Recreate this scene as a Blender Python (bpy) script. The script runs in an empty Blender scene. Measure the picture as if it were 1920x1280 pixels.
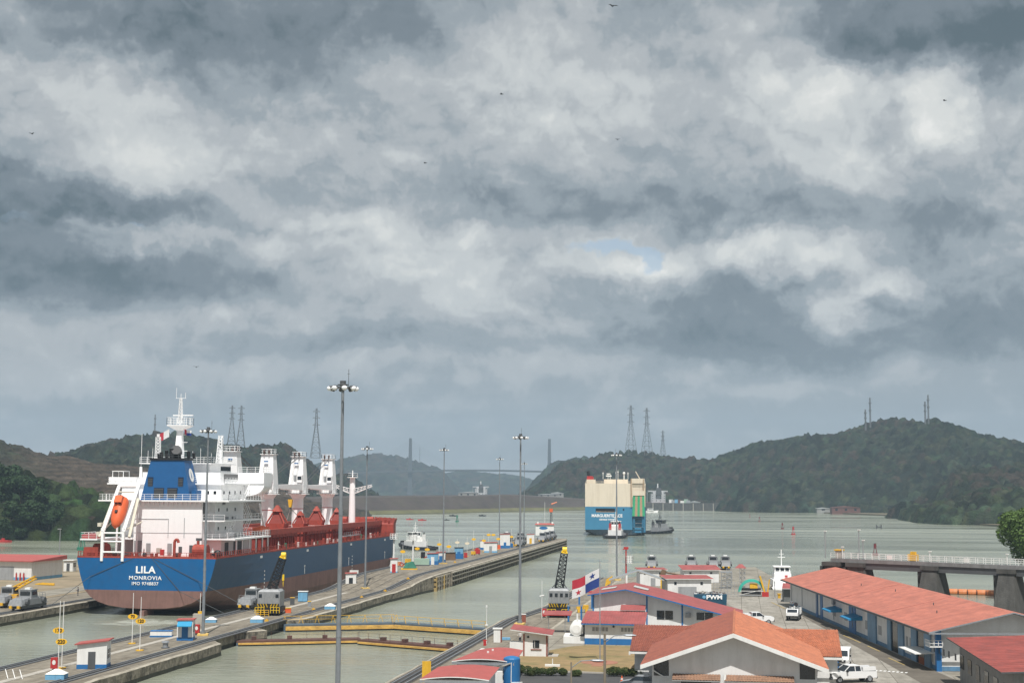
import bpy, math, random
import numpy as np
from mathutils import Vector, Matrix, Euler
from mathutils.geometry import tessellate_polygon
R = math.radians
C = bpy.context.scene.collection
scene = bpy.context.scene
rng = np.random.default_rng(7)
random.seed(7)

# ------------------------------------------------------------------ camera
# World axes follow the canal: +Y runs along the lock lanes, +X across them, water at z = 0.
F = 2667.0; YAW = R(9.1); PITCH = math.atan(277/2667.0); ROLL = R(-.3); H = 24.1
cam = bpy.data.objects.new('camera', bpy.data.cameras.new('camera')); C.objects.link(cam)
RM = Matrix.Rotation(YAW, 3, 'Z') @ Matrix.Rotation(PITCH, 3, 'X') @ Matrix.Rotation(ROLL, 3, 'Y')
cam.matrix_world = Matrix.Translation((0, 0, H)) @ (RM @ Matrix.Rotation(R(90), 3, 'X')).to_4x4()
cam.data.sensor_width = 36.0
cam.data.lens = 36.0*F/1920.0
cam.data.clip_start = .5; cam.data.clip_end = 20000
scene.camera = cam
scene.render.resolution_x = 1024; scene.render.resolution_y = 682

def ray(px, py):
    return RM @ Vector(((px-960)/F, 1.0, -(py-640)/F))
def G(px, py, z=0.0):            # survey helper: the place on level z seen at a photo pixel
    d = ray(px, py); t = (z-H)/d.z
    return Vector((d.x*t, d.y*t, z))
def W(px, py, Y):                # the place seen at a photo pixel on the cross-canal plane Y
    d = ray(px, py); t = Y/d.y
    return Vector((d.x*t, Y, H+d.z*t))

# ------------------------------------------------------------------ light
SUN_AZ = R(11); SUN_EL = R(62)
sdir = Vector((math.sin(SUN_AZ)*math.cos(SUN_EL), -math.cos(SUN_AZ)*math.cos(SUN_EL), math.sin(SUN_EL)))
sun = bpy.data.objects.new('sun', bpy.data.lights.new('sun', 'SUN')); C.objects.link(sun)
sun.data.energy = 5.0; sun.data.angle = R(.6); sun.data.color = (1, .965, .91)
sun.rotation_euler = sdir.to_track_quat('Z', 'Y').to_euler(); sun.location = (0, -50, 300)
scene.view_settings.view_transform = 'Standard'; scene.view_settings.look = 'None'
scene.view_settings.exposure = .16; scene.view_settings.gamma = 1
scene.cycles.volume_bounces = 1
scene.cycles.volume_max_steps = 64

world = bpy.data.worlds.new('World'); scene.world = world; world.use_nodes = True
def build_world():
    nt = world.node_tree; N = nt.nodes; L = nt.links; N.clear()
    def mth(op, a, b=None, c=None, clamp=False):
        n = N.new('ShaderNodeMath'); n.operation = op; n.use_clamp = clamp
        for i, v in enumerate((a, b, c)):
            if v is None: continue
            if isinstance(v, (int, float)): n.inputs[i].default_value = v
            else: L.new(v, n.inputs[i])
        return n.outputs[0]
    tc = N.new('ShaderNodeTexCoord'); sep = N.new('ShaderNodeSeparateXYZ'); L.new(tc.outputs['Generated'], sep.inputs[0])
    X, Y, Z = sep.outputs
    az = mth('ARCTAN2', X, Y)                         # radians, + to the right of the lane axis
    el = mth('ARCSINE', Z)
    def ang(px, py):
        d = ray(px, py).normalized(); return math.atan2(d.x, d.y), math.asin(d.z)
    # warped sky coordinates: billowy cloud edges
    cmb = N.new('ShaderNodeCombineXYZ'); L.new(mth('MULTIPLY', az, 1.0), cmb.inputs[0]); L.new(mth('MULTIPLY', el, 1.0), cmb.inputs[1])
    def noise(vec, scale, detail, rough, off=(0, 0, 0), dist=0.0, col=False):
        mp = N.new('ShaderNodeMapping'); mp.inputs['Location'].default_value = off; L.new(vec, mp.inputs['Vector'])
        n = N.new('ShaderNodeTexNoise'); n.inputs['Scale'].default_value = scale; n.inputs['Detail'].default_value = detail
        n.inputs['Roughness'].default_value = rough; n.inputs['Distortion'].default_value = dist
        L.new(mp.outputs[0], n.inputs['Vector'])
        return n.outputs['Color'] if col else n.outputs['Fac']
    wv = noise(cmb.outputs[0], 8.0, 6, .62, (3.1, 1.7, 0), col=True)
    wsep = N.new('ShaderNodeSeparateColor'); L.new(wv, wsep.inputs[0])
    WA = .075
    az2 = mth('ADD', az, mth('MULTIPLY', mth('SUBTRACT', wsep.outputs[0], .5), WA*1.5))
    el2 = mth('ADD', el, mth('MULTIPLY', mth('SUBTRACT', wsep.outputs[1], .5), WA))
    wv2 = noise(cmb.outputs[0], 34.0, 5, .6, (7.7, 2.2, 0), col=True); ws2 = N.new('ShaderNodeSeparateColor'); L.new(wv2, ws2.inputs[0])
    az2 = mth('ADD', az2, mth('MULTIPLY', mth('SUBTRACT', ws2.outputs[0], .5), .030)); el2 = mth('ADD', el2, mth('MULTIPLY', mth('SUBTRACT', ws2.outputs[1], .5), .020))
    # big cloud masses: soft ellipses in the sky, (px, py, half-width, half-height, brightness step)
    blobs = SKY_BLOBS
    tot = None
    wc = N.new('ShaderNodeCombineXYZ'); L.new(az2, wc.inputs[0]); L.new(el2, wc.inputs[1])
    def blob(px, py, sx, sy, amp, soft=.8):
        a0, e0 = ang(px, py); kx = F/(sx*1.9); ky = F/(sy*1.9)
        mp = N.new('ShaderNodeMapping'); L.new(wc.outputs[0], mp.inputs['Vector'])
        mp.inputs['Scale'].default_value = (kx, ky, 1); mp.inputs['Location'].default_value = (-a0*kx, -e0*ky, 0)
        g = N.new('ShaderNodeTexGradient'); g.gradient_type = 'SPHERICAL'; L.new(mp.outputs[0], g.inputs[0])
        m = N.new('ShaderNodeMapRange'); m.interpolation_type = 'SMOOTHSTEP'; L.new(g.outputs['Fac'], m.inputs[0])
        m.inputs[1].default_value = 0; m.inputs[2].default_value = soft; m.inputs[3].default_value = 0; m.inputs[4].default_value = amp
        return m.outputs[0]
    for bl in blobs:
        t = blob(*bl); tot = t if tot is None else mth('ADD', tot, t)
    n1 = noise(cmb.outputs[0], 5.0, 7, .52, (0, 0, 0))
    n1b = noise(cmb.outputs[0], 5.0, 7, .52, (0, .018, 0))      # same field a step higher: lit tops, dark bases
    n2 = noise(cmb.outputs[0], 19.0, 6, .55, (5, 2, 0))
    n2b = noise(cmb.outputs[0], 19.0, 6, .55, (5, 2.006, 0))
    relief = mth('ADD', mth('MULTIPLY', mth('SUBTRACT', n1, n1b), .9), mth('MULTIPLY', mth('SUBTRACT', n2, n2b), .35))
    # detail fades towards the horizon, where the layers seen edge-on run together
    fade = N.new('ShaderNodeMapRange'); L.new(el, fade.inputs[0])
    fade.inputs[1].default_value = R(1.2); fade.inputs[2].default_value = R(8); fade.inputs[3].default_value = .22; fade.inputs[4].default_value = 1.0
    det = mth('ADD', mth('MULTIPLY', mth('SUBTRACT', n1, .5), .42), mth('MULTIPLY', mth('SUBTRACT', n2, .5), .11))
    wcb = N.new('ShaderNodeVectorMath'); wcb.operation = 'MULTIPLY_ADD'; L.new(wv, wcb.inputs[0]); wcb.inputs[1].default_value = (.10, .07, 0); L.new(cmb.outputs[0], wcb.inputs[2])
    nb = noise(wcb.outputs[0], 15.0, 4, .55, (2.2, 9.1, 0)); nbb = noise(wcb.outputs[0], 15.0, 4, .55, (2.2, 9.112, 0))
    bil = mth('ABSOLUTE', mth('SUBTRACT', nb, .5)); bil2 = mth('ABSOLUTE', mth('SUBTRACT', nbb, .5))       # rounded heaps with creases between
    det = mth('ADD', mth('ADD', det, relief), mth('ADD', mth('MULTIPLY', mth('SUBTRACT', bil, .085), .36), mth('MULTIPLY', mth('SUBTRACT', bil, bil2), .7)))
    st = N.new('ShaderNodeCombineXYZ'); L.new(az, st.inputs[0]); L.new(mth('MULTIPLY', el, 6.0), st.inputs[1])
    streak = noise(st.outputs[0], 9.0, 5, .5, (1, 4, 0), .3)
    lum = mth('ADD', mth('MULTIPLY_ADD', tot, 1.2, .497), mth('MULTIPLY', det, fade.outputs[0]))
    lum = mth('ADD', lum, mth('MULTIPLY', mth('SUBTRACT', streak, .5), .22))
    cr = N.new('ShaderNodeValToRGB'); L.new(lum, cr.inputs[0])
    E = cr.color_ramp; E.interpolation = 'EASE'
    stops = SKY_STOPS
    while len(E.elements) < len(stops): E.elements.new(.5)
    for e, (p, c) in zip(E.elements, stops):
        e.position = p; e.color = tuple(((v/255)/12.92 if v/255 <= .04045 else ((v/255+.055)/1.055)**2.4) for v in c)+(1,)
    hs = N.new('ShaderNodeTexSky'); hs.sky_type = 'NISHITA'; hs.sun_disc = False
    hs.sun_elevation = SUN_EL; hs.sun_rotation = math.pi-SUN_AZ; hs.altitude = 30; hs.air_density = 1; hs.dust_density = 2
    b1 = N.new('ShaderNodeBackground'); b1.inputs[1].default_value = .12; L.new(hs.outputs[0], b1.inputs[0])
    b2 = N.new('ShaderNodeBackground'); L.new(cr.outputs[0], b2.inputs[0]); b2.inputs[1].default_value = SKY_GAIN
    # gaps between the clouds
    hole = None
    for bl in SKY_HOLES:
        t = blob(*bl); hole = t if hole is None else mth('ADD', hole, t)
    hm = N.new('ShaderNodeMapRange'); L.new(mth('ADD', hole, mth('MULTIPLY', mth('SUBTRACT', n2, .5), .9)), hm.inputs[0])
    hm.inputs[1].default_value = .26; hm.inputs[2].default_value = .62; hm.inputs[4].default_value = .62; hm.clamp = True
    mx = N.new('ShaderNodeMixShader'); L.new(hm.outputs[0], mx.inputs[0]); L.new(b2.outputs[0], mx.inputs[1]); L.new(b1.outputs[0], mx.inputs[2])
    out = N.new('ShaderNodeOutputWorld'); L.new(mx.outputs[0], out.inputs[0])
SKY_GAIN = .90
SKY_BLOBS = [
    (200, 20, 420, 75, -.22), (620, 40, 300, 60, -.10), (560, 90, 120, 40, .04),
    (80, 190, 150, 95, .17), (230, 300, 170, 70, .12), (330, 350, 120, 45, .10), (20, 290, 130, 80, -.08), (60, 385, 230, 38, -.24), (300, 400, 130, 22, -.12),
    (270, 110, 90, 60, -.08), (600, 250, 330, 90, .04), (440, 120, 120, 50, -.05), (520, 170, 120, 50, -.05),
    (780, 110, 80, 60, .08), (1000, 130, 170, 110, .13), (960, 40, 110, 50, .07), (1230, 60, 160, 45, -.08), (1320, 130, 150, 90, .09), (1420, 70, 90, 70, .10), (1160, 250, 200, 60, .03),
    (1750, 50, 320, 70, -.25), (1900, 90, 130, 50, -.10), (1780, 105, 260, 26, -.10),
    (1620, 165, 130, 40, .17), (1770, 180, 50, 70, .19), (1745, 240, 50, 40, .10), (1870, 160, 60, 60, .06), (1500, 200, 90, 60, .12), (1530, 255, 70, 45, .09), (1600, 320, 90, 80, .09), (1400, 260, 130, 40, -.02),
    (1870, 260, 80, 90, .02), (1640, 230, 60, 50, -.04),
    (850, 360, 340, 45, -.07), (1150, 370, 260, 40, -.08), (1420, 410, 230, 36, -.16), (1850, 410, 160, 45, -.14), (1250, 330, 160, 30, .02), (1480, 320, 130, 40, .06),
    (150, 425, 50, 12, .13), (190, 450, 60, 26, .20), (310, 455, 70, 26, .20), (430, 440, 70, 22, .08), (625, 402, 50, 20, .14), (545, 405, 40, 16, .08), (890, 425, 50, 18, .14), (720, 430, 60, 45, .14), (760, 480, 150, 50, .08), (850, 540, 130, 40, .14), (930, 545, 40, 18, .08),
    (80, 480, 170, 60, -.19), (330, 520, 220, 45, -.15), (150, 560, 180, 40, -.10), (420, 500, 60, 60, -.06), (560, 520, 120, 50, .02),
    (1200, 430, 110, 26, .16), (1140, 480, 80, 30, .20), (1210, 510, 70, 26, .20), (1320, 475, 95, 28, .22), (1480, 478, 90, 30, .22), (1540, 500, 50, 20, .12),
    (1400, 560, 220, 65, -.15), (1350, 490, 60, 20, -.04), (1550, 640, 330, 45, -.15), (1800, 560, 190, 90, -.13), (1200, 600, 120, 50, -.06), (1750, 500, 150, 35, .03), (1860, 470, 120, 30, .05),
    (1622, 556, 66, 40, .42), (1645, 566, 36, 18, -.26), (1720, 630, 60, 16, .08),
    (60, 610, 90, 50, .02), (350, 590, 130, 30, .05), (700, 600, 160, 30, .03), (850, 650, 220, 26, -.11), (450, 640, 200, 26, -.08), (1010, 610, 90, 25, .06),
    (140, 695, 85, 34, .09), (60, 730, 120, 30, -.03), (470, 700, 170, 26, .03), (900, 700, 300, 26, .02), (1230, 700, 300, 24, .02), (1600, 700, 300, 32, .07), (1800, 690, 200, 30, -.03),
    (960, 775, 1900, 70, -.035), (300, 760, 300, 30, -.03), (960, 860, 2600, 60, -.01),
]
SKY_HOLES = [(1145, 455, 52, 13, .7), (1200, 470, 20, 24, .6), (60, 428, 60, 8, .25), (245, 428, 18, 8, .4), (1575, 505, 60, 14, .15)]
SKY_STOPS = [(0.0, (88, 103, 112)), (.22, (119, 130, 139)), (.42, (152, 161, 168)), (.55, (177, 182, 186)), (.70, (200, 204, 205)), (.85, (219, 221, 219)), (1.0, (236, 236, 233))]
build_world()
world.cycles.sampling_method = 'MANUAL'; world.cycles.sample_map_resolution = 128

# ------------------------------------------------------------------ materials
def lin(c):
    return tuple(((v/255)/12.92 if v/255 <= .04045 else ((v/255+.055)/1.055)**2.4) for v in c)
MATS = {}
def mat(name, col, rough=.7, metal=0.0, var=.10, scale=1.0, dirt=None, damt=.35, dscale=(.6, .6, .12), joints=None, bump=0.0, bscale=4.0, spec=.4, emit=None, attr=None):
    """Procedural surface: base colour with mottling, optional stains that run down the surface, optional bump."""
    if name in MATS: return MATS[name]
    m = bpy.data.materials.new(name); m.use_nodes = True; MATS[name] = m
    nt = m.node_tree; N = nt.nodes; L = nt.links; b = N['Principled BSDF']
    b.inputs['Roughness'].default_value = rough; b.inputs['Metallic'].default_value = metal
    b.inputs['Specular IOR Level'].default_value = spec
    tc = N.new('ShaderNodeTexCoord')
    n = N.new('ShaderNodeTexNoise'); n.inputs['Scale'].default_value = scale; n.inputs['Detail'].default_value = 5; n.inputs['Roughness'].default_value = .65
    L.new(tc.outputs['Object'], n.inputs['Vector'])
    r = N.new('ShaderNodeMapRange'); L.new(n.outputs['Fac'], r.inputs[0])
    r.inputs[1].default_value = .25; r.inputs[2].default_value = .75; r.inputs[3].default_value = 1-var; r.inputs[4].default_value = 1+var
    v = N.new('ShaderNodeVectorMath'); v.operation = 'SCALE'; L.new(r.outputs[0], v.inputs['Scale'])
    if attr:
        a = N.new('ShaderNodeAttribute'); a.attribute_name = attr; L.new(a.outputs['Color'], v.inputs[0])
    else: v.inputs[0].default_value = col
    out = v.outputs[0]
    if dirt:
        mp = N.new('ShaderNodeMapping'); mp.inputs['Scale'].default_value = dscale; L.new(tc.outputs['Object'], mp.inputs['Vector'])
        n2 = N.new('ShaderNodeTexNoise'); n2.inputs['Scale'].default_value = 2.0; n2.inputs['Detail'].default_value = 7; n2.inputs['Roughness'].default_value = .7
        L.new(mp.outputs[0], n2.inputs['Vector'])
        r2 = N.new('ShaderNodeMapRange'); L.new(n2.outputs['Fac'], r2.inputs[0]); r2.inputs[1].default_value = .45; r2.inputs[2].default_value = .72; r2.inputs[4].default_value = damt
        mx = N.new('ShaderNodeMix'); mx.data_type = 'RGBA'; L.new(r2.outputs[0], mx.inputs[0]); L.new(out, mx.inputs[6]); mx.inputs[7].default_value = (*dirt, 1)
        out = mx.outputs[2]
    if joints:
        bk = N.new('ShaderNodeTexBrick'); bk.offset = 0.0 if joints[2] else .5; L.new(tc.outputs['Object'], bk.inputs['Vector']); bk.inputs['Scale'].default_value = 1; bk.inputs['Brick Width'].default_value = joints[0]; bk.inputs['Row Height'].default_value = joints[1]; bk.inputs['Mortar Size'].default_value = .05; bk.inputs['Mortar Smooth'].default_value = .3
        bk.inputs['Color1'].default_value = (1, 1, 1, 1); bk.inputs['Color2'].default_value = (.8, .79, .77, 1); bk.inputs['Mortar'].default_value = (.35, .33, .3, 1); bk.inputs['Bias'].default_value = -.3
        mj = N.new('ShaderNodeMix'); mj.data_type = 'RGBA'; mj.blend_type = 'MULTIPLY'; mj.inputs[0].default_value = 1; L.new(out, mj.inputs[6]); L.new(bk.outputs['Color'], mj.inputs[7]); out = mj.outputs[2]
    L.new(out, b.inputs['Base Color'])
    if bump:
        n3 = N.new('ShaderNodeTexNoise'); n3.inputs['Scale'].default_value = bscale; n3.inputs['Detail'].default_value = 6; L.new(tc.outputs['Object'], n3.inputs['Vector'])
        bp = N.new('ShaderNodeBump'); bp.inputs['Strength'].default_value = 1; bp.inputs['Distance'].default_value = bump
        L.new(n3.outputs['Fac'], bp.inputs['Height']); L.new(bp.outputs[0], b.inputs['Normal'])
    if emit: b.inputs['Emission Color'].default_value = (*col, 1); b.inputs['Emission Strength'].default_value = emit
    return m
HAZE = .000112
RUST = (.12, .045, .02); GRIME = (.06, .055, .045)
white = mat('white_paint', (.74, .74, .72), .5, var=.05, dirt=(.35, .31, .26), damt=.25)
ship_white = mat('ship_white_paint', (.86, .86, .86), .45, var=.03, dirt=(.55, .55, .54), damt=.16, dscale=(.5, .5, .08))
wall_white = mat('white_wall', (.70, .70, .69), .8, var=.06, dirt=(.33, .32, .29), damt=.3, dscale=(.4, .4, .08))
blue = mat('blue_paint', (.02, .14, .36), .5, var=.1, dirt=GRIME, damt=.2)
lblue = mat('light_blue_paint', (.16, .38, .58), .6, var=.12, dirt=GRIME, damt=.3)
red = mat('red_paint', (.42, .03, .03), .5, var=.12)
yellow = mat('yellow_paint', (.72, .42, .03), .55, var=.12, dirt=RUST, damt=.4)
orange = mat('orange_paint', (.68, .12, .035), .5, var=.08)
green = mat('green_paint', (.03, .17, .11), .6, var=.15)
black = mat('black_paint', (.016, .017, .02), .5, var=.2)
rubber = mat('black_rubber', (.02, .02, .022), .85, var=.25, scale=2)
dgrey = mat('dark_grey_paint', (.08, .085, .09), .55, var=.15)
grey = mat('grey_paint', (.30, .31, .32), .5, var=.1, dirt=GRIME, damt=.3)
mule_grey = mat('silver_grey_paint', (.30, .31, .32), .42, metal=.2, var=.1, dirt=GRIME, damt=.35, dscale=(1.5, 1.5, .5))
steel = mat('galvanised_steel', (.36, .38, .40), .45, metal=.5, var=.12, scale=2)
mast_grey = mat('mast_steel', (.23, .25, .27), .55, metal=.2, var=.2, scale=.6, dirt=(.1, .1, .1), damt=.5, dscale=(1, 1, .4))
glass = mat('dark_glass', (.015, .022, .03), .12, var=.1, spec=.8)
deck_red = mat('red_oxide_deck', (.33, .055, .035), .65, var=.18, scale=.8, dirt=(.10, .03, .02), damt=.5, dscale=(.8, .8, .4))
deck_red_dk = mat('red_oxide_dark', (.22, .035, .025), .65, var=.2, scale=.8)
lamp_glass = mat('lamp_lens', (.85, .86, .86), .2, var=.02)
skin = mat('skin', (.25, .12, .07), .6, var=.05)
conc = mat('pale_concrete', (.40, .375, .33), .85, var=.15, scale=.5, dirt=(.12, .10, .08), damt=.5, dscale=(.5, .5, .5), bump=.03)
dconc = mat('weathered_concrete', (.075, .073, .068), .9, var=.3, scale=.35, dirt=(.03, .03, .028), damt=.8, dscale=(.5, .5, .06), bump=.05)
window_black = mat('black_window', (.01, .012, .016), .15, var=.1)

# ------------------------------------------------------------------ mesh helpers
class MB:
    def __init__(s): s.v = []; s.f = []; s.mi = []; s.mats = []
    def _m(s, m):
        if m not in s.mats: s.mats.append(m)
        return s.mats.index(m)
    def add(s, vs, fs, m):
        o = len(s.v); s.v.extend([tuple(v) for v in vs]); k = s._m(m)
        for f in fs: s.f.append([i+o for i in f]); s.mi.append(k)
        return s
    def box(s, x0, x1, y0, y1, z0, z1, m, rz=0, piv=None):
        vs = [Vector((x, y, z)) for z in (z0, z1) for (x, y) in ((x0, y0), (x1, y0), (x1, y1), (x0, y1))]
        if rz:
            p = Vector(piv) if piv else Vector(((x0+x1)/2, (y0+y1)/2, 0)); p.z = 0; Q = Matrix.Rotation(rz, 3, 'Z')
            vs = [Q @ (v-p)+p for v in vs]
        return s.add(vs, [(3, 2, 1, 0), (4, 5, 6, 7), (0, 1, 5, 4), (1, 2, 6, 5), (2, 3, 7, 6), (3, 0, 4, 7)], m)
    def hexa(s, b, t, m):     # 4 bottom + 4 top points
        return s.add(list(b)+list(t), [(3, 2, 1, 0), (4, 5, 6, 7), (0, 1, 5, 4), (1, 2, 6, 5), (2, 3, 7, 6), (3, 0, 4, 7)], m)
    def cyl(s, a, b, r0, m, r1=None, n=8, caps=True):
        a = Vector(a); b = Vector(b); r1 = r0 if r1 is None else r1
        d = (b-a); 
        if d.length < 1e-6: return s
        q = d.to_track_quat('Z', 'Y').to_matrix()
        vs = []
        for p, r in ((a, r0), (b, r1)):
            for i in range(n):
                t = 2*math.pi*(i+.5)/n; vs.append(p+q @ Vector((math.cos(t)*r, math.sin(t)*r, 0)))
        fs = [(i, (i+1) % n, n+(i+1) % n, n+i) for i in range(n)]
        if caps: fs += [tuple(range(n-1, -1, -1)), tuple(range(n, 2*n))]
        return s.add(vs, fs, m)
    def tube(s, pts, r, m, n=6):
        for a, b in zip(pts, pts[1:]): s.cyl(a, b, r, m, n=n)
        return s
    def ball(s, c, r, m, n=8, k=6, sz=1.0, z0=-1.0):
        c = Vector(c); vs = []; 
        for j in range(k+1):
            ph = math.asin(z0)+(math.pi/2-math.asin(z0))*j/k
            for i in range(n):
                t = 2*math.pi*i/n; vs.append(c+Vector((math.cos(t)*math.cos(ph)*r, math.sin(t)*math.cos(ph)*r, math.sin(ph)*r*sz)))
        fs = [(j*n+i, j*n+(i+1) % n, (j+1)*n+(i+1) % n, (j+1)*n+i) for j in range(k) for i in range(n)]
        return s.add(vs, fs, m)
    def prism(s, poly, z0, z1, m, mtop=None):          # poly: ccw xy points
        n = len(poly); vs = [(x, y, z0) for x, y in poly]+[(x, y, z1) for x, y in poly]
        s.add(vs, [(i, (i+1) % n, n+(i+1) % n, n+i) for i in range(n)], m)
        tri = tessellate_polygon([[Vector((x, y, 0)) for x, y in poly]])
        def orient(t):
            a, b, c = [Vector(poly[i]) for i in t]; return t if (b-a).cross(c-a) > 0 else t[::-1]
        tri = [orient(t) for t in tri]
        s.add([(x, y, z1) for x, y in poly], tri, mtop or m)
        s.add([(x, y, z0) for x, y in poly], [t[::-1] for t in tri], m)
        return s
    def extr(s, prof, axis, a, b, m):                  # prof: 2d outline extruded along 'x' or 'y'
        n = len(prof)
        if axis == 'x': vs = [(a, p, q) for p, q in prof]+[(b, p, q) for p, q in prof]
        else: vs = [(p, a, q) for p, q in prof]+[(p, b, q) for p, q in prof]
        tri = tessellate_polygon([[Vector((p, q, 0)) for p, q in prof]])
        fs = [(i, (i+1) % n, n+(i+1) % n, n+i) for i in range(n)]+[tuple(t) for t in tri]+[tuple(i+n for i in t[::-1]) for t in tri]
        return s.add(vs, fs, m)
    def slab(s, pts, th, m, mside=None):               # plane polygon (3d, in order) given thickness along its own normal, downwards
        P = [Vector(p) for p in pts]; nrm = (P[1]-P[0]).cross(P[2]-P[0]).normalized()
        if nrm.z < 0: nrm = -nrm; P = P[::-1]
        Q = [p-nrm*th for p in P]; n = len(P)
        s.add(P, [tuple(range(n))], m); s.add(Q, [tuple(range(n-1, -1, -1))], mside or m)
        return s.add(P+Q, [(n+i, n+(i+1) % n, (i+1) % n, i) for i in range(n)], mside or m)
    def rail(s, pts, h, m, r=.05, step=2.0, bars=2):   # posts and horizontal bars along a line
        for a, b in zip(pts, pts[1:]):
            a = Vector(a); b = Vector(b); L = (b-a).length; k = max(1, round(L/step))
            for i in range(k+1):
                p = a.lerp(b, i/k); s.cyl(p, p+Vector((0, 0, h)), r, m, n=4, caps=False)
            for j in range(bars):
                z = Vector((0, 0, h*(j+1)/bars)); s.cyl(a+z, b+z, r*.85, m, n=4, caps=False)
        return s
    def truss(s, a, b, w0, w1, m, r=.08, n=8, up=(0, 0, 1), m2=None):   # square lattice boom from a to b
        a = Vector(a); b = Vector(b); d = (b-a).normalized(); sx = d.cross(Vector(up)).normalized(); sy = sx.cross(d).normalized()
        def c(t, i):
            w = (w0+(w1-w0)*t)/2; return a.lerp(b, t)+sx*w*(1, 1, -1, -1)[i]+sy*w*(1, -1, -1, 1)[i]
        for i in range(4): s.cyl(c(0, i), c(1, i), r, m, n=4, caps=False)
        for k in range(n):
            for i in range(4):
                j = (i+1) % 4
                s.cyl(c(k/n, i), c((k+1)/n, j) if k % 2 else c((k+1)/n, j), r*.6, m2 or m, n=3, caps=False)
                s.cyl(c(k/n, i), c(k/n, j), r*.6, m2 or m, n=3, caps=False)
        return s
    def build(s, name, parent=None, loc=None, rz=0, smooth=False, attr=None):
        me = bpy.data.meshes.new(name)
        me.from_pydata(s.v, [], s.f)
        for m in s.mats: me.materials.append(m)
        me.polygons.foreach_set('material_index', s.mi)
        if smooth: me.polygons.foreach_set('use_smooth', [True]*len(s.f))
        me.update()
        o = bpy.data.objects.new(name, me); C.objects.link(o)
        if parent: o.parent = parent
        if loc is not None: o.location = loc
        if rz: o.rotation_euler.z = rz
        return o
def tag(o, label=None, cat=None, group=None, kind=None):
    if label: o['label'] = label
    if cat: o['category'] = cat
    if group: o['group'] = group
    if kind: o['kind'] = kind
    return o
def thing(name, label, cat, loc=(0, 0, 0), rz=0, group=None):
    o = bpy.data.objects.new(name, None); C.objects.link(o); o.empty_display_size = .5
    o.location = loc; o.rotation_euler.z = rz
    return tag(o, label, cat, group)
KIDS = {}
def dup(root, loc, rz=None, label=None, group=None, scale=None):
    """Copy a thing, its parts and their sub-parts (mesh data shared)."""
    kids = {}
    for o in C.objects:
        if o.parent: kids.setdefault(o.parent.name, []).append(o)
    def cp(o, par):
        c = o.copy(); C.objects.link(c); c.parent = par
        for k in kids.get(o.name, []): cp(k, c)
        return c
    r = cp(root, None); r.location = loc
    if rz is not None: r.rotation_euler.z = rz
    if label: r['label'] = label
    if group: r['group'] = group
    if scale: r.scale = (scale,)*3
    return r
def text(body, size, m, parent, loc, rot, name='lettering', ext=.02, bold=.0, sx=1.0, align='CENTER', space=1.0):
    cu = bpy.data.curves.new(name, 'FONT'); cu.body = body; cu.size = size; cu.align_x = align; cu.align_y = 'CENTER'
    cu.extrude = ext; cu.offset = bold; cu.space_character = space; cu.resolution_u = 3
    o = bpy.data.objects.new(name, cu); C.objects.link(o)
    dg = bpy.context.evaluated_depsgraph_get(); me = bpy.data.meshes.new_from_object(o.evaluated_get(dg)); bpy.data.objects.remove(o)
    me.materials.clear(); me.materials.append(m)
    o = bpy.data.objects.new(name, me); C.objects.link(o)
    if parent: o.parent = parent
    o.location = loc; o.rotation_euler = rot; o.scale = (sx, 1, 1)
    return o

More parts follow.
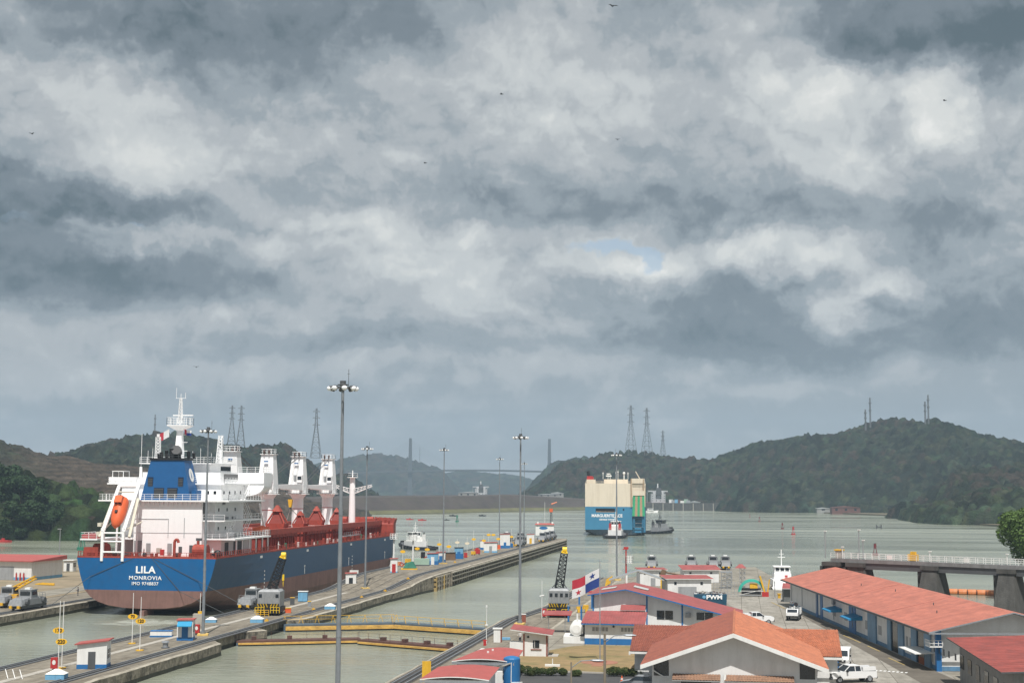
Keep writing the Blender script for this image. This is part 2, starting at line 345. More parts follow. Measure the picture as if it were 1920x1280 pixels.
# ------------------------------------------------------------------ water
def water_mat(name, base, wscale, bump):
    m = bpy.data.materials.new(name); m.use_nodes = True; nt = m.node_tree; N = nt.nodes; L = nt.links; b = N['Principled BSDF']
    b.inputs['Roughness'].default_value = .09; b.inputs['IOR'].default_value = 1.33
    geo = N.new('ShaderNodeNewGeometry')
    n = N.new('ShaderNodeTexNoise'); n.inputs['Scale'].default_value = .012; n.inputs['Detail'].default_value = 6
    mp = N.new('ShaderNodeMapping'); mp.inputs['Scale'].default_value = (.35, 1, 1); mp.inputs['Rotation'].default_value = (0, 0, R(-14)); L.new(geo.outputs['Position'], mp.inputs[0]); L.new(mp.outputs[0], n.inputs['Vector'])
    cr = N.new('ShaderNodeValToRGB'); L.new(n.outputs['Fac'], cr.inputs[0])
    cr.color_ramp.elements[0].position = .35; cr.color_ramp.elements[0].color = (*[c*.86 for c in base], 1)
    cr.color_ramp.elements[1].position = .65; cr.color_ramp.elements[1].color = (*[c*1.1 for c in base], 1)
    # churned white wash behind the ship's propeller
    vs = N.new('ShaderNodeVectorMath'); vs.operation = 'SUBTRACT'; L.new(geo.outputs['Position'], vs.inputs[0]); vs.inputs[1].default_value = (-106, 246, 0)
    mpf = N.new('ShaderNodeMapping'); mpf.inputs['Scale'].default_value = (1/19, 1/17, 1); L.new(vs.outputs[0], mpf.inputs[0])
    gr = N.new('ShaderNodeTexGradient'); gr.gradient_type = 'SPHERICAL'; L.new(mpf.outputs[0], gr.inputs[0])
    nf = N.new('ShaderNodeTexNoise'); nf.inputs['Scale'].default_value = .16; nf.inputs['Detail'].default_value = 8; nf.inputs['Roughness'].default_value = .7; nf.inputs['Distortion'].default_value = 1.2; L.new(geo.outputs['Position'], nf.inputs['Vector'])
    mf = N.new('ShaderNodeMath'); mf.operation = 'MULTIPLY'; L.new(gr.outputs['Fac'], mf.inputs[0]); L.new(nf.outputs['Fac'], mf.inputs[1])
    rf = N.new('ShaderNodeMapRange'); L.new(mf.outputs[0], rf.inputs[0]); rf.inputs[1].default_value = .27; rf.inputs[2].default_value = .42; rf.inputs[4].default_value = .8
    mxf = N.new('ShaderNodeMix'); mxf.data_type = 'RGBA'; L.new(rf.outputs[0], mxf.inputs[0]); L.new(cr.outputs[0], mxf.inputs[6]); mxf.inputs[7].default_value = (.62, .66, .58, 1)
    L.new(mxf.outputs[2], b.inputs['Base Color'])
    mpr = N.new('ShaderNodeMapping'); mpr.inputs['Scale'].default_value = (.004, .022, 1); mpr.inputs['Rotation'].default_value = (0, 0, R(-6)); L.new(geo.outputs['Position'], mpr.inputs[0])
    nr = N.new('ShaderNodeTexNoise'); nr.inputs['Scale'].default_value = 1; nr.inputs['Detail'].default_value = 4; L.new(mpr.outputs[0], nr.inputs['Vector'])
    rr = N.new('ShaderNodeMapRange'); L.new(nr.outputs['Fac'], rr.inputs[0]); rr.inputs[1].default_value = .38; rr.inputs[2].default_value = .62; rr.inputs[3].default_value = .04; rr.inputs[4].default_value = .26; L.new(rr.outputs[0], b.inputs['Roughness'])
    mp2 = N.new('ShaderNodeMapping'); mp2.inputs['Scale'].default_value = (.55, 1.5, 1); mp2.inputs['Rotation'].default_value = (0, 0, R(9)); L.new(geo.outputs['Position'], mp2.inputs[0])
    n2 = N.new('ShaderNodeTexNoise'); n2.inputs['Scale'].default_value = wscale; n2.inputs['Detail'].default_value = 5; n2.inputs['Roughness'].default_value = .6; L.new(mp2.outputs[0], n2.inputs['Vector'])
    bp = N.new('ShaderNodeBump'); bp.inputs['Distance'].default_value = bump; L.new(n2.outputs['Fac'], bp.inputs['Height'])
    L.new(bp.outputs[0], b.inputs['Normal'])
    return m
wm = water_mat('murky_water', (.25, .265, .205), .5, .17)
wb = MB(); wb.add([(-4000, -200, 0), (4000, -200, 0), (4000, 6000, 0), (-4000, 6000, 0)], [(0, 1, 2, 3)], wm)
tag(wb.build('water'), kind='structure')

# ------------------------------------------------------------------ far land
soil = mat('dry_soil', (.13, .105, .065), .95, var=.3, scale=.05, dirt=(.05, .06, .03), damt=.6, dscale=(.05, .05, .05))
shore_px = [(-260, 1032), (0, 1010), (150, 1008), (250, 985), (400, 969), (650, 965), (750, 963), (1096, 955), (1300, 955), (1400, 957), (1500, 960), (1600, 964), (1692, 968), (1697, 975), (1780, 980), (1872, 987), (1960, 990)]
shore = [G(*p, 0) for p in shore_px]
poly = [(p.x, p.y) for p in shore]
g = MB(); g.prism([(-4000, poly[0][1])]+poly+[(900, poly[-1][1]+20), (4000, 900), (4000, 5900), (-4000, 5900)], -2, 1.2, soil)
tag(g.build('far_ground'), kind='structure')

# forested hills: a height field along surveyed ridge lines, its surface bumped into tree crowns
forest_mat = mat('forest_canopy', (1, 1, 1), .9, var=.5, scale=.22, attr='crown_tint', spec=.1, bump=2.2, bscale=.5)
def hill(name, ridge, dists, bounds, width, step=5.0, tree=6.5, dens=1.2, seed=1, base=(.015, .0215, .0135), brown=.25, extra=None, foot=.9, pw=1.25, front=1.0, cap=6.5):
    """ridge: photo pixels of the crest, dists: range of each crest point in metres."""
    r_ = np.random.default_rng(seed)
    pts = []
    for (px, py), d in zip(ridge, dists):
        v = ray(px, py); t = d/math.hypot(v.x, v.y); pts.append((v.x*t, v.y*t, H+v.z*t-cap*.75))
    pts = np.array(pts)
    x0, x1, y0, y1 = bounds
    xs = np.arange(x0, x1+step, step); ys = np.arange(y0, y1+step, step); X, Y = np.meshgrid(xs, ys); Z = np.full(X.shape, -20.0)
    # low-frequency relief (sum of random waves) gives spurs and gullies
    rel = np.zeros(X.shape)
    for k in range(26):
        wl = 60*1.75**(k % 5); a = r_.uniform(0, 2*math.pi); rel += wl/560*np.sin((X*math.cos(a)+Y*math.sin(a))*2*math.pi/wl+r_.uniform(0, 7))
    rel /= rel.std()
    for a, b in zip(pts, pts[1:]):
        d = b[:2]-a[:2]; L2 = (d**2).sum()+1e-9
        t = np.clip(((X-a[0])*d[0]+(Y-a[1])*d[1])/L2, 0, 1)
        dx = X-(a[0]+t*d[0]); dy = Y-(a[1]+t*d[1]); ds = np.hypot(dx, dy); h = a[2]+t*(b[2]-a[2])
        w = width*(.55+.45*h/max(20, pts[:, 2].max()))
        q = np.clip(ds/w*(1+.26*np.clip(rel, -2, 2)*np.clip(ds/w*3, 0, 1)), 0, 1.6)
        Z = np.maximum(Z, h*(1-q**pw*foot)-12*np.clip(q-.95, 0, 1))
    Z = Z*np.clip((Y-y0)/60, 0, 1)*np.clip((X-x0)/60, 0, 1)*np.clip((x1-X)/60, 0, 1)
    if extra is not None: Z = extra(X, Y, Z)
    # crowns
    n = int((x1-x0)*(y1-y0)/(tree*tree*1.1)*dens); n = min(n, 90000)
    cx = r_.uniform(x0, x1, n); cy = r_.uniform(y0, y1, n); cr = r_.uniform(.55, 1.35, n)*tree*.72; ch = r_.uniform(.3, 1.5, n)*cap
    T = np.zeros(X.shape); col = np.zeros(X.shape+(3,)); tint = r_.uniform(.4, 1.35, n)**1.5+r_.choice([0, 0, 0, .9], n)
    bn = np.array([.038, .029, .021]); base = np.array(base)
    lf = np.sin(cx/170+seed)*np.cos(cy/130+seed*2)+.6*np.sin(cx/61+cy/47)
    isb = r_.random(n) < np.clip(brown*(.7+.9*lf), 0, .9)
    tc = np.where(isb[:, None], bn*r_.uniform(.5, 1.2, (n, 1)), base*tint[:, None]*np.stack([r_.uniform(.8, 1.35, n), np.ones(n), r_.uniform(.7, 1.1, n)], 1))
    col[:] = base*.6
    k = int(math.ceil(tree*1.1/step))
    ii = ((cy-y0)/step).astype(int); jj = ((cx-x0)/step).astype(int)
    order = np.argsort(ch)
    for di in range(-k, k+1):
        for dj in range(-k, k+1):
            i = ii+di; j = jj+dj; ok = (i >= 0) & (j >= 0) & (i < len(ys)) & (j < len(xs))
            i2 = np.where(ok, i, 0); j2 = np.where(ok, j, 0)
            rr = np.hypot(xs[j2]-cx, ys[i2]-cy)/cr
            hh = np.where(ok & (rr < 1), ch*np.sqrt(np.clip(1-rr*rr, 0, 1)), 0)
            o = order[hh[order] > 0]; 
            better = hh[o] > T[i2[o], j2[o]]; o = o[better]; o = o[np.argsort(hh[o])]
            T[i2[o], j2[o]] = hh[o]; col[i2[o], j2[o]] = tc[o]
    if extra is not None and hasattr(extra, 'bare'):
        bare = extra.bare(X, Y); T = T*(1-bare)*1.0; sc = np.array(extra.col)*(1+.35*np.sin(Z*1.9+rel)+.15*r_.normal(size=Z.shape))[..., None]
        col = col*(1-bare[..., None])+sc*bare[..., None]
    Zt = Z+T+r_.normal(size=Z.shape)*.5*(T > 0)
    ny, nx = X.shape; idx = np.arange(nx*ny).reshape(ny, nx)
    a, b, c, d = idx[:-1, :-1], idx[:-1, 1:], idx[1:, 1:], idx[1:, :-1]
    keep = (np.maximum.reduce([Z[:-1, :-1], Z[:-1, 1:], Z[1:, 1:], Z[1:, :-1]]) > 1.2)
    ins = np.zeros(X.shape, bool); ins[1:-1, 1:-1] = keep[:-1, :-1] & keep[:-1, 1:] & keep[1:, 1:] & keep[1:, :-1]
    Zt = np.where(ins, np.maximum(Zt, 1.0), -1.0)
    fs = np.stack([a[keep], b[keep], c[keep], d[keep]], 1)
    jx = r_.normal(size=X.shape)*step*.22; jy = r_.normal(size=X.shape)*step*.22
    me = bpy.data.meshes.new(name); me.vertices.add(nx*ny)
    me.vertices.foreach_set('co', np.stack([X+jx, Y+jy, Zt], -1).reshape(-1).astype(np.float32))
    nf = len(fs); me.loops.add(nf*4); me.loops.foreach_set('vertex_index', fs.reshape(-1).astype(np.int32))
    me.polygons.add(nf); me.polygons.foreach_set('loop_start', np.arange(0, nf*4, 4, dtype=np.int32)); me.polygons.foreach_set('loop_total', np.full(nf, 4, dtype=np.int32))
    me.update(calc_edges=True)
    at = me.color_attributes.new('crown_tint', 'FLOAT_COLOR', 'POINT')
    at.data.foreach_set('color', np.concatenate([col, np.ones(X.shape+(1,))], -1).reshape(-1).astype(np.float32))
    me.materials.append(forest_mat)
    o = bpy.data.objects.new(name, me); C.objects.link(o); tag(o, kind='structure'); return o

def lerpd(px, a, b): return a+(b-a)*px
# right hand hill with its low shore spur
rd = [(1380, 890), (1420, 872), (1450, 864), (1480, 857), (1520, 838), (1560, 822), (1600, 805), (1640, 790), (1680, 783), (1720, 787), (1752, 785), (1782, 792), (1812, 810), (1850, 824), (1890, 838), (1960, 845), (2060, 850)]
hill('forested_hill', rd, [2350, 2320, 2300, 2260, 2200, 2140, 2080, 2020, 1960, 1920, 1880, 1850, 1820, 1790, 1770, 1750, 1740], (-200, 760, 1270, 2600), 360, step=3.2, seed=3, brown=.30, pw=.85, foot=1.0)
rd = [(1690, 955), (1740, 950), (1800, 945), (1850, 935), (1890, 925), (1940, 920), (2060, 915)]
hill('shore_spur', rd, [1330, 1300, 1270, 1220, 1180, 1160, 1150], (130, 560, 1000, 1420), 110, step=3.0, seed=5, brown=.1, pw=2.2, base=(.018, .027, .014))
# centre right hill behind the car carrier
rd = [(1015, 915), (1045, 893), (1065, 877), (1085, 865), (1110, 857), (1140, 850), (1180, 846), (1215, 847), (1245, 857), (1270, 864), (1300, 857), (1340, 864), (1370, 875), (1400, 878), (1430, 865), (1458, 853), (1480, 850), (1530, 870)]
hill('forested_hill', rd, [2250, 2200, 2200]+[2150]*8+[2100]*7, (-330, 260, 1780, 2500), 300, step=3.6, seed=8, brown=.3, pw=.9, foot=1.0)
rd = [(1000, 915), (1035, 893), (1065, 872), (1095, 857), (1130, 856), (1180, 870)]
hill('distant_hill', rd, [3100]*6, (-460, -60, 2800, 3400), 300, step=7, seed=9, brown=.2)
# left ranges
rd = [(60, 850), (110, 850), (150, 848), (180, 840), (215, 827), (250, 815), (300, 812), (340, 813), (380, 820), (415, 833), (450, 839), (500, 833), (530, 831), (560, 838), (590, 846), (620, 858), (660, 868)]
hill('forested_hill', rd, [1750]*17, (-1250, -480, 1150, 1950), 330, step=3.6, seed=12, brown=.25, pw=.95, foot=1.0)
rd = [(610, 875), (640, 858), (680, 851), (712, 849), (750, 853), (785, 864), (806, 881), (822, 900), (850, 925)]
hill('forested_hill', rd, [4700]*9, (-1900, -900, 4300, 5100), 360, step=8, tree=11, seed=14, brown=.4, base=(.014, .019, .012), pw=.85, foot=1.0)
rd = [(790, 905), (815, 895), (850, 886), (875, 883), (900, 891), (940, 899), (1000, 906), (1060, 900), (1100, 905)]
hill('distant_hill', rd, [5300]*9, (-1700, -300, 4700, 5700), 520, step=10, tree=13, seed=15, brown=.25)
# terraced cut on the left bank
def terr(X, Y, Z):
    q = Z/6.0; fr = q-np.floor(q); Zs = (np.floor(q)+np.clip((fr-.55)/.45, 0, 1))*6.0
    return np.where(Z > 4, Zs*terr.bare(X, Y)+Z*(1-terr.bare(X, Y)), Z)
terr.col = (.060, .046, .034)
def _bare(X, Y):
    px = np.arctan2(X, Y)
    return (1/(1+np.exp(-(px+R(28.2))*90)))*(1/(1+np.exp((px+R(14.5))*60)))
terr.bare = _bare
rd = [(-140, 800), (-60, 815), (0, 824), (40, 833), (90, 844), (125, 858), (160, 868), (200, 882), (240, 892), (290, 905), (330, 918), (380, 935)]
hill('terraced_hillside', rd, [1230]*12, (-1000, -300, 760, 1300), 330, step=3.5, seed=17, brown=.15, extra=terr, pw=1.0)
# wooded near bank at the left edge
rd = [(-160, 858), (-60, 872), (0, 884), (40, 900), (80, 925), (110, 948), (145, 966), (190, 975), (260, 980), (330, 985)]
hill('wooded_bank', rd, [770, 765, 760, 755, 750, 745, 745, 760, 790, 840], (-640, -230, 600, 1000), 95, step=2.5, tree=8, cap=7, seed=21, brown=.08, base=(.016, .028, .011), pw=.9, foot=1.0)
# dark rock embankment across the far side of the basin
rock = mat('dark_rock_embankment', (.055, .042, .038), .95, var=.35, scale=.05, dirt=(.06, .065, .025), damt=.35, dscale=(.02, .02, .12), bump=.4, bscale=.3)
grassy = mat('dry_grass_bank', (.10, .095, .04), .95, var=.4, scale=.06, bump=.3, bscale=.5)
e = MB()
wl = [G(*p, .3) for p in ((330, 974), (400, 969), (560, 967), (650, 965), (750, 963), (850, 961), (960, 958), (1096, 955.5))]
ht = [9, 12, 14, 15, 15.5, 16, 17, 12]
mid = []; top = []; 
for p, h in zip(wl, ht):
    d = Vector((p.x, p.y, 0)).normalized(); mid.append(p+d*12+Vector((0, 0, 3.4))); top.append(p+d*46+Vector((0, 0, h)))
bk = [p+Vector((p.x, p.y, 0)).normalized()*400 for p in top]
for i in range(len(wl)-1):
    e.add([wl[i], wl[i+1], mid[i+1], mid[i]], [(0, 1, 2, 3)], grassy); e.add([mid[i], mid[i+1], top[i+1], top[i]], [(0, 1, 2, 3)], rock)
    e.add([top[i], top[i+1], bk[i+1], bk[i]], [(0, 1, 2, 3)], rock)
e.add([wl[-1], wl[-1]+Vector((0, 0, -2)), bk[-1]+Vector((0, 0, -14)), bk[-1], top[-1], mid[-1]], [(0, 1, 2, 3, 4, 5)], rock)
e.add([wl[0], mid[0], top[0], bk[0], bk[0]+Vector((0, 0, -12))], [(0, 1, 2, 3, 4)], rock)
tag(e.build('embankment'), kind='structure')

# ------------------------------------------------------------------ haze: the humid air between here and the hills
hz = bpy.data.materials.new('humid_air'); hz.use_nodes = True; hn = hz.node_tree; hn.nodes.clear()
ho = hn.nodes.new('ShaderNodeOutputMaterial'); hv = hn.nodes.new('ShaderNodeVolumePrincipled')
hv.inputs['Color'].default_value = (.52, .69, .86, 1); hv.inputs['Density'].default_value = HAZE; hv.inputs['Anisotropy'].default_value = .0
hn.links.new(hv.outputs[0], ho.inputs['Volume'])
hb = MB(); hb.box(-4200, 4200, -400, 6200, -4, 330, hz)
tag(hb.build('haze'), kind='stuff')

# ------------------------------------------------------------------ lock walls
WN = 1.8; WF = 3.8
def gz(y):          # walkway level climbs at the lock step
    t = min(1, max(0, (y-302)/38)); t = t*t*(3-2*t); return WN+(WF-WN)*t
top_conc = mat('walkway_concrete', (.215, .19, .15), .9, var=.3, scale=.6, dirt=(.085, .068, .05), damt=.8, dscale=(.45, .08, 1), joints=(4.2, 5.5, True), bump=.03)
side_conc = mat('lock_face_concrete', (.25, .22, .17), .92, var=.5, scale=.9, dirt=(.04, .035, .028), damt=.95, dscale=(.8, .5, .22), bump=.25, bscale=1.2)
slime = mat('wet_lock_face', (.045, .045, .032), .7, var=.4, scale=.6)
coping = mat('coping_concrete', (.36, .33, .27), .9, var=.25, scale=.5, dirt=(.10, .08, .05), damt=.7, dscale=(.5, .3, 1), bump=.05)
track_m = mat('track_bed', (.038, .036, .035), .85, var=.35, scale=.8, dirt=(.12, .10, .08), damt=.5, dscale=(.5, .08, 1))
def wall_strip(name, label, left, right, ys, z=gz, lip=.5, rough_side=+1):
    """left/right: x at each y; a massive wall with rough faces and a wet foot."""
    b = MB(); n = len(ys); P = []
    for y, l, r in zip(ys, left, right): P.append((y, l, r, z(y)))
    for (y0, l0, r0, z0), (y1, l1, r1, z1) in zip(P, P[1:]):
        b.add([(l0+lip, y0, z0), (r0-lip, y0, z0), (r1-lip, y1, z1), (l1+lip, y1, z1)], [(0, 1, 2, 3)], top_conc)
        for (xa, xb, s) in ((r0, r1, 1), (l0, l1, -1)):
            q = [(xa-s*lip, y0, z0+.003), (xb-s*lip, y1, z1+.003), (xb, y1, z1-.12), (xa, y0, z0-.12), (xa, y0, .55), (xb, y1, .55), (xa, y0, -3), (xb, y1, -3)]
            w = (lambda f: f if s < 0 else f[::-1])
            b.add(q, [w((0, 1, 2, 3))], coping); b.add(q, [w((3, 2, 5, 4))], side_conc); b.add(q, [w((4, 5, 7, 6))], slime)
    for (y, l, r, zz), f in ((P[0], 1), (P[-1], -1)):
        b.add([(l, y, -3), (r, y, -3), (r, y, zz-.1), (l, y, zz-.1)], [(0, 1, 2, 3) if f > 0 else (3, 2, 1, 0)], side_conc)
    return tag(b.build(name), label, 'wall')
ys = list(range(60, 600, 4)); r0 = random.Random(4)
def centre_r(y):
    if 223 < y < 238 or 203.5 < y < 218: return -77.2          # gate recesses
    if y > 352: return -71.6
    if y > 300: return -74.3+2.7*min(1, (y-300)/40)
    return -74.3
rr = [centre_r(y)+r0.uniform(-.22, .22) for y in ys]; ll = [-91.6+r0.uniform(-.1, .1) for y in ys]
wall_strip('lock_wall', 'long concrete centre wall between the two lock lanes, climbing a ramp halfway', ll, rr, ys)
gate_wood0 = mat('stained_yellow_beam', (.42, .30, .12), .85, var=.3, scale=.8, dirt=GRIME, damt=.6)
# timber-like concrete ribs along the far approach wall
b = MB()
for y in range(352, 592, 3):
    b.box(-71.9, -71.15, y, y+.5, .2, WF-.5, side_conc)
for z in (1.2, 2.3, 3.2): b.box(-71.9, -71.0, 353, 591, z, z+.28, coping)
tag(b.build('fender_frame'), 'stained concrete ribs along the far water side of the centre wall', 'fender')
b = MB()
for y in range(334, 352, 3): b.box(-72.6, -71.2, y, y+.7, -.5, 3.3, side_conc if (y//3) % 3 else gate_wood0)
for z in (.9, 2.0, 3.0): b.box(-72.4, -71.4, 334, 351, z, z+.35, coping)
tag(b.build('fender_frame'), 'yellow-stained beam frame at the foot of the centre wall ramp', 'fender')
# left lock wall and the ground beyond it
ysl = list(range(60, 420, 6))
lw = wall_strip('lock_wall', 'left lock wall beside the bulk carrier with tow tracks along it', [-139]*len(ysl), [-127.0+r0.uniform(-.15, .15) for y in ysl], ysl, z=lambda y: WN)
dry = mat('dry_yard_ground', (.25, .20, .135), .95, var=.3, scale=.12, dirt=(.10, .10, .05), damt=.6, dscale=(.08, .08, .08), bump=.05)
yard = mat('pale_yard_concrete', (.255, .235, .195), .9, var=.25, scale=.35, dirt=(.11, .095, .075), damt=.75, dscale=(.2, .08, 1), joints=(4.5, 5, True), bump=.02)
b = MB(); b.prism([(-139, 60), (-139, 420), (-190, 392), (-207, 412), (-330, 400), (-330, 60)], -2, WN-.02, side_conc, dry); tag(b.build('ground'), kind='structure')
b = MB(); b.prism([(-141, 200), (-141, 400), (-148, 400), (-149, 200)], WN-.1, WN+.01, yard); tag(b.build('path'), kind='structure')
# right bank
xr = lambda y: -41.0 if y < 246 else (-41+3.2*min(1, (y-246)/30))
ysr = list(range(60, 372, 4))
redge = [(xr(y)+r0.uniform(-.12, .12)) for y in ysr]
wall_strip('lock_wall', 'right lock wall in front of the red roofed buildings', redge, [-30.0]*len(ysr), ysr, z=lambda y: WN)
b = MB()
b.prism([(-30.0, 60), (70, 60), (62, 150), (46, 215), (33, 262), (24, 300), (14, 328), (6, 333), (9, 372), (4, 430), (-13, 412), (-28, 372), (-30, 368)], -2, WN-.03, side_conc, yard)
tag(b.build('ground'), kind='structure')
asph = mat('asphalt', (.060, .060, .062), .9, var=.2, scale=.4, dirt=(.10, .098, .09), damt=.5, dscale=(.1, .3, 1))
b = MB(); b.add([(-33, 152, WN+.0), (9, 152, WN+.0), (9, 175.5, WN+.0), (-14, 176.5, WN), (-33, 178.5, WN+.0)], [(0, 1, 2, 3, 4)], asph); tag(b.build('road'), kind='structure')
lawn_m = mat('dry_lawn', (.25, .175, .085), .95, var=.25, scale=.5, dirt=(.11, .12, .04), damt=.75, dscale=(.12, .12, .12), bump=.05)
b = MB(); b.prism([(-30.5, 179), (-10, 177), (-10, 207.5), (-22, 208), (-24.5, 205), (-30.5, 190)], WN-.05, WN+.05, conc, lawn_m); tag(b.build('lawn'), kind='structure')
# kerb of the lawn
b = MB(); b.box(-30.5, -10, 176.6, 176.9, WN-.05, WN+.16, conc, rz=R(-3)); tag(b.build('kerb'), kind='structure')
street = mat('street_concrete', (.29, .27, .235), .9, var=.2, scale=.4, dirt=(.13, .12, .10), damt=.7, dscale=(.35, .08, 1), joints=(3.6, 5, True))
p1 = [G(*q, WN+.015) for q in ((1560, 1290), (1830, 1290), (1700, 1225), (1512, 1155), (1470, 1120), (1330, 1105), (1390, 1150), (1560, 1230))]
b = MB(); b.add(p1, [tuple(range(8))], street); tag(b.build('street'), kind='structure')
# dark stained strip along the long building and yellow kerb line
p1 = [G(*q, WN+.03) for q in ((1750, 1292), (1835, 1292), (1756, 1258), (1515, 1152), (1500, 1152))]
b = MB(); b.add(p1, [tuple(range(5))], mat('oil_stained_paving', (.12, .105, .085), .9, var=.3, scale=.4)); tag(b.build('pavement'), kind='structure')
b = MB()
for q0, q1 in (((1580, 1190), (1612, 1204)), ((1625, 1210), (1648, 1220)), ((1664, 1232), (1695, 1246)), ((1445, 1128), (1470, 1140))):
    a, c = G(*q0, WN+.05), G(*q1, WN+.05); b.add([a, a+Vector((.25, .1, 0)), c+Vector((.25, .1, 0)), c], [(0, 1, 2, 3)], mat('worn_yellow_line', (.34, .25, .10), .9, var=.3, scale=2))
for k in range(9):
    a = G(1632+8*k, 1256+.6*k, WN+.045); b.add([a, a+Vector((.28, 0, 0)), a+Vector((.5, .9, 0)), a+Vector((.22, .9, 0))], [(0, 1, 2, 3)], white)
tag(b.build('road_marking'), kind='structure')

def track(label, x0f, ys, zf, w=2.1):
    b = MB()
    for y0, y1 in zip(ys, ys[1:]):
        x0, x1 = x0f(y0), x0f(y1); z0, z1 = zf(y0)+.02, zf(y1)+.02
        b.add([(x0-w/2, y0, z0), (x0+w/2, y0, z0), (x1+w/2, y1, z1), (x1-w/2, y1, z1)], [(0, 1, 2, 3)], track_m)
    t = b.build('tow_track'); tag(t, label, 'rail track')
    for s in (-.76, 0, .76):
        q = MB()
        for y0, y1 in zip(ys, ys[1:]):
            x0, x1 = x0f(y0)+s, x0f(y1)+s; z0, z1 = zf(y0)+.02, zf(y1)+.02; h = .10; v = .06 if s else .14
            q.add([(x0-v, y0, z0), (x0+v, y0, z0), (x0+v, y0, z0+h), (x0-v, y0, z0+h), (x1-v, y1, z1), (x1+v, y1, z1), (x1+v, y1, z1+h), (x1-v, y1, z1+h)], [(2, 3, 7, 6), (1, 2, 6, 5), (3, 0, 4, 7)], steel if s else dgrey)
        q.build('rail' if s else 'rack_rail', t)
yt = list(range(60, 590, 6))
track('tow track along the right edge of the centre wall', lambda y: -77.6+(1.8*min(1, max(0, (y-300)/40))), yt, gz)
track('tow track along the ship side edge of the centre wall', lambda y: -90.2, yt, gz)
track('tow track along the left lock wall', lambda y: -129.2, ysl, lambda y: WN)
track('tow track curving along the right lock wall', lambda y: xr(y)+1.9, ysr, lambda y: WN, 2.4)
# cable trench slabs down the middle of the centre wall
b = MB()
for y in range(70, 300, 3): b.box(-84.6, -83.5, y, y+2.85, WN, WN+.05, conc)
tag(b.build('trench_cover'), 'line of pale cable trench slabs down the middle of the centre wall', 'trench cover')
b = MB()
for k in range(4):
    for y in range(300, 344, 2):
        x = -88.3+k*2.6; b.add([(x, y, gz(y)+.03), (x+.16, y, gz(y)+.03), (x+.16, y+2, gz(y+2)+.03), (x, y+2, gz(y+2)+.03)], [(0, 1, 2, 3)], track_m)
tag(b.build('ramp_groove'), kind='structure')

# ------------------------------------------------------------------ lock gates
gate_wood = mat('gate_fender_timber', (.60, .36, .09), .8, var=.3, scale=.6, dirt=RUST, damt=.6, dscale=(.6, .6, 1))
gate_steel = mat('gate_walkway_steel', (.07, .10, .13), .7, var=.25, scale=.7)
rusty = mat('rusty_red_steel', (.105, .052, .042), .75, var=.35, scale=.8, dirt=(.05, .03, .025), damt=.6)
def gate(label, a, c, rails, w=2.4, ztop=1.15, deck=gate_steel, steps=7, lean=True, low=.25):
    a = Vector((a[0], a[1], 0)); c = Vector((c[0], c[1], 0)); L = (c-a).length; rz = math.atan2(c.y-a.y, c.x-a.x)
    sg = -1 if rz > -R(90) and rz < R(90) else 1
    t = thing('lock_gate', label, 'lock gate', a, rz, 'leaves of the mitre lock gates')
    b = MB(); b.box(0, L, -w/2, w/2, -2.5, ztop-.25, gate_steel); b.build('gate_leaf', t)
    b = MB(); b.box(0, L, -w/2, w/2, ztop-.247, ztop, deck)
    b.build('walkway', t)
    b = MB(); b.box(.3, L-.3, min(sg*w/2, sg*(w/2+.35)), max(sg*w/2, sg*(w/2+.35)), low, ztop-.28, gate_wood); b.build('timber_fender', t)
    if rails:
        b = MB(); h = 1.25
        for s, off in ((-1, -w/2+.1), (1, w/2-.1)):
            if s < 0 and rails == 1: continue
            b.cyl((0, off, ztop+h), (L, off, ztop+h), .045, yellow, n=4); b.cyl((0, off, ztop+h*.55), (L, off, ztop+h*.55), .03, yellow, n=4)
            for k in range(steps+1):
                x = L*k/steps; b.cyl((x, off, ztop), (x+(.35 if lean else 0), off, ztop+h), .045, yellow, n=4)
                if lean: b.cyl((x+.7, off+.5*s*-1, ztop), (x+.35, off, ztop+h), .03, yellow, n=4)
        b.build('handrail', t)
    else:
        b = MB()
        for k in range(steps+1):
            x = L*k/steps; b.cyl((x, w/2-.1, ztop), (x, w/2-.1, ztop+1.1), .03, rusty, n=4)
        b.cyl((0, w/2-.1, ztop+1.1), (L, w/2-.1, ztop+1.1), .025, dgrey, n=4); b.cyl((0, w/2-.1, ztop+.6), (L, w/2-.1, ztop+.6), .02, dgrey, n=4)
        b.build('handrail', t)
        for k in range(1, steps, 2):
            x = L*k/steps; b = MB(); b.box(x-.35, x+.35, -.3, .5, ztop, ztop+.55, rusty); b.build('fitting', t)
    return t
gate('left far gate leaf with yellow leaning handrails over a grey walkway', (-76.9, 236), (-59.2, 243.5), 1)
gate('right far gate leaf with yellow leaning handrails reaching the right wall', (-41.2, 236), (-58.9, 243.5), 1)
gate('left near gate leaf with rusty low walkway and thin rails', (-77.1, 213.5), (-59.4, 221.0), 0, ztop=.75, deck=rusty, low=.2)
gate('right near gate leaf with rusty brown blocks on its walkway', (-41.2, 211.5), (-58.6, 219.5), 0, ztop=.75, deck=rusty, steps=9, low=.2)

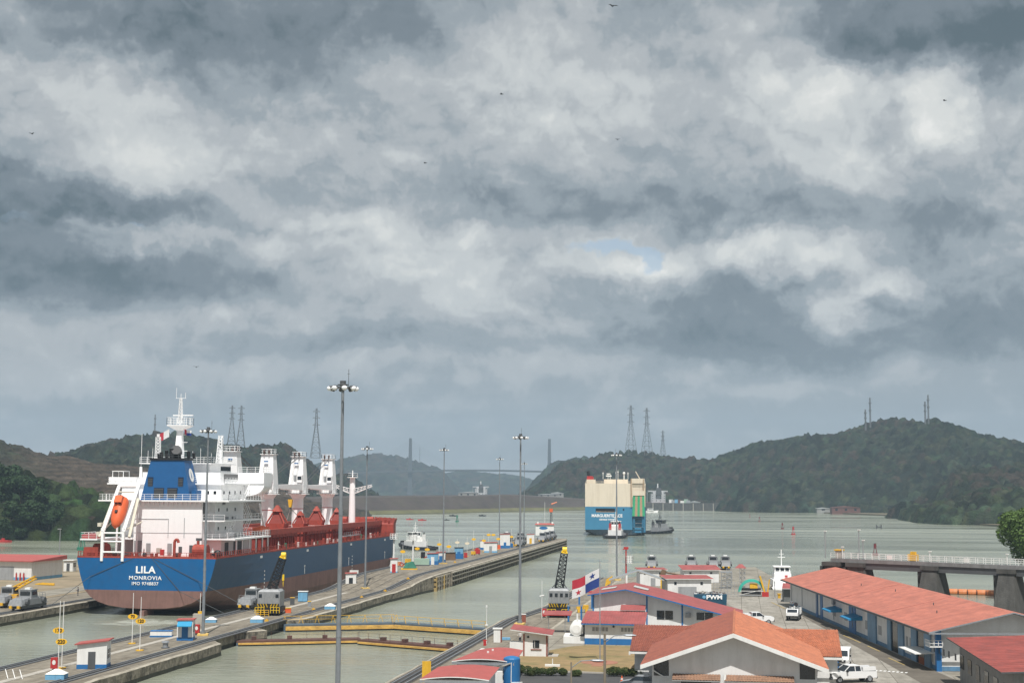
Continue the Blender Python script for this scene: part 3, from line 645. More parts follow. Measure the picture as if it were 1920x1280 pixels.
# ------------------------------------------------------------------ light masts
def make_mast():
    t = thing('light_mast', 'tall grey light mast', 'light mast', (0, 0, 0), 0, 'tall floodlight masts along the lock walls')
    b = MB(); b.cyl((0, 0, 0), (0, 0, 31.2), .245, mast_grey, r1=.12, n=12); b.cyl((0, 0, 20), (0, 0, 20.5), .185, mast_grey, n=12); b.cyl((0, 0, 9.7), (0, 0, 10.2), .23, mast_grey, n=12); b.build('pole', t)
    b = MB(); b.box(-.8, .8, -.8, .8, -.1, .28, mat('yellow_plinth', (.65, .45, .14), .8, var=.2)); b.cyl((0, 0, .28), (0, 0, .6), .42, mast_grey, n=12); b.build('base', t)
    b = MB(); n = 16; r = .8
    ring = [(r*math.cos(2*math.pi*i/n), r*math.sin(2*math.pi*i/n), 31.0) for i in range(n+1)]
    b.tube(ring, .05, dgrey, n=5); b.tube([(x*.55, y*.55, 31.25) for x, y, z in ring], .05, dgrey, n=5)
    for i in range(0, n, 4): b.cyl((0, 0, 31.15), ring[i], .045, dgrey, n=4)
    b.cyl((0, 0, 30.85), (0, 0, 31.6), .26, dgrey, n=10); b.build('lamp_ring', t)
    for i in range(8):
        a = 2*math.pi*(i+.5)/8; c = Vector((math.cos(a)*1.0, math.sin(a)*1.0, 30.98)); d = Vector((math.cos(a), math.sin(a), -.45)).normalized()
        q = MB(); q.cyl(c-d*.22, c+d*.14, .12, dgrey, r1=.26, n=10); f = q.build('floodlight', t)
        q = MB(); q.ball(c+d*.16, .26, lamp_glass, n=10, k=6, sz=.8); q.build('lens', f)
    b = MB(); b.cyl((.5, 0, 31.1), (.5, 0, 32.6), .025, dgrey, n=4); b.cyl((.38, 0, 32.2), (.62, 0, 32.2), .02, dgrey, n=4); b.build('antenna', t)
    return t
mast = make_mast()
ml = [((-34.0, 119.5, WN), 'nearest and tallest light mast in the foreground between the two water lanes'),
      ((-80.9, 209.5, WN), 'light mast by the blue booth, crossing the stern of the bulk carrier'),
      ((-82.6, 311, 2.0), 'light mast on the ramp of the centre wall in front of the ship bow'),
      ((-80.4, 385, WF), 'light mast rising beside the tugboat moored past the ship bow'),
      ((-84.6, 502, WF), 'light mast on the far part of the centre wall, left of the pair'),
      ((-36.4, 237, WN), 'light mast at the right lock wall beside the guard house roof'),
      ((-89.3, 592, WF), 'farthest and smallest light mast, just behind the tall one on the right wall'),
      ((-30.6, 358, WN), 'light mast standing in front of the car carrier')]
for i, (p, lab) in enumerate(ml):
    o = mast if i == 0 else dup(mast, p, R(17*i))
    o.location = p; o['label'] = lab
# ------------------------------------------------------------------ depth number poles
signy = mat('yellow_sign_board', (.80, .46, .02), .6, var=.08)
txtm = mat('sign_lettering', (.03, .02, .015), .7, var=.02); txtw = mat('white_lettering', (.85, .85, .85), .6, var=.02)
def num_pole(px, py, z, h, num, zs, label, group='yellow number boards on white poles', disc=.62, double=False, dx=0, col=None):
    p = G(px, py, z); t = thing('marker_pole', label, 'marker pole', p, R(9), group)
    b = MB(); b.cyl((0, 0, 0), (0, 0, h), .06, white, r1=.04, n=6); b.cyl((0, 0, 0), (0, 0, .12), .55, yellow, n=10); b.build('pole', t)
    n = 12 
    def board(x):
        b = MB(); vs = [(x+disc*1.15*math.cos(2*math.pi*k/n), -.08, zs+disc*.62*math.sin(2*math.pi*k/n)) for k in range(n)]; vs += [(x_, 0, z_) for x_, y_, z_ in vs]
        b.add(vs, [tuple(range(n)), tuple(range(2*n-1, n-1, -1))]+[(k, n+k, n+(k+1) % n, (k+1) % n) for k in range(n)], col or signy); return b.build('number_board', t)
    s = board(dx)
    if num: text(num, disc*1.0, txtm, s, (dx, -.09, zs), (R(90), 0, 0), name='numeral', bold=.02)
    if double: board(dx+disc*2.6)
    return t
num_pole(115.5, 1252, WN, 8.2, '170', 4.6, 'marker pole with the half hidden 170 board beside the 220 pole', dx=-.55)
num_pole(108.7, 1256, WN, 8.4, '220', 3.45, 'marker pole carrying the yellow 220 board near the red hydrant box', dx=.3)
num_pole(247.5, 1206, WN, 7.2, '70', 3.85, 'marker pole carrying the yellow 70 board against the ship stern wash')
num_pole(262, 1219, WN, 7.3, '120', 4.0, 'marker pole carrying the yellow 120 board near the blue and white box')
far_poles = [(160, 640, 2.1), (283, 620, 2.4), (370, 610, 1.9), (473, 560, 2), (555, 590, 2.2), (768, 500, 1.8), (855, 520, 2.0), (980, 500, 1.9), (1092, 480, 2), (627, 560, 2.6), (712, 560, 2.3)]
whitebd = mat('pale_sign_board', (.75, .66, .5), .6)
words = ['beside the first platform tower', 'behind the green tarpaulin', 'beside the pale green container', 'at the first blue booth', 'past the second blue booth', 'before the white kiosk on the wall', 'behind the small white house', 'left of the white and blue booth', 'near the parked white mule', 'with a pale round board past the brown shed', 'with a pale round board by the dark blue booth']
for k, (x, y, zs) in enumerate(far_poles):
    num_pole(x/4.573+720, y/4.573+920, WF, 5.4+.5*(k % 3), None, zs+1.6, 'yellow marker pole on the far centre wall '+words[k] if k < 9 else 'marker pole '+words[k], disc=.62, col=whitebd if k > 8 else None)
num_pole(897/4.573+720, 500/4.573+920, WF, 5.6, None, 4.9, 'far marker pole with two yellow boards side by side', double=True)

# ------------------------------------------------------------------ booths and boxes on the centre wall
roof_red = mat('red_sheet_roof', (.36, .085, .075), .7, var=.1, scale=.5, dirt=(.2, .05, .045), damt=.4, dscale=(.6, .6, .6))
def booth(name, label, p, w, d, h, rz, wallm, dado, roofm, door=True, door_m=None, win=True, over=.35, slope=.35, lower=.55, group=None, cat='booth', awn=None):
    t = thing(name, label, cat, p, rz, group)
    s_ = slope/(w+2*over); b = MB(); b.hexa([(-w/2, -d/2, lower), (w/2, -d/2, lower), (w/2, d/2, lower), (-w/2, d/2, lower)], [(-w/2, -d/2, h+over*s_), (w/2, -d/2, h+(w+over)*s_), (w/2, d/2, h+(w+over)*s_), (-w/2, d/2, h+over*s_)], wallm); b.build('wall', t)
    b = MB(); b.box(-w/2-.02, w/2+.02, -d/2-.02, d/2+.02, 0, lower-.003, dado); b.build('plinth', t)
    b = MB(); z0 = h+.01
    b.hexa([(-w/2-over, -d/2-over, z0), (w/2+over, -d/2-over, z0+slope), (w/2+over, d/2+over, z0+slope), (-w/2-over, d/2+over, z0)],
           [(-w/2-over, -d/2-over, z0+.14), (w/2+over, -d/2-over, z0+slope+.14), (w/2+over, d/2+over, z0+slope+.14), (-w/2-over, d/2+over, z0+.14)], roofm); b.build('roof', t)
    if door:
        b = MB(); b.box(-.45, .45, -d/2-.05, -d/2-.005, .05, min(2.1, h-.2), door_m or dgrey); b.build('door', t)
    if win:
        b = MB(); b.box(w/2+.005, w/2+.05, -d*.3, d*.3, h*.42, h*.8, glass); f = b.build('window', t)
        b = MB(); b.box(w/2+.05, w/2+.08, -.04, .04, h*.42, h*.8, white); b.box(w/2+.05, w/2+.08, -d*.3, d*.3, h*.6, h*.63, white); b.build('mullion', f)
    if awn:
        b = MB(); b.hexa([(-w*.45, -d/2-1.0, h*.72), (w*.45, -d/2-1.0, h*.72), (w*.45, -d/2-.01, h*.9), (-w*.45, -d/2-.01, h*.9)], [(-w*.45, -d/2-1.0, h*.76), (w*.45, -d/2-1.0, h*.76), (w*.45, -d/2-.01, h*.97), (-w*.45, -d/2-.01, h*.97)], awn); b.build('awning', t)
    return t
booth('wall_hut', 'white hut with sloping dark red roof and grey doorway on the near centre wall', G(163, 1253, WN)+Vector((.3, 1.2, 0)), 3.6, 2.6, 2.9, R(14), white, blue, roof_red, door_m=dgrey, over=.3, slope=.5)
booth('blue_booth', 'blue and white booth with turquoise awning below the ship stern', G(341, 1200, WN)+Vector((.2, 1.0, 0)), 2.3, 2.4, 2.9, R(14), white, blue, roof_red, door_m=blue, slope=.05, over=.15, awn=mat('turquoise_awning', (.03, .27, .48), .6), lower=.5)
booth('ramp_booth', 'white booth with dark open doorway at the foot of the ramp', G(655, 1100, gz(300))+Vector((0, 1.2, 0)), 2.4, 2.4, 3.0, R(16), white, lblue, roof_red, door_m=glass, slope=.1, over=.2)
t = thing('low_crate', 'low white box with blue bands beside the blue booth', 'box', G(303, 1193, WN), R(12))
b = MB(); b.box(-1.6, 1.6, -.7, .7, .25, .85, white); b.build('box_body', t); b = MB(); b.box(-1.63, 1.63, -.73, .73, 0, .247, blue); b.box(-1.63, 1.63, -.73, .73, .853, .95, blue); b.build('band', t)
def cap_box(px, py, z, label, s=1.0, post=True):
    t = thing('pyramid_box', label, 'bollard box', G(px, py, z), R(10), 'blue boxes with white pyramid tops')
    b = MB(); b.box(-1.1*s, 1.1*s, -.8*s, .8*s, 0, .62*s, lblue); b.build('box_body', t)
    b = MB(); b.hexa([(-1.15*s, -.85*s, .623*s), (1.15*s, -.85*s, .623*s), (1.15*s, .85*s, .623*s), (-1.15*s, .85*s, .623*s)], [(-.25*s, -.2*s, 1.15*s), (.25*s, -.2*s, 1.15*s), (.25*s, .2*s, 1.15*s), (-.25*s, .2*s, 1.15*s)], white); b.build('cap', t)
    return t
cap_box(106, 1272, WN, 'large pyramid topped box at the bottom left near the red hydrant'); cap_box(396, 1166, WN, 'small pyramid topped box just right of the light mast base', .8)
cap_box(482, 1166, WN, 'pyramid topped box in front of the rail crane', .95); cap_box(619, 1141, WN, 'pyramid topped box right of the orange crates', .9)
cap_box(485, 1166, WN, 'x') if 0 else None
def fire_box(px, py, z, label):
    t = thing('hydrant_box', label, 'hose box', G(px, py, z), R(8), 'red fire hose boxes')
    b = MB(); b.box(-.42, .42, -.28, .28, .25, 1.55, red); b.box(-.2, .2, -.2, .2, 0, .25, dgrey); b.build('cabinet', t)
    b = MB(); n = 10; b.add([(.22*math.cos(2*math.pi*k/n), -.30, 1.0+.3*math.sin(2*math.pi*k/n)) for k in range(n)], [tuple(range(n))], white); b.build('emblem', t)
fire_box(102, 1256, WN, 'red hose box at the foot of the 220 pole'); fire_box(369, 1189, WN, 'red hose box beside the grey cabinet and mast')
for (x, y, l) in ((1040, 1196, 0),): pass
t = thing('control_cabinet', 'grey control cabinet with thin white post beside the tall mast', 'cabinet', G(371, 1172, WN), R(10))
b = MB(); b.box(-.75, .75, -.6, .6, 0, 1.9, conc); b.build('cabinet_body', t); b = MB(); b.cyl((.3, 0, 1.9), (.3, 0, 5.2), .05, white, n=6); b.box(0, .6, -.2, .2, 1.9, 2.3, yellow); b.build('post', t)
t = thing('mooring_bollard', 'pale round drum on the wall below the blue booth', 'bollard', G(310, 1214, WN)); b = MB(); b.cyl((0, 0, 0), (0, 0, .75), .38, steel, n=12); b.cyl((0, 0, .75), (0, 0, .95), .55, steel, r1=.5, n=12); b.build('drum', t); b = MB(); b.cyl((0, 0, 0), (0, 0, .1), .6, dgrey, n=12); b.build('foot', t)
t = thing('equipment_box', 'light blue upright cabinet at the ship side by the orange crates', 'cabinet', G(568, 1127, WN), R(10)); b = MB(); b.box(-.9, .9, -.7, .7, .1, 1.95, lblue); b.build('cabinet_body', t); b = MB(); b.box(-1, 1, -.8, .8, 1.953, 2.05, white); b.build('lid', t)
for (x, y, w_, h_, m_, lab) in ((540, 1148, 1.1, .8, orange, 'orange red crate behind the yellow barriers'), (548, 1133, .8, 1.3, dgrey, 'grey tool box beside the yellow barriers'), (580, 1136, .6, .9, steel, 'steel drum beside the orange crate')):
    t = thing('tool_crate', lab, 'crate', G(x, y, WN), R(15)); b = MB(); b.box(-w_/2, w_/2, -.4, .4, 0, h_, m_); b.build('crate_body', t); b = MB(); b.box(-w_/2-.05, w_/2+.05, -.45, .45, h_+.003, h_+.09, yellow); b.build('lid', t)
for k, (x, y) in enumerate(((492, 1155), (510, 1151))):
    t = thing('barrier', ('left' if k == 0 else 'right')+' yellow tubular barrier in front of the rail crane', 'barrier', G(x, y, WN), R(8), 'yellow barriers at the rail crane'); b = MB(); b.rail([(-1.1, 0, 0), (1.1, 0, 0)], 1.1, yellow, r=.06, step=.75, bars=3); b.build('rail_frame', t)
# bent ladder-like frames bottom left
t = thing('rail_rack', 'three slanted white tubes lying at the bottom left corner', 'rack', G(30, 1272, WN)); b = MB()
for k in range(3): b.cyl((-1+.9*k, 0, 0), (-1.7+.9*k, .6, 1.0), .05, white, n=5)
b.build('tube', t)
for k, x in enumerate((1036, 1170, 1225)): pass
# yellow stubs along the tracks
lab = ['near the barriers', 'just past the ramp booth', 'halfway up the ramp', 'below the ramp mast', 'before the flat approach wall', 'on the bend of the ramp']
for k, (x, y) in enumerate(((500, 1164), (678, 1120), (765, 1085), (722, 1108), (853, 1054), (588, 1143))):
    z = gz(G(x, y, WN).y); t = G(x, y, z); b = MB(); b.cyl((0, 0, 0), (0, 0, .22), .38, yellow, n=8); b.cyl((0, 0, .22), (0, 0, .4), .16, yellow, n=8)
    o = b.build('yellow_roller', loc=t); tag(o, 'low yellow cable roller '+lab[k], 'roller', 'yellow cable rollers beside the track')

# ------------------------------------------------------------------ the bulk carrier in the left lane
hull_blue = mat('hull_blue', (.003, .098, .27), .42, var=.07, scale=.25, dirt=(.03, .06, .12), damt=.3, dscale=(.3, .08, .3), bump=.02, bscale=.3)
side_blue = mat('shaded_side_blue', (.030, .080, .155), .5, var=.06, scale=.2, dirt=(.05, .09, .14), damt=.35, dscale=(.3, .05, .4), bump=.02, bscale=.3)  # sides painted duller than the transom, their shade put into the colour
hull_brown = mat('antifouling_brown', (.205, .112, .095), .7, var=.2, scale=.4, dirt=(.10, .06, .05), damt=.5, dscale=(.7, .7, .08))
SHX, SHY = -111.8, 259.0
ship = thing('cargo_ship', 'blue and brown hulled bulk carrier with white deckhouse and four white deck cranes', 'cargo ship', (SHX, SHY, 0), 0)
LEN = 168.0; DZ = 10.7
def half_b(y):        # half breadth at deck
    if y < 138: return 13.95
    t = (y-138)/(LEN-138); return max(.25, 13.95*(1-t**2.1))
def section(y):       # (half breadth, z) from sheer to keel
    if y <= .01: return [(13.95, DZ), (13.6, 9.0), (13.1, 7.2), (12.2, 4.7), (11.0, 3.4), (9.5, 2.5), (7.3, 1.8), (4.2, 1.4), (0, 1.25)]
    h = half_b(y); full = [(1, DZ), (1, 9.0), (1, 7.2), (1, 4.7), (1, 3.4), (1, 1.5), (.985, 0), (.95, -1.5), (0, -3.2)]
    if y < 42:
        t = (y/42)**.8; st = section(0); aft = []
        k = min(1, y/42*1.6)
        res = []
        for (a, za), (f, zf) in zip(st, full):
            res.append((min(h, a+(h*f-a)*k), za+(zf-za)*t))
        return res
    if y > 120:
        s = (y-120)/(LEN-120); res = []
        for i, (f, z) in enumerate(full):
            q = max(0, (DZ-z)/DZ); hb = half_b(min(LEN, y+q*q*11)) if z < DZ else h
            res.append((hb*f, z))
        return res
    return [(h*f, z) for f, z in full]
stations = [0, .6, 2, 4, 7, 11, 16, 22, 30, 42, 60, 80, 100, 120, 132, 138, 143, 148, 152, 156, 159, 162, 164.5, 166.5, LEN]
b = MB()
for s in (1, -1):
    for y0, y1 in zip(stations, stations[1:]):
        A0, A1 = section(y0), section(y1)
        for i in range(8):
            q = [(s*A0[i][0], y0, A0[i][1]), (s*A1[i][0], y1, A1[i][1]), (s*A1[i+1][0], y1, A1[i+1][1]), (s*A0[i+1][0], y0, A0[i+1][1])]
            b.add(q, [(0, 1, 2, 3) if s < 0 else (3, 2, 1, 0)], side_blue if i < 3 else hull_brown)
st = section(0)
for i in range(8):
    (a0, z0), (a1, z1) = st[i], st[i+1]
    b.add([(-a0, 0, z0), (a0, 0, z0), (a1, 0, z1), (-a1, 0, z1)], [(3, 2, 1, 0)], hull_blue if i < 3 else hull_brown)
hull = b.build('hull', ship)
b = MB(); b.box(-.45, .45, -1.2, 3.5, -2, .95, hull_brown); b.build('rudder', ship)
b = MB()
pts = [(half_b(y), y) for y in stations[::-1]]+[(-half_b(y), y) for y in stations]
b.add([(x, y, DZ+.02) for x, y in pts], [tuple(range(len(pts)))], deck_red); b.build('deck', ship)
# stanchions and low bulwark along the deck edge
b = MB(); yy = 0
ys_ = [0]+list(np.arange(0, 140, 1.0))
for s in (1, -1):
    for y in np.arange(.3, 140, 1.1):
        x = s*(half_b(y)-.08); b.box(x-.05, x+.05, y-.07, y+.07, DZ+.04, DZ+1.25, deck_red)
    for h_, t_ in ((1.2, .05), (.8, .03), (.45, .03)):
        b.cyl((s*13.87, .2, DZ+h_), (s*13.87, 138, DZ+h_), t_, deck_red, n=4)
    b.box(s*13.9-.04, s*13.9+.04, .1, 138, DZ+.03, DZ+.32, deck_red)
b.cyl((-13.8, .1, DZ+1.1), (13.8, .1, DZ+1.1), .05, deck_red, n=4); b.cyl((-13.8, .1, DZ+.6), (13.8, .1, DZ+.6), .035, deck_red, n=4)
for k in range(25): b.cyl((-13.8+k*1.15, .1, DZ), (-13.8+k*1.15, .1, DZ+1.1), .045, deck_red, n=4)
b.box(-13.8, 13.8, .02, .12, DZ+.03, DZ+.35, deck_red)
b.build('deck_rail', ship)
# fo'c'sle with bulwark
b = MB(); fs_ = [140, 146, 151, 155, 159, 162, 165, 166.8]
P1 = [(half_b(y), y) for y in fs_]; poly = [(x, y) for x, y in P1[::-1]]+[(-x, y) for x, y in P1]
poly = poly[::-1]
b.prism([(x, y) for x, y in poly][::-1] if False else ([(-x, y) for x, y in P1]+[(x, y) for x, y in P1[::-1]])[::-1], DZ+.03, DZ+3.3, deck_red)
for (x0, y0), (x1, y1) in zip(P1, P1[1:]):
    for s in (1, -1):
        b.hexa([(s*x0, y0, DZ+3.3), (s*(x0-.12), y0, DZ+3.3), (s*(x1-.12), y1, DZ+3.3), (s*x1, y1, DZ+3.3)], [(s*(x0+.35), y0+.1, DZ+4.7), (s*(x0+.23), y0+.1, DZ+4.7), (s*(x1+.25), y1+.5, DZ+4.9), (s*(x1+.35), y1+.5, DZ+4.9)], deck_red)
b.build('forecastle', ship)
for s in (-1, 1):
    b = MB(); b.cyl((s*4-1.2, 151, DZ+4.3), (s*4+1.2, 151, DZ+4.3), .9, deck_red, n=10); b.box(s*4-1.6, s*4+1.6, 150.2, 152, DZ+3.3, DZ+4.1, deck_red_dk); b.build('windlass', ship)
    for y in (146, 155, 160):
        b = MB(); b.cyl((s*(half_b(y)-2), y, DZ+3.3), (s*(half_b(y)-2), y, DZ+4.3), .35, deck_red_dk, n=8); b.build('bollard', ship)
b = MB(); b.box(-7, -4, 143, 145, DZ+3.3, DZ+5.2, deck_red); b.build('store_house', ship)
b = MB(); b.box(3, 8, 142, 144.5, DZ+3.3, DZ+4.8, deck_red); b.build('store_house', ship)
# hatch coamings and covers
for k, (y0, y1) in enumerate(((46, 60), (71, 85), (95, 111), (122, 137))):
    b = MB(); b.box(-9.6, 9.6, y0-1.4, y1+1.4, DZ+.03, DZ+2.5, deck_red_dk)
    for y in np.arange(y0-1, y1+1, 1.5):
        for s in (1, -1): b.box(s*9.9-.3, s*9.9+.3, y-.07, y+.07, DZ+.05, DZ+2.3, deck_red)
    c_ = b.build('hatch_coaming', ship)
    b = MB(); m_ = (y0+y1)/2
    b.box(-10.3, 10.3, y0-1.7, m_-.05, DZ+2.6, DZ+3.7, deck_red); b.box(-10.3, 10.3, m_+.05, y1+1.7, DZ+2.6, DZ+3.7, deck_red)
    for y in np.arange(y0, y1, 2.2): b.box(-10.36, 10.36, y-.06, y+.06, DZ+2.7, DZ+3.73, deck_red_dk)
    b.build('hatch_cover', c_)
b = MB()       # side girders joining the hatches: long raised band seen along the deck
b.box(9.4, 10.5, 33, 140, DZ+3.2, DZ+4.4, deck_red); b.box(-10.5, -9.4, 33, 140, DZ+3.2, DZ+4.4, deck_red)
for y in np.arange(34, 140, 3.0):
    for s in (1, -1): b.box(s*10.2-.12, s*10.2+.12, y-.1, y+.1, DZ+.03, DZ+3.2, deck_red)
b.build('side_girder', ship)
r1 = random.Random(2); b = MB()
for k in range(46):
    y = r1.uniform(32, 138); x = r1.uniform(11, 12.6); m_ = r1.choice([deck_red, deck_red_dk, deck_red, green, white, deck_red_dk])
    b.box(x-.2, x+.2, y-.2, y+.3, DZ+.03, DZ+r1.uniform(.5, 1.5), m_)
for y in (58, 96, 126): b.cyl((11.6, y-3, DZ+.9), (11.6, y+3, DZ+.9), .12, deck_red, n=6)
b.build('deck_fitting', ship).__setitem__('kind', 'stuff')
for y in (64.5, 88.7, 114.5):
    b = MB(); b.box(-7, 7, y-2.6, y+2.6, DZ+.03, DZ+3.0, deck_red); b.box(-7, 7, y-2.5, y+2.5, DZ+3.0, DZ+3.1, white); b.rail([(-7, y-2.5, DZ+3.1), (7, y-2.5, DZ+3.1), (7, y+2.5, DZ+3.1)], 1.1, white, r=.05); b.build('mast_house', ship)
b = MB(); b.box(12.0, 12.9, 92, 108, DZ+1.3, DZ+1.45, steel); b.rail([(12.9, 92, DZ+1.4), (12.9, 108, DZ+1.4)], .9, steel, r=.05); b.build('gangway', ship)

# cranes
def crane(y, jib, dx=0.0, top=33.0, win=False):
    t = bpy.data.objects.new('deck_crane', None); C.objects.link(t); t.parent = ship; t.location = (dx, y, 0)
    b = MB(); b.cyl((0, 0, DZ), (0, 0, 21.6), 1.45, ship_white, n=18); b.cyl((0, 0, 21.6), (0, 0, 22.6), 1.45, ship_white, r1=2.2, n=18); b.cyl((0, 0, 18.9), (0, 0, 19.05), 1.49, red, n=18); b.build('pedestal', t)
    b = MB(); b.cyl((0, 0, 22.6), (0, 0, 22.8), 3.0, ship_white, n=18); n = 14
    b.rail([(2.9*math.cos(2*math.pi*i/n), 2.9*math.sin(2*math.pi*i/n), 22.8) for i in range(n+1)], 1.3, ship_white, r=.05, step=1.7, bars=3); b.build('platform', t)
    b = MB(); s = 1 if jib > 0 else -1
    bw, tw = 1.95, 1.45
    b.hexa([(-bw, -1.9, 22.9), (bw, -1.9, 22.9), (bw, 1.9, 22.9), (-bw, 1.9, 22.9)], [(-bw, -1.8, 25), (bw, -1.8, 25), (bw, 1.8, 25), (-bw, 1.8, 25)], ship_white)
    b.hexa([(-bw, -1.8, 25.003), (bw, -1.8, 25.003), (bw, 1.8, 25.003), (-bw, 1.8, 25.003)], [(-tw, -1.3-s*.4, top-1), (tw, -1.3-s*.4, top-1), (tw, 1.1-s*.4, top-1), (-tw, 1.1-s*.4, top-1)], ship_white)
    b.box(-tw*1.15, tw*1.15, -1.8-s*.5, 1.7-s*.5, top-1, top-.85, ship_white)
    b.box(-.6, .6, -1.86, -1.8, 26, 27.4, grey)
    b.box(-.5, .5, -1.83-.1*(s>0), -1.55, 30.2, 30.5, blue)
    b.build('crane_tower', t)
    b = MB(); b.rail([(-tw, -1.6-s*.5, top-.85), (tw, -1.6-s*.5, top-.85), (tw, 1.5-s*.5, top-.85), (-tw, 1.5-s*.5, top-.85), (-tw, -1.6-s*.5, top-.85)], 1.1, ship_white, r=.05, step=1.2); b.build('top_rail', t)
    for dx_ in (-.6, .6):
        b = MB(); b.cyl((dx_-.1, s*1.3, top-.4), (dx_+.1, s*1.3, top-.4), .5, rusty, n=10); b.build('sheave', t)
    b = MB(); b.box(-bw+.1 if s > 0 else .5, -.5 if s > 0 else bw-.1, s*1.8, s*2.8, 25.6, 27.4, ship_white); c2 = b.build('operator_cab', t)
    b = MB(); b.box(-bw+.2 if s > 0 else .7, -.7 if s > 0 else bw-.2, min(s*2.8, s*2.84), max(s*2.8, s*2.84), 26.2, 27.1, glass); b.build('cab_window', c2)
    if jib:
        L = abs(jib); b = MB(); z0 = 24.2
        for x in (-1.5, 1.5):
            b.hexa([(x-.35, s*2.0, z0-.6), (x+.35, s*2.0, z0-.6), (x*.45+.3, s*L, z0-.1), (x*.45-.3, s*L, z0-.1)], [(x-.35, s*2.0, z0+.9), (x+.35, s*2.0, z0+.9), (x*.45+.3, s*L, z0+.6), (x*.45-.3, s*L, z0+.6)], ship_white)
        for k in range(5):
            q = 4+(L-5)*k/4; b.box(-1.4+.7*q/L, 1.4-.7*q/L, s*q-.3, s*q+.3, z0, z0+.5, ship_white)
        b.build('jib', t)
        b = MB()
        for x in (-.7, -.4, .4, .7): b.cyl((x, s*.8, top-1), (x*.8, s*(L-.5), z0+.6), .06, dgrey, n=4)
        b.build('hoist_rope', t)
    return t
crane(42, 23.5, 1.4); crane(66, 0, 1.4); crane(90, -29, 1.2); crane(117, -23, 1.0)
# foremast
t = bpy.data.objects.new('foremast', None); C.objects.link(t); t.parent = ship; t.location = (1.2, 141.5, 0)
b = MB(); b.cyl((0, 0, DZ+2.7), (0, 0, 27.2), 1.0, ship_white, r1=.75, n=12); b.cyl((0, 0, 27.2), (0, 0, 27.4), 1.6, ship_white, n=10); b.rail([(1.5*math.cos(k), 1.5*math.sin(k), 27.4) for k in np.linspace(0, 6.283, 9)], 1.1, ship_white, r=.05, step=2); b.cyl((0, 0, 27.4), (0, 0, 29.3), .15, ship_white, n=6); b.build('mast_post', t)
b = MB()
for s in (-1, 1): b.truss((s*.7, 0, 23.4), (s*5.8, 0, 25.0), 1.3, .5, ship_white, r=.09, n=5)
b.build('cross_arm', t)

# deckhouse ---------------------------------------------------------
def bx(b, x0, x1, y0, y1, z0, z1, m=ship_white): return b.box(x0, x1, y0, y1, z0, z1, m)
b = MB()
bx(b, -11.4, -6.603, 12.0, 30, DZ+.03, 14.2); bx(b, 7.503, 10.4, 12, 30, DZ+.03, 14.2)   # poop house
bx(b, -6.6, 7.5, 9.0, 27, DZ+.03, 21.35)                       # engine casing: the broad lit aft wall
bx(b, -11.2, -6.603, 13.0, 27, 14.203, 21.35); bx(b, 7.503, 8.6, 13, 29.5, 14.203, 21.35)
bx(b, -11.6, 9.4, 14, 29, 21.65, 24.7)                         # officer deck
bx(b, -8.6, 8.0, 17, 29.5, 25.0, 27.2)                         # wheelhouse level
bx(b, -6.5, 5.4, 18, 30, 27.203, 28.9)
b.build('deckhouse', ship)
b = MB()                                                        # deck slabs and overhangs
bx(b, 7.503, 13.9, 10.3, 32, 13.9, 14.2); bx(b, -13.6, -6.603, 8.3, 32, 13.9, 14.2); bx(b, -14.2, -9, 1.5, 8.295, 13.95, 14.25)
bx(b, -13.9, 13.2, 8.2, 30, 21.353, 21.647); bx(b, -14.6, 10.2, 13.5, 30.5, 24.703, 24.997); bx(b, -9.2, 6.2, 16.5, 31, 28.903, 29.1)
bx(b, 8.6, 12.2, 14, 31, 17.5, 17.75)
b.build('deck_slab', ship)
# navigation bridge wings with curved bracket
b = MB()
pr = [(27.2, 25.7), (27.2, 28.4), (33.8, 28.4), (33.8, 25.7)]
bx(b, 8.003, 13.7, 27.2, 32.2, 25.0, 27.3)
cur = [(13.7, 24.99), (9.4, 24.99), (9.4, 22.3)]+[(9.4+4.3*math.sin(a), 24.6-2.2*math.cos(a)) for a in np.linspace(.1, 1.5, 7)]
b.extr(cur, 'y', 27.4, 32.0, ship_white)
b.build('bridge_wing', ship)
b = MB(); bx(b, -14.5, -8.603, 14, 17, 25.0, 26.1); b.build('bridge_wing', ship)
for x, y, z, w_ in ((8.998, 20, 0, 0),): pass
def wins(parent_box, pts, axis, w=.55, h=.65, name='window'):
    for (x, y, z) in pts:
        q = MB()
        if axis == 'x': q.box(x, x+.05, y-w/2, y+w/2, z, z+h, window_black)
        else: q.box(x-w/2, x+w/2, y-.05, y, z, z+h, window_black)
        q.build('window', ship)
wins(ship, [(8.61, 15+4.7*k, 19.4) for k in range(3)]+[(9.41, 15.5+3.2*k, 22.8) for k in range(4)]+[(8.61, 15+4*k, 15.7) for k in range(3)], 'x')
wins(ship, [(6.6+1.5*k, 13.99, 22.8) for k in range(2)], 'y')
q = MB(); q.box(8.01, 8.06, 19, 27.1, 25.9, 26.9, window_black); q.build('window_band', ship)
q = MB(); q.box(2.0, 5.3, 30.01, 30.1, 27.5, 28.5, window_black); q.box(5.41, 5.46, 24, 29.8, 27.6, 28.5, window_black); q.build('window_band', ship)
q = MB(); q.box(7.51, 7.57, 9.3, 11.6, 17.8, 21.2, dgrey); q.build('doorway', ship)
q = MB(); q.rail([(7.6, 9.1, 17.75), (12.1, 9.1, 17.75)], 1.1, ship_white, r=.05); q.rail([(12.1, 14.2, 17.75), (12.1, 31, 17.75)], 1.1, ship_white, r=.05); q.box(7.6, 12.1, 9.1, 13.9, 17.5, 17.75, ship_white); q.build('balcony', ship)
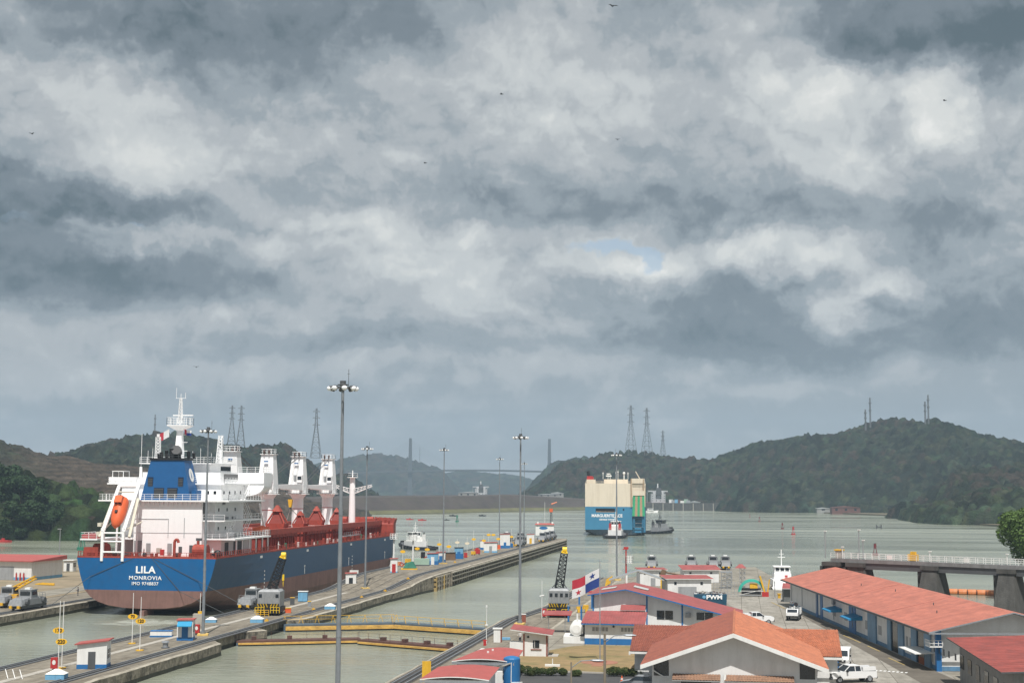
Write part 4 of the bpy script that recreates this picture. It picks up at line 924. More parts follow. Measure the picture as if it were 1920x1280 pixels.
# pipes, doors, boxes on the aft wall
q = MB(); q.box(-6.5, .5, 8.93, 8.99, 17.9, 17.98, grey); q.box(-6.5, 7.4, 8.95, 8.99, 15.2, 15.26, grey); q.cyl((3.9, 8.9, 14.3), (3.9, 8.9, 18.2), .06, grey, n=4); q.cyl((.6, 8.9, 14.3), (.6, 8.9, 18), .05, grey, n=4)
for x, w_, h_, m_ in ((-5.6, 1.6, 2.4, grey), (3.2, .7, 1.3, dgrey), (-1.2, 1.1, 1.0, conc), (5.4, .7, 1.6, dgrey)):
    q.box(x-w_/2, x+w_/2, 8.9, 8.97, DZ+.6, DZ+.6+h_, m_)
q.build('pipework', ship)
for x in (-3.4, 1.0, 6.6):
    q = MB(); q.box(x-.45, x+.45, 8.84, 8.9, DZ+.4, DZ+2.5, conc if 0 else grey); q.build('door', ship)
# rails on every level
q = MB(); R_ = lambda pts, h=1.15: q.rail(pts, h, ship_white, r=.05, step=1.6, bars=3)
R_([(-13.8, 29, 21.65), (-13.8, 8.3, 21.65), (13.1, 8.3, 21.65), (13.1, 29, 21.65)])
R_([(-14.5, 30, 25.0), (-14.5, 13.6, 25.0), (10.1, 13.6, 25.0), (10.1, 27, 25.0)])
R_([(-9.1, 16.6, 29.1), (6.1, 16.6, 29.1), (6.1, 31, 29.1)]); R_([(7.6, 10.4, 14.2), (13.8, 10.4, 14.2), (13.8, 31.9, 14.2), (9, 31.9, 14.2)]); R_([(-14.1, 8, 14.25), (-14.1, 1.6, 14.25), (-9.2, 1.6, 14.25)])
R_([(8.1, 27.3, 27.3), (13.6, 27.3, 27.3), (13.6, 32.1, 27.3)]); q.build('guard_rail', ship)
q = MB(); q.box(-14.0, -11.2, 1.8, 6, 14.27, 15.1, red); q.build('raft_locker', ship)
for k in range(15):         # knees under the funnel deck
    q = MB(); x = -6.4+k*.97; q.add([(x, 8.25, 21.35), (x+.09, 8.25, 21.35), (x+.09, 8.98, 20.3), (x, 8.98, 20.3), (x, 8.98, 21.35), (x+.09, 8.98, 21.35)], [(0, 1, 2, 3), (0, 3, 4), (1, 5, 2)], ship_white); q.build('bracket', ship)
# ladders and stairs on the starboard side
for (y0, z0, y1, z1) in ((24, 14.2, 28.5, 17.5), (28.5, 17.75, 24, 21.4), (24, 21.65, 28, 24.8), (15, 14.2, 19, 17.5)):
    q = MB(); x_ = 9.9
    for dx in (0, .8):
        q.cyl((x_+dx, y0, z0), (x_+dx, y1, z1), .07, ship_white, n=4); q.cyl((x_+dx, y0, z0+1), (x_+dx, y1, z1+1), .04, ship_white, n=4)
    for k in range(9): q.box(x_, x_+.8, y0+(y1-y0)*k/9-.1, y0+(y1-y0)*k/9+.1, z0+(z1-z0)*k/9, z0+(z1-z0)*k/9+.05, ship_white)
    q.build('stair', ship)
for y in (12.5, 16, 20, 24, 28, 31.5):
    q = MB(); q.cyl((13.4, y, DZ), (13.4, y, 13.9), .16, ship_white, n=6); q.build('pillar', ship)
for y0, y1 in ((14, 16), (19, 25)):
    q = MB(); q.box(10.41, 10.46, y0, y1, DZ+.1, DZ+2.6, dgrey); q.build('doorway', ship)
for y, z, w_ in ((18.2, 19.2, 1.6), (22.5, 19.2, 1.4), (17, 22.6, .8)):
    q = MB(); q.box(8.62, 8.95, y, y+w_, z-1.9, z-.9, grey); q.build('air_conditioner', ship)
# funnel
fb = mat('funnel_blue', (.008, .085, .24), .5, var=.08)
b = MB(); b.hexa([(-5.5, 9.2, 21.65), (4.9, 9.2, 21.65), (4.9, 15.0, 21.65), (-5.5, 15.0, 21.65)], [(-3.9, 10.0, 29.5), (3.0, 10.0, 29.5), (3.0, 14.2, 29.5), (-3.9, 14.2, 29.5)], fb)
b.box(5.0, 6.0, 9.5, 12, 21.65, 23.6, fb)
f = b.build('funnel', ship)
def louver(x0, x1, z0, z1):
    q = MB(); k = (z0-21.65)/8.05*.8-.2
    for i in range(int((z1-z0)/.3)): q.box(x0, x1, 9.30+k, 9.42+k+.04*i, z0+.3*i, z0+.3*i+.17, dgrey)
    q.box(x0-.08, x1+.08, 9.38+k, 9.9+k, z0-.05, z1+.05, mat('louver_dark', (.01, .02, .05), .6)); q.build('louver', f)
louver(-2.7, -.8, 22.2, 24.0); louver(.1, 2.0, 22.2, 24.0); louver(-4.1, -3.2, 24.4, 26.1); louver(2.2, 3.1, 24.4, 26.1)
q = MB(); n = 16
def fp(a, r, o=.05): z = 26.6+1.35*r*math.sin(a); return (4.9-(z-21.65)/7.85*1.9+o, 12.2+1.1*r*math.cos(a), z)
q.add([fp(2*math.pi*i/n, 1) for i in range(n)], [tuple(range(n))], white); em = q.build('emblem', f)
q = MB(); q.add([fp(a_, r_, .07) for r_, a_ in ((.55, math.pi*.5), (.22, math.pi*.75), (.5, -math.pi*.62), (.5, -math.pi*.38), (.22, math.pi*.25))], [(0, 1, 2, 3, 4)], fb); q.build('emblem_ring', em)
q = MB(); q.box(-4.1, 3.2, 9.8, 14.4, 29.503, 29.9, black)
for x, y, r_, h_ in ((.3, 11.5, .3, 1.2), (1.2, 12, .35, 1.6), (2.3, 12, .5, 2.0), (5.8, 12, .35, 1.4), (6.5, 13, .3, 1.1), (-.5, 12, .25, .9)): q.cyl((x-2.6, y, 29.9), (x-2.6, y-.3, 29.9+h_), r_, black, n=8)
q.cyl((.4, 13, 29.9), (.4, 12.5, 31.0), .8, black, n=12); q.cyl((.4, 12.9, 31.0), (.7, 11.6, 31.6), 1.0, black, n=12); q.build('exhaust_pipe', f)
q = MB(); q.rail([(-4.0, 9.9, 29.9), (3.1, 9.9, 29.9)], .8, dgrey, r=.04, step=1.2); q.build('funnel_rail', f)
# masts on the monkey island
def lad(b, x, y, z0, z1, w=.5):
    for dx in (0, w): b.cyl((x+dx, y, z0), (x+dx, y, z1), .07, ship_white, n=4)
    for z in np.arange(z0, z1, .45): b.cyl((x, y, z), (x+w, y, z), .045, ship_white, n=4)
t = bpy.data.objects.new('radar_mast', None); C.objects.link(t); t.parent = ship; t.location = (-3.7, 24, -1.3)
b = MB(); b.hexa([(-.9, -.9, 30.2), (.9, -.9, 30.2), (.9, .9, 30.2), (-.9, .9, 30.2)], [(-.45, -.45, 38), (.45, -.45, 38), (.45, .45, 38), (-.45, .45, 38)], ship_white)
for z in (33, 34.8, 36.4): b.cyl((-.2, 0, z), (1.7, 0, z), .07, ship_white, n=4)
b.truss((0, 0, 38.7), (0, 0, 44), .8, .35, ship_white, r=.07, n=7, up=(1, 0, 0)); b.cyl((-1.1, 0, 44), (1.1, 0, 44), .06, ship_white, n=4); b.cyl((-1, 0, 44), (-1, 0, 46.2), .05, ship_white, n=4); b.cyl((1, 0, 44), (1, 0, 45.2), .05, ship_white, n=4); b.cyl((0, 0, 44), (0, 0, 45), .06, ship_white, n=4)
b.build('mast_post', t)
b = MB(); b.hexa([(-.5, -.5, 37.2), (.5, -.5, 37.2), (.5, .5, 37.2), (-.5, .5, 37.2)], [(-2.3, -1.6, 38.2), (2.3, -1.6, 38.2), (2.3, 1.6, 38.2), (-2.3, 1.6, 38.2)], ship_white); b.box(-2.3, 2.3, -1.6, 1.6, 38.203, 38.4, ship_white)
b.rail([(-2.3, -1.6, 38.4), (2.3, -1.6, 38.4), (2.3, 1.6, 38.4), (-2.3, 1.6, 38.4), (-2.3, -1.6, 38.4)], 1.5, ship_white, r=.05, step=.8, bars=3); b.build('platform', t)
b = MB(); b.box(-1.6, 2.8, -.15, .15, 40.3, 40.55, ship_white); b.cyl((.4, 0, 39.8), (.4, 0, 40.3), .15, ship_white, n=6); b.build('radar_scanner', t)
b = MB(); b.truss((-5.9, 18, 28.9), (-5.9, 18, 34.4), .9, .7, ship_white, r=.08, n=9, up=(1, 0, 0)); b.cyl((-5.9, 18, 34.4), (-5.9, 18, 35), .3, ship_white, n=8); b.build('antenna_mast', ship); b = MB(); b.truss((4.3, 26, 28.9), (4.5, 26, 35), 1.1, .7, ship_white, r=.09, n=9, up=(1, 0, 0)); b.cyl((4.6, 26, 29), (4.6, 26, 32), .4, ship_white, n=8)
b.build('antenna_mast', ship); b = MB(); b.ball((-2.2, 20, 30.2), .6, ship_white); b.cyl((-2.2, 20, 29.1), (-2.2, 20, 30), .2, ship_white, n=6); b.build('radome', ship); b = MB()
b.cyl((-9.0, 17, 25), (-9.0, 17, 35), .05, ship_white, n=4); b.cyl((-9.0, 17, 25), (-9.0, 17, 28.3), .3, ship_white, n=6); b.build('antenna_mast', ship)
for x, h_ in ((-8, 2.5), (-7, 3), (1.6, 2.4), (3.3, 3), (5.6, 2)): b = MB(); b.cyl((x, 18, 29.1), (x, 18, 29.1+h_), .04, ship_white, n=4); b.build('whip_antenna', ship)
q = MB(); q.box(-14.3, -11.8, 15, 18, 27.3, 27.42, ship_white)
for x in (-14.2, -11.9):
    for y in (15.1, 17.9): q.cyl((x, y, 25), (x, y, 27.3), .07, ship_white, n=4)
q.build('awning_frame', ship)
# deck machinery at the stern
for x in (-12.3, -9.8, -3.4, .6, 5.2, 8.3, 11.2):
    for dx in (0, .9):
        b = MB(); b.cyl((x+dx, 1.4, DZ), (x+dx, 1.4, DZ+.9), .32, deck_red_dk, n=8); b.build('bollard', ship)
for x in (-10.9, 9.4):
    b = MB(); b.cyl((x-1.6, 4.5, DZ+1.4), (x+1.2, 4.5, DZ+1.4), 1.15, deck_red, n=14); b.box(x-2.1, x+1.6, 3.6, 5.4, DZ+.03, DZ+.9, deck_red_dk); b.build('winch', ship)
b = MB(); b.box(-13.4, -10.5, 1.6, 3.2, DZ+.03, DZ+1.9, deck_red); b.build('storage_box', ship)
b = MB(); b.box(-9.6, -9.0, 2.0, 2.6, DZ, DZ+3.2, deck_red); b.build('vent_pipe', ship)
b = MB()
b.tube([(3.6, 5, DZ), (3.6, 5, DZ+3.0), (3.75, 5, DZ+3.3), (4.05, 5, DZ+3.45), (4.3, 5, DZ+3.3), (4.4, 5, DZ+2.8)], .28, deck_red, n=8); b.build('vent_pipe', ship)
b = MB(); b.cyl((8.0, 6, DZ), (8.0, 6, DZ+3.2), .28, deck_red, n=8); b.box(7.6, 8.7, 5.8, 6.2, DZ+3.2, DZ+3.7, dgrey); b.build('vent_pipe', ship)
b = MB(); b.box(.9, 1.6, 4.5, 5, DZ+.4, DZ+1.5, red); b.build('fire_locker', ship)
for x, y, r_ in ((-1.0, 1.7, .5), (5.5, 1.8, .5), (-7.2, 1.8, .6), (12, 6, .9)):
    b = MB(); b.ball((x, y, DZ+.6), r_, black, n=8); b.build('rope_reel', ship)
# mooring lines down the transom, loading marks, name
b = MB()
for pts in (((-2.5, .0, DZ), (-11.0, -.12, 7.2), (-14.6, -9, 2.2)), ((1.5, 0, DZ), (10.6, -.12, 6.6), (26, -12, 2.2)), ((1.2, 0, DZ), (7, -.1, 4.6), (21, -14, 2.0))): b.tube(pts, .05, dgrey, n=4)
b.build('mooring_line', ship)
text('LILA', 1.80, txtw, ship, (0, -.06, 8.5), (R(90), 0, 0), bold=.05, ext=.02, sx=1.12, space=1.05)
text('MONROVIA', 1.02, txtw, ship, (0, -.06, 7.0), (R(90), 0, 0), bold=.012, ext=.02, sx=1.12, space=1.12)
text('IMO 9748837', .86, txtw, ship, (0, -.06, 5.95), (R(90), 0, 0), bold=.008, ext=.02, sx=1.0, space=1.12)
b = MB()
for y, z in ((26, 10.0), (58, 10.0), (95, 10), (130, 10)): b.box(13.96, 13.99, y-.7, y+.7, z-.25, z+.25, white)
for y in (56, 93, 130): b.box(13.96, 13.99, y-.12, y+.12, 4.9, 6.8, white); b.box(13.96, 13.99, y-.45, y+.45, 6.5, 6.8, white)
for z in np.arange(1.2, 7, .8): b.box(13.96, 13.99, 28, 28.4, z, z+.35, white); b.box(13.96, 13.99, 96, 96.4, z, z+.35, white)
b.build('hull_mark', ship)
# flags
flag_red = mat('flag_red', (.42, .03, .05), .8, var=.03); flag_white = mat('flag_white', (.66, .66, .66), .8, var=.03); flag_blue = mat('flag_blue', (.02, .05, .22), .8, var=.03)

# free-fall lifeboat on its slanting frame (a thing of its own) -----------------
lb = thing('lifeboat', 'orange free-fall lifeboat hanging nose down in the white davit at the ship stern', 'lifeboat', (SHX-6.5, SHY+1.8, 19.1), 0)
TI = Matrix.Rotation(R(-52), 3, 'X')
def secs(b, L, m):
    n = 12; rings = []
    for t, w_, h_, c_ in ((0, .15, .2, -.1), (.08, .75, .7, 0), (.25, 1.25, 1.15, 0), (.5, 1.4, 1.35, 0), (.75, 1.4, 1.5, .1), (.93, 1.25, 1.45, .15), (1, 1.0, 1.1, .1)):
        rings.append([TI @ Vector((w_*math.cos(2*math.pi*i/n), t*L-L/2, c_+h_*math.sin(2*math.pi*i/n)*(1 if math.sin(2*math.pi*i/n) > 0 else .8))) for i in range(n)])
    vs = [v for r in rings for v in r]; fs = [(j*n+i, j*n+(i+1) % n, (j+1)*n+(i+1) % n, (j+1)*n+i) for j in range(len(rings)-1) for i in range(n)]+[tuple(range(n-1, -1, -1)), tuple((len(rings)-1)*n+i for i in range(n))]
    b.add(vs, fs, m)
TI = Matrix.Rotation(R(58), 3, 'X')
b = MB(); secs(b, 6.4, orange); b.build('boat_hull', lb, smooth=True)
def tb(b, x0, x1, y0, y1, z0, z1, m): 
    vs = [TI @ Vector((x, y, z)) for z in (z0, z1) for (x, y) in ((x0, y0), (x1, y0), (x1, y1), (x0, y1))]; b.add(vs, [(3, 2, 1, 0), (4, 5, 6, 7), (0, 1, 5, 4), (1, 2, 6, 5), (2, 3, 7, 6), (3, 0, 4, 7)], m)
b = MB(); tb(b, -.75, .75, 1.3, 2.8, 1.1, 2.1, orange); c_ = b.build('conning_cab', lb); b = MB()
tb(b, -.6, -.1, 1.25, 1.295, 1.45, 1.95, window_black); tb(b, .1, .6, 1.25, 1.295, 1.45, 1.95, window_black); b.build('window', c_)
b = MB(); tb(b, -.25, .25, -.6, -.1, 1.25, 1.55, black); b.build('hatch', lb)
dv = bpy.data.objects.new('lifeboat_davit', None); C.objects.link(dv); dv.parent = ship; dv.location = (-6.8, 2.0, -.6)
cream = mat('cream_davit', (.62, .58, .48), .6, var=.08)
b = MB()
for x in (-2.1, 2.1):
    b.hexa([(x-.25, -2.2, DZ), (x+.25, -2.2, DZ), (x+.25, -1.7, DZ), (x-.25, -1.7, DZ)], [(x-.25, -2.2, 17.0), (x+.25, -2.2, 17.0), (x+.25, -1.7, 17.0), (x-.25, -1.7, 17.0)], ship_white)
    b.cyl((x, -2.0, 16.2), (x*.95, 4.6, 25.0), .38, ship_white, n=6); b.cyl((x, 4.2, DZ), (x*.95, 4.4, 24.4), .2, ship_white, n=6)
    b.cyl((x*1.45, -1.4, 15.2), (x*1.2, 3.4, 22.5), .3, cream, n=6)
    b.cyl((x, -1.9, 16.5), (x*1.45, 4.2, 18), .15, cream, n=5)
for z in (12.4, 14.4, 16.0): b.cyl((-2.1, -1.95, z), (2.1, -1.95, z), .16, ship_white, n=6)
b.cyl((-2.0, 4.6, 25.0), (2.0, 4.6, 25.0), .35, ship_white, n=6); b.cyl((-2, 3.6, 23.8), (2, 3.6, 23.8), .15, cream, n=5)
for x, z in ((-3.4, 15.5), (-3.2, 17.2)): b.box(x-.3, x+.4, -1.4, .5, z, z+.7, cream)
b.build('davit_frame', dv)
# hook, grabs, flags and crew
gb = None
def grab(y, x, label):
    t = thing('grab_bucket', label, 'grab', (SHX+x, SHY+y, DZ+3.72), 0, 'red grab buckets stowed between the deck cranes')
    b = MB(); b.hexa([(-1.9, -1.6, 0), (1.9, -1.6, 0), (1.9, 1.6, 0), (-1.9, 1.6, 0)], [(-2.3, -1.7, 1.7), (2.3, -1.7, 1.7), (2.3, 1.7, 1.7), (-2.3, 1.7, 1.7)], deck_red); b.build('shell', t)
    b = MB()
    for sx in (-1, 1):
        for sy in (-1, 1): b.cyl((sx*2.1, sy*1.4, 1.7), (sx*.5, sy*.5, 4.6), .22, deck_red, n=5)
    b.hexa([(-1.7, -1.2, 1.7), (1.7, -1.2, 1.7), (1.7, 1.2, 1.7), (-1.7, 1.2, 1.7)], [(-.5, -.4, 4.3), (.5, -.4, 4.3), (.5, .4, 4.3), (-.5, .4, 4.3)], deck_red_dk); b.build('arm', t)
    b = MB(); b.hexa([(-1.0, -1, 4.4), (1.0, -1, 4.4), (1.0, 1, 4.4), (-1.0, 1, 4.4)], [(-.2, -.3, 5.8), (.2, -.3, 5.8), (.2, .3, 5.8), (-.2, .3, 5.8)], deck_red); b.build('head', t)
g1 = grab(56, 7.2, 'red grab bucket just ahead of the ship deckhouse'); 
for k, (y, x, lab) in enumerate(((76, 6.4, 'red grab bucket under the yellow hook between second and third cranes'), (100, 3.2, 'red grab bucket half hidden behind the third crane pedestal'), (106, 6.8, 'red grab bucket between the third and fourth cranes'))):
    dup(bpy.data.objects['grab_bucket'], (SHX+x, SHY+y, DZ+3.72), R(-12+14*k), lab, scale=(.72, .88, .8)[k])
t = thing('crane_hook', 'yellow crane hook block with green sling between the ship cranes', 'hook', (SHX+3.5, SHY+77, 17.5)); b = MB(); b.hexa([(-.3, -.3, 2.0), (.3, -.3, 2.0), (.3, .3, 2.0), (-.3, .3, 2.0)], [(-.55, -.4, 3.9), (.55, -.4, 3.9), (.55, .4, 3.9), (-.55, .4, 3.9)], yellow); b.cyl((0, 0, 1.6), (0, 0, 2.4), .15, dgrey, n=5); b.build('hook_block', t); b = MB(); b.tube([(0, 0, 1.7), (3.4, 6, -3.2)], .07, green, n=4); b.tube([(0, 0, 1.7), (-2, 2, -3)], .05, white, n=4); b.build('sling', t)
t = thing('rescue_boat', 'small orange rescue boat on its cradle beside the deckhouse', 'rescue boat', (SHX+11.2, SHY+33.5, 15.6), 0); b = MB(); b.ball((0, 0, 0), 1.1, orange, n=10, sz=.6); b.box(-.9, .9, -2.6, 2.6, -.6, .25, orange); b.build('boat_hull', t); b = MB(); b.cyl((0, -1, -1.0), (0, -1, 0), .1, white, n=4); b.cyl((0, 2.5, -1), (0, -1.5, 5.2), .2, ship_white, n=6); b.build('cradle', t)
def waving(name, label, loc, w, h, cols, rz=0, droop=.35, group=None):
    t = thing(name, label, 'flag', loc, rz, group); nx, nz = 14, 6
    b = MB()
    for i in range(nx):
        for j in range(nz):
            def P_(i, j):
                u = i/nx; v = j/nz; return (-u*w, .30*w*.4*math.sin(u*7.5+v)*u, h*v-h/2-droop*u*w+.05*w*math.sin(u*9)*u)
            m_ = cols(i/nx, j/nz); b.add([P_(i, j), P_(i+1, j), P_(i+1, j+1), P_(i, j+1)], [(0, 1, 2, 3)], m_)
    b.build('cloth', t); return t
waving('signal_flag', 'small red and white flag at the ship port signal halyard', (SHX-4.4, SHY+20, 35.3), 2.3, 1.6, lambda u, v: flag_white if u < .45 else flag_red, 0, droop=.5)
waving('signal_flag', 'tiny white red and blue flag beside the radar mast', (SHX-1.2, SHY+24, 35.4), 1.6, 1.1, lambda u, v: flag_red if u > .6 else (flag_white if v > .4 else flag_blue), 0, droop=-.1)

# ------------------------------------------------------------------ the car carrier and tugs
cream_hull = mat('cream_hull', (.68, .60, .48), .5, var=.04, scale=.2, dirt=(.35, .25, .16), damt=.25, dscale=(.3, .3, .03))
sea_blue = mat('sea_blue_hull', (.045, .20, .34), .45, var=.08, scale=.2)
ramp_green = mat('ramp_green', (.03, .30, .14), .6, var=.12); ramp_brown = mat('ramp_brown', (.35, .24, .15), .7, var=.15)
t = thing('car_carrier', 'box-shaped car carrier, cream above and blue below, leaving the locks', 'car carrier', (-65.8, 762, 0), R(4.8))
b = MB(); HB = 16.1
def cprof(y, k):     # hull section: (half breadth, z)
    return [(HB*k, 27.6), (HB*k, 15.2), (HB*k, 3.2 if y > 4 else 3.0), (HB*k*.96, 1.8), (HB*k*.6, -1.0 if y > 10 else .3), (0, -3 if y > 10 else .6)]
ks = [(0, 1), (6, 1), (14, 1), (40, 1), (120, 1), (150, .95), (168, .75), (182, .45), (192, .1)]
for s in (1, -1):
    for (y0, k0), (y1, k1) in zip(ks, ks[1:]):
        A0, A1 = cprof(y0, k0), cprof(y1, k1)
        for i in range(5):
            b.add([(s*A0[i][0], y0, A0[i][1]), (s*A1[i][0], y1, A1[i][1]), (s*A1[i+1][0], y1, A1[i+1][1]), (s*A0[i+1][0], y0, A0[i+1][1])], [(0, 1, 2, 3) if s < 0 else (3, 2, 1, 0)], cream_hull if i == 0 else (sea_blue if i < 3 else mat('slate_bottom', (.03, .05, .07), .6)))
b.box(-HB+.01, 9.0, -.25, 1, 15.203, 27.6, cream_hull); b.box(-HB+.01, 9.0, -.28, 1, 3.1, 15.197, sea_blue); b.box(9.003, HB-.01, 1.5, 2, 15.203, 27.6, cream_hull); b.box(9.003, HB-.01, 1.5, 2, 1.5, 15.197, sea_blue)
b.hexa([(-HB*.6, .5, .4), (6, .5, .2), (6, 8, .2), (-HB*.6, 8, .4)], [(-HB+.1, -.25, 3.1), (9, -.28, 3.09), (9, 8, 3.1), (-HB+.1, 8, 3.1)], mat('slate_bottom', (.03, .05, .07), .6))
b.box(-HB+.1, HB-.1, 3, 192*.8, 27.5, 27.63, cream_hull); b.build('hull', t)
b = MB(); b.box(-10.5, -.2, -.33, -.29, 12.6, 14.3, window_black); b.box(-10.2, -.5, -.33, -.30, 12.3, 12.9, ramp_brown); b.build('mooring_opening', t)
b = MB(); b.cyl((4.3, -.36, 13.7), (4.3, -.2, 13.7), .5, window_black, n=10); b.build('porthole', t)
b = MB()
for k, m_ in enumerate((ramp_green, ramp_brown, ramp_green, ramp_brown, ramp_green)):
    w_ = 6.4/5; b.hexa([(8.9+k*w_*1.05, -1.6, 10.3), (8.9+(k+1)*w_*1.05, -1.6, 10.3), (8.9+(k+1)*w_*1.05, -1.3, 10.3), (8.9+k*w_*1.05, -1.3, 10.3)], [(9.4+k*w_*.93, -.6, 21.2), (9.4+(k+1)*w_*.93, -.6, 21.2), (9.4+(k+1)*w_*.93, -.3, 21.2), (9.4+k*w_*.93, -.3, 21.2)], m_)
b.box(9.3, 15.4, -.9, -.3, 21.2, 23.7, cream_hull); b.build('stern_ramp', t)
b = MB(); b.truss((9.8, -.3, 4.4), (9.8, -.3, 10.2), .8, .8, sea_blue, r=.2, n=4, up=(1, 0, 0)); b.truss((14.6, -.3, 4.4), (14.6, -.3, 10.2), .8, .8, sea_blue, r=.2, n=4, up=(1, 0, 0))
for z in (4.5, 6.5, 8.5): b.cyl((9.6, -.4, z), (14.8, -.4, z), .18, black, n=5)
b.build('ramp_frame', t)
b = MB(); b.cyl((8.4, -.5, 15), (8.4, -.5, 30), .35, ramp_brown, n=6); b.build('ramp_hoist', t)
b = MB(); b.cyl((14.9, -.5, 22), (14.9, -.5, 30), .3, ramp_brown, n=6); b.build('ramp_hoist', t)
b = MB(); b.box(-15.4, -10.6, 1, 8, 27.63, 29.6, cream_hull); b.build('deck_house', t)
b = MB(); b.box(-6.5, 7, 40, 52, 27.63, 30, cream_hull); b.build('deck_house', t); b = MB(); b.box(8.5, 15.5, 1, 6, 27.63, 30.2, cream_hull); b.build('deck_house', t)
b = MB(); b.box(-15.2, -12.2, 2, 6, 29.603, 31.4, red); b.box(-12.4, -11.6, 1.2, 2.5, 27.7, 31, red); f = b.build('funnel', t)
b = MB(); b.cyl((-14, 3, 31.4), (-14.6, 2.6, 34.2), .9, black, n=8); b.build('exhaust_pipe', f)
b = MB(); b.cyl((13.2, 2, 29.8), (10.8, 2, 34.0), .25, cream_hull, n=5); b.build('davit', t)
for x, h_ in ((-7, 4), (0.3, 4.5), (1.4, 5), (7, 4)): b = MB(); b.cyl((x, 42, 30), (x, 42, 30+h_), .14, white, n=5); b.box(x-.5, x+.5, 41.9, 42.1, 30+h_*.8, 30.2+h_*.8, white); b.build('antenna', t)
b = MB(); b.cyl((4.8, 42, 30), (4.8, 42, 33), .3, white, n=6); b.ball((4.8, 42, 33.5), .75, white); b.build('radome', t)
b = MB(); b.cyl((-4.2, 42, 30), (-4.2, 42, 33.2), .14, white, n=5); b.cyl((-3, 42, 30), (-3, 42, 33.4), .14, white, n=5); b.box(-5.4, -2.2, 41.8, 42.2, 31.6, 32.2, white); b.box(-5, -3.1, 41.8, 42.2, 32.8, 33.3, white); b.build('radar_mast', t)
b = MB(); b.rail([(-HB+.3, .2, 27.63), (HB-.3, .2, 27.63)], 1.1, cream_hull, r=.08, step=3); b.build('guard_rail', t)
text('MARGUERITE ACE', 2.15, txtw, t, (-4.5, -.36, 10.4), (R(90), 0, 0), bold=.07, sx=.94); text('GEORGE TOWN', 1.15, txtw, t, (-4.5, -.36, 8.4), (R(90), 0, 0), bold=.04, sx=.95)

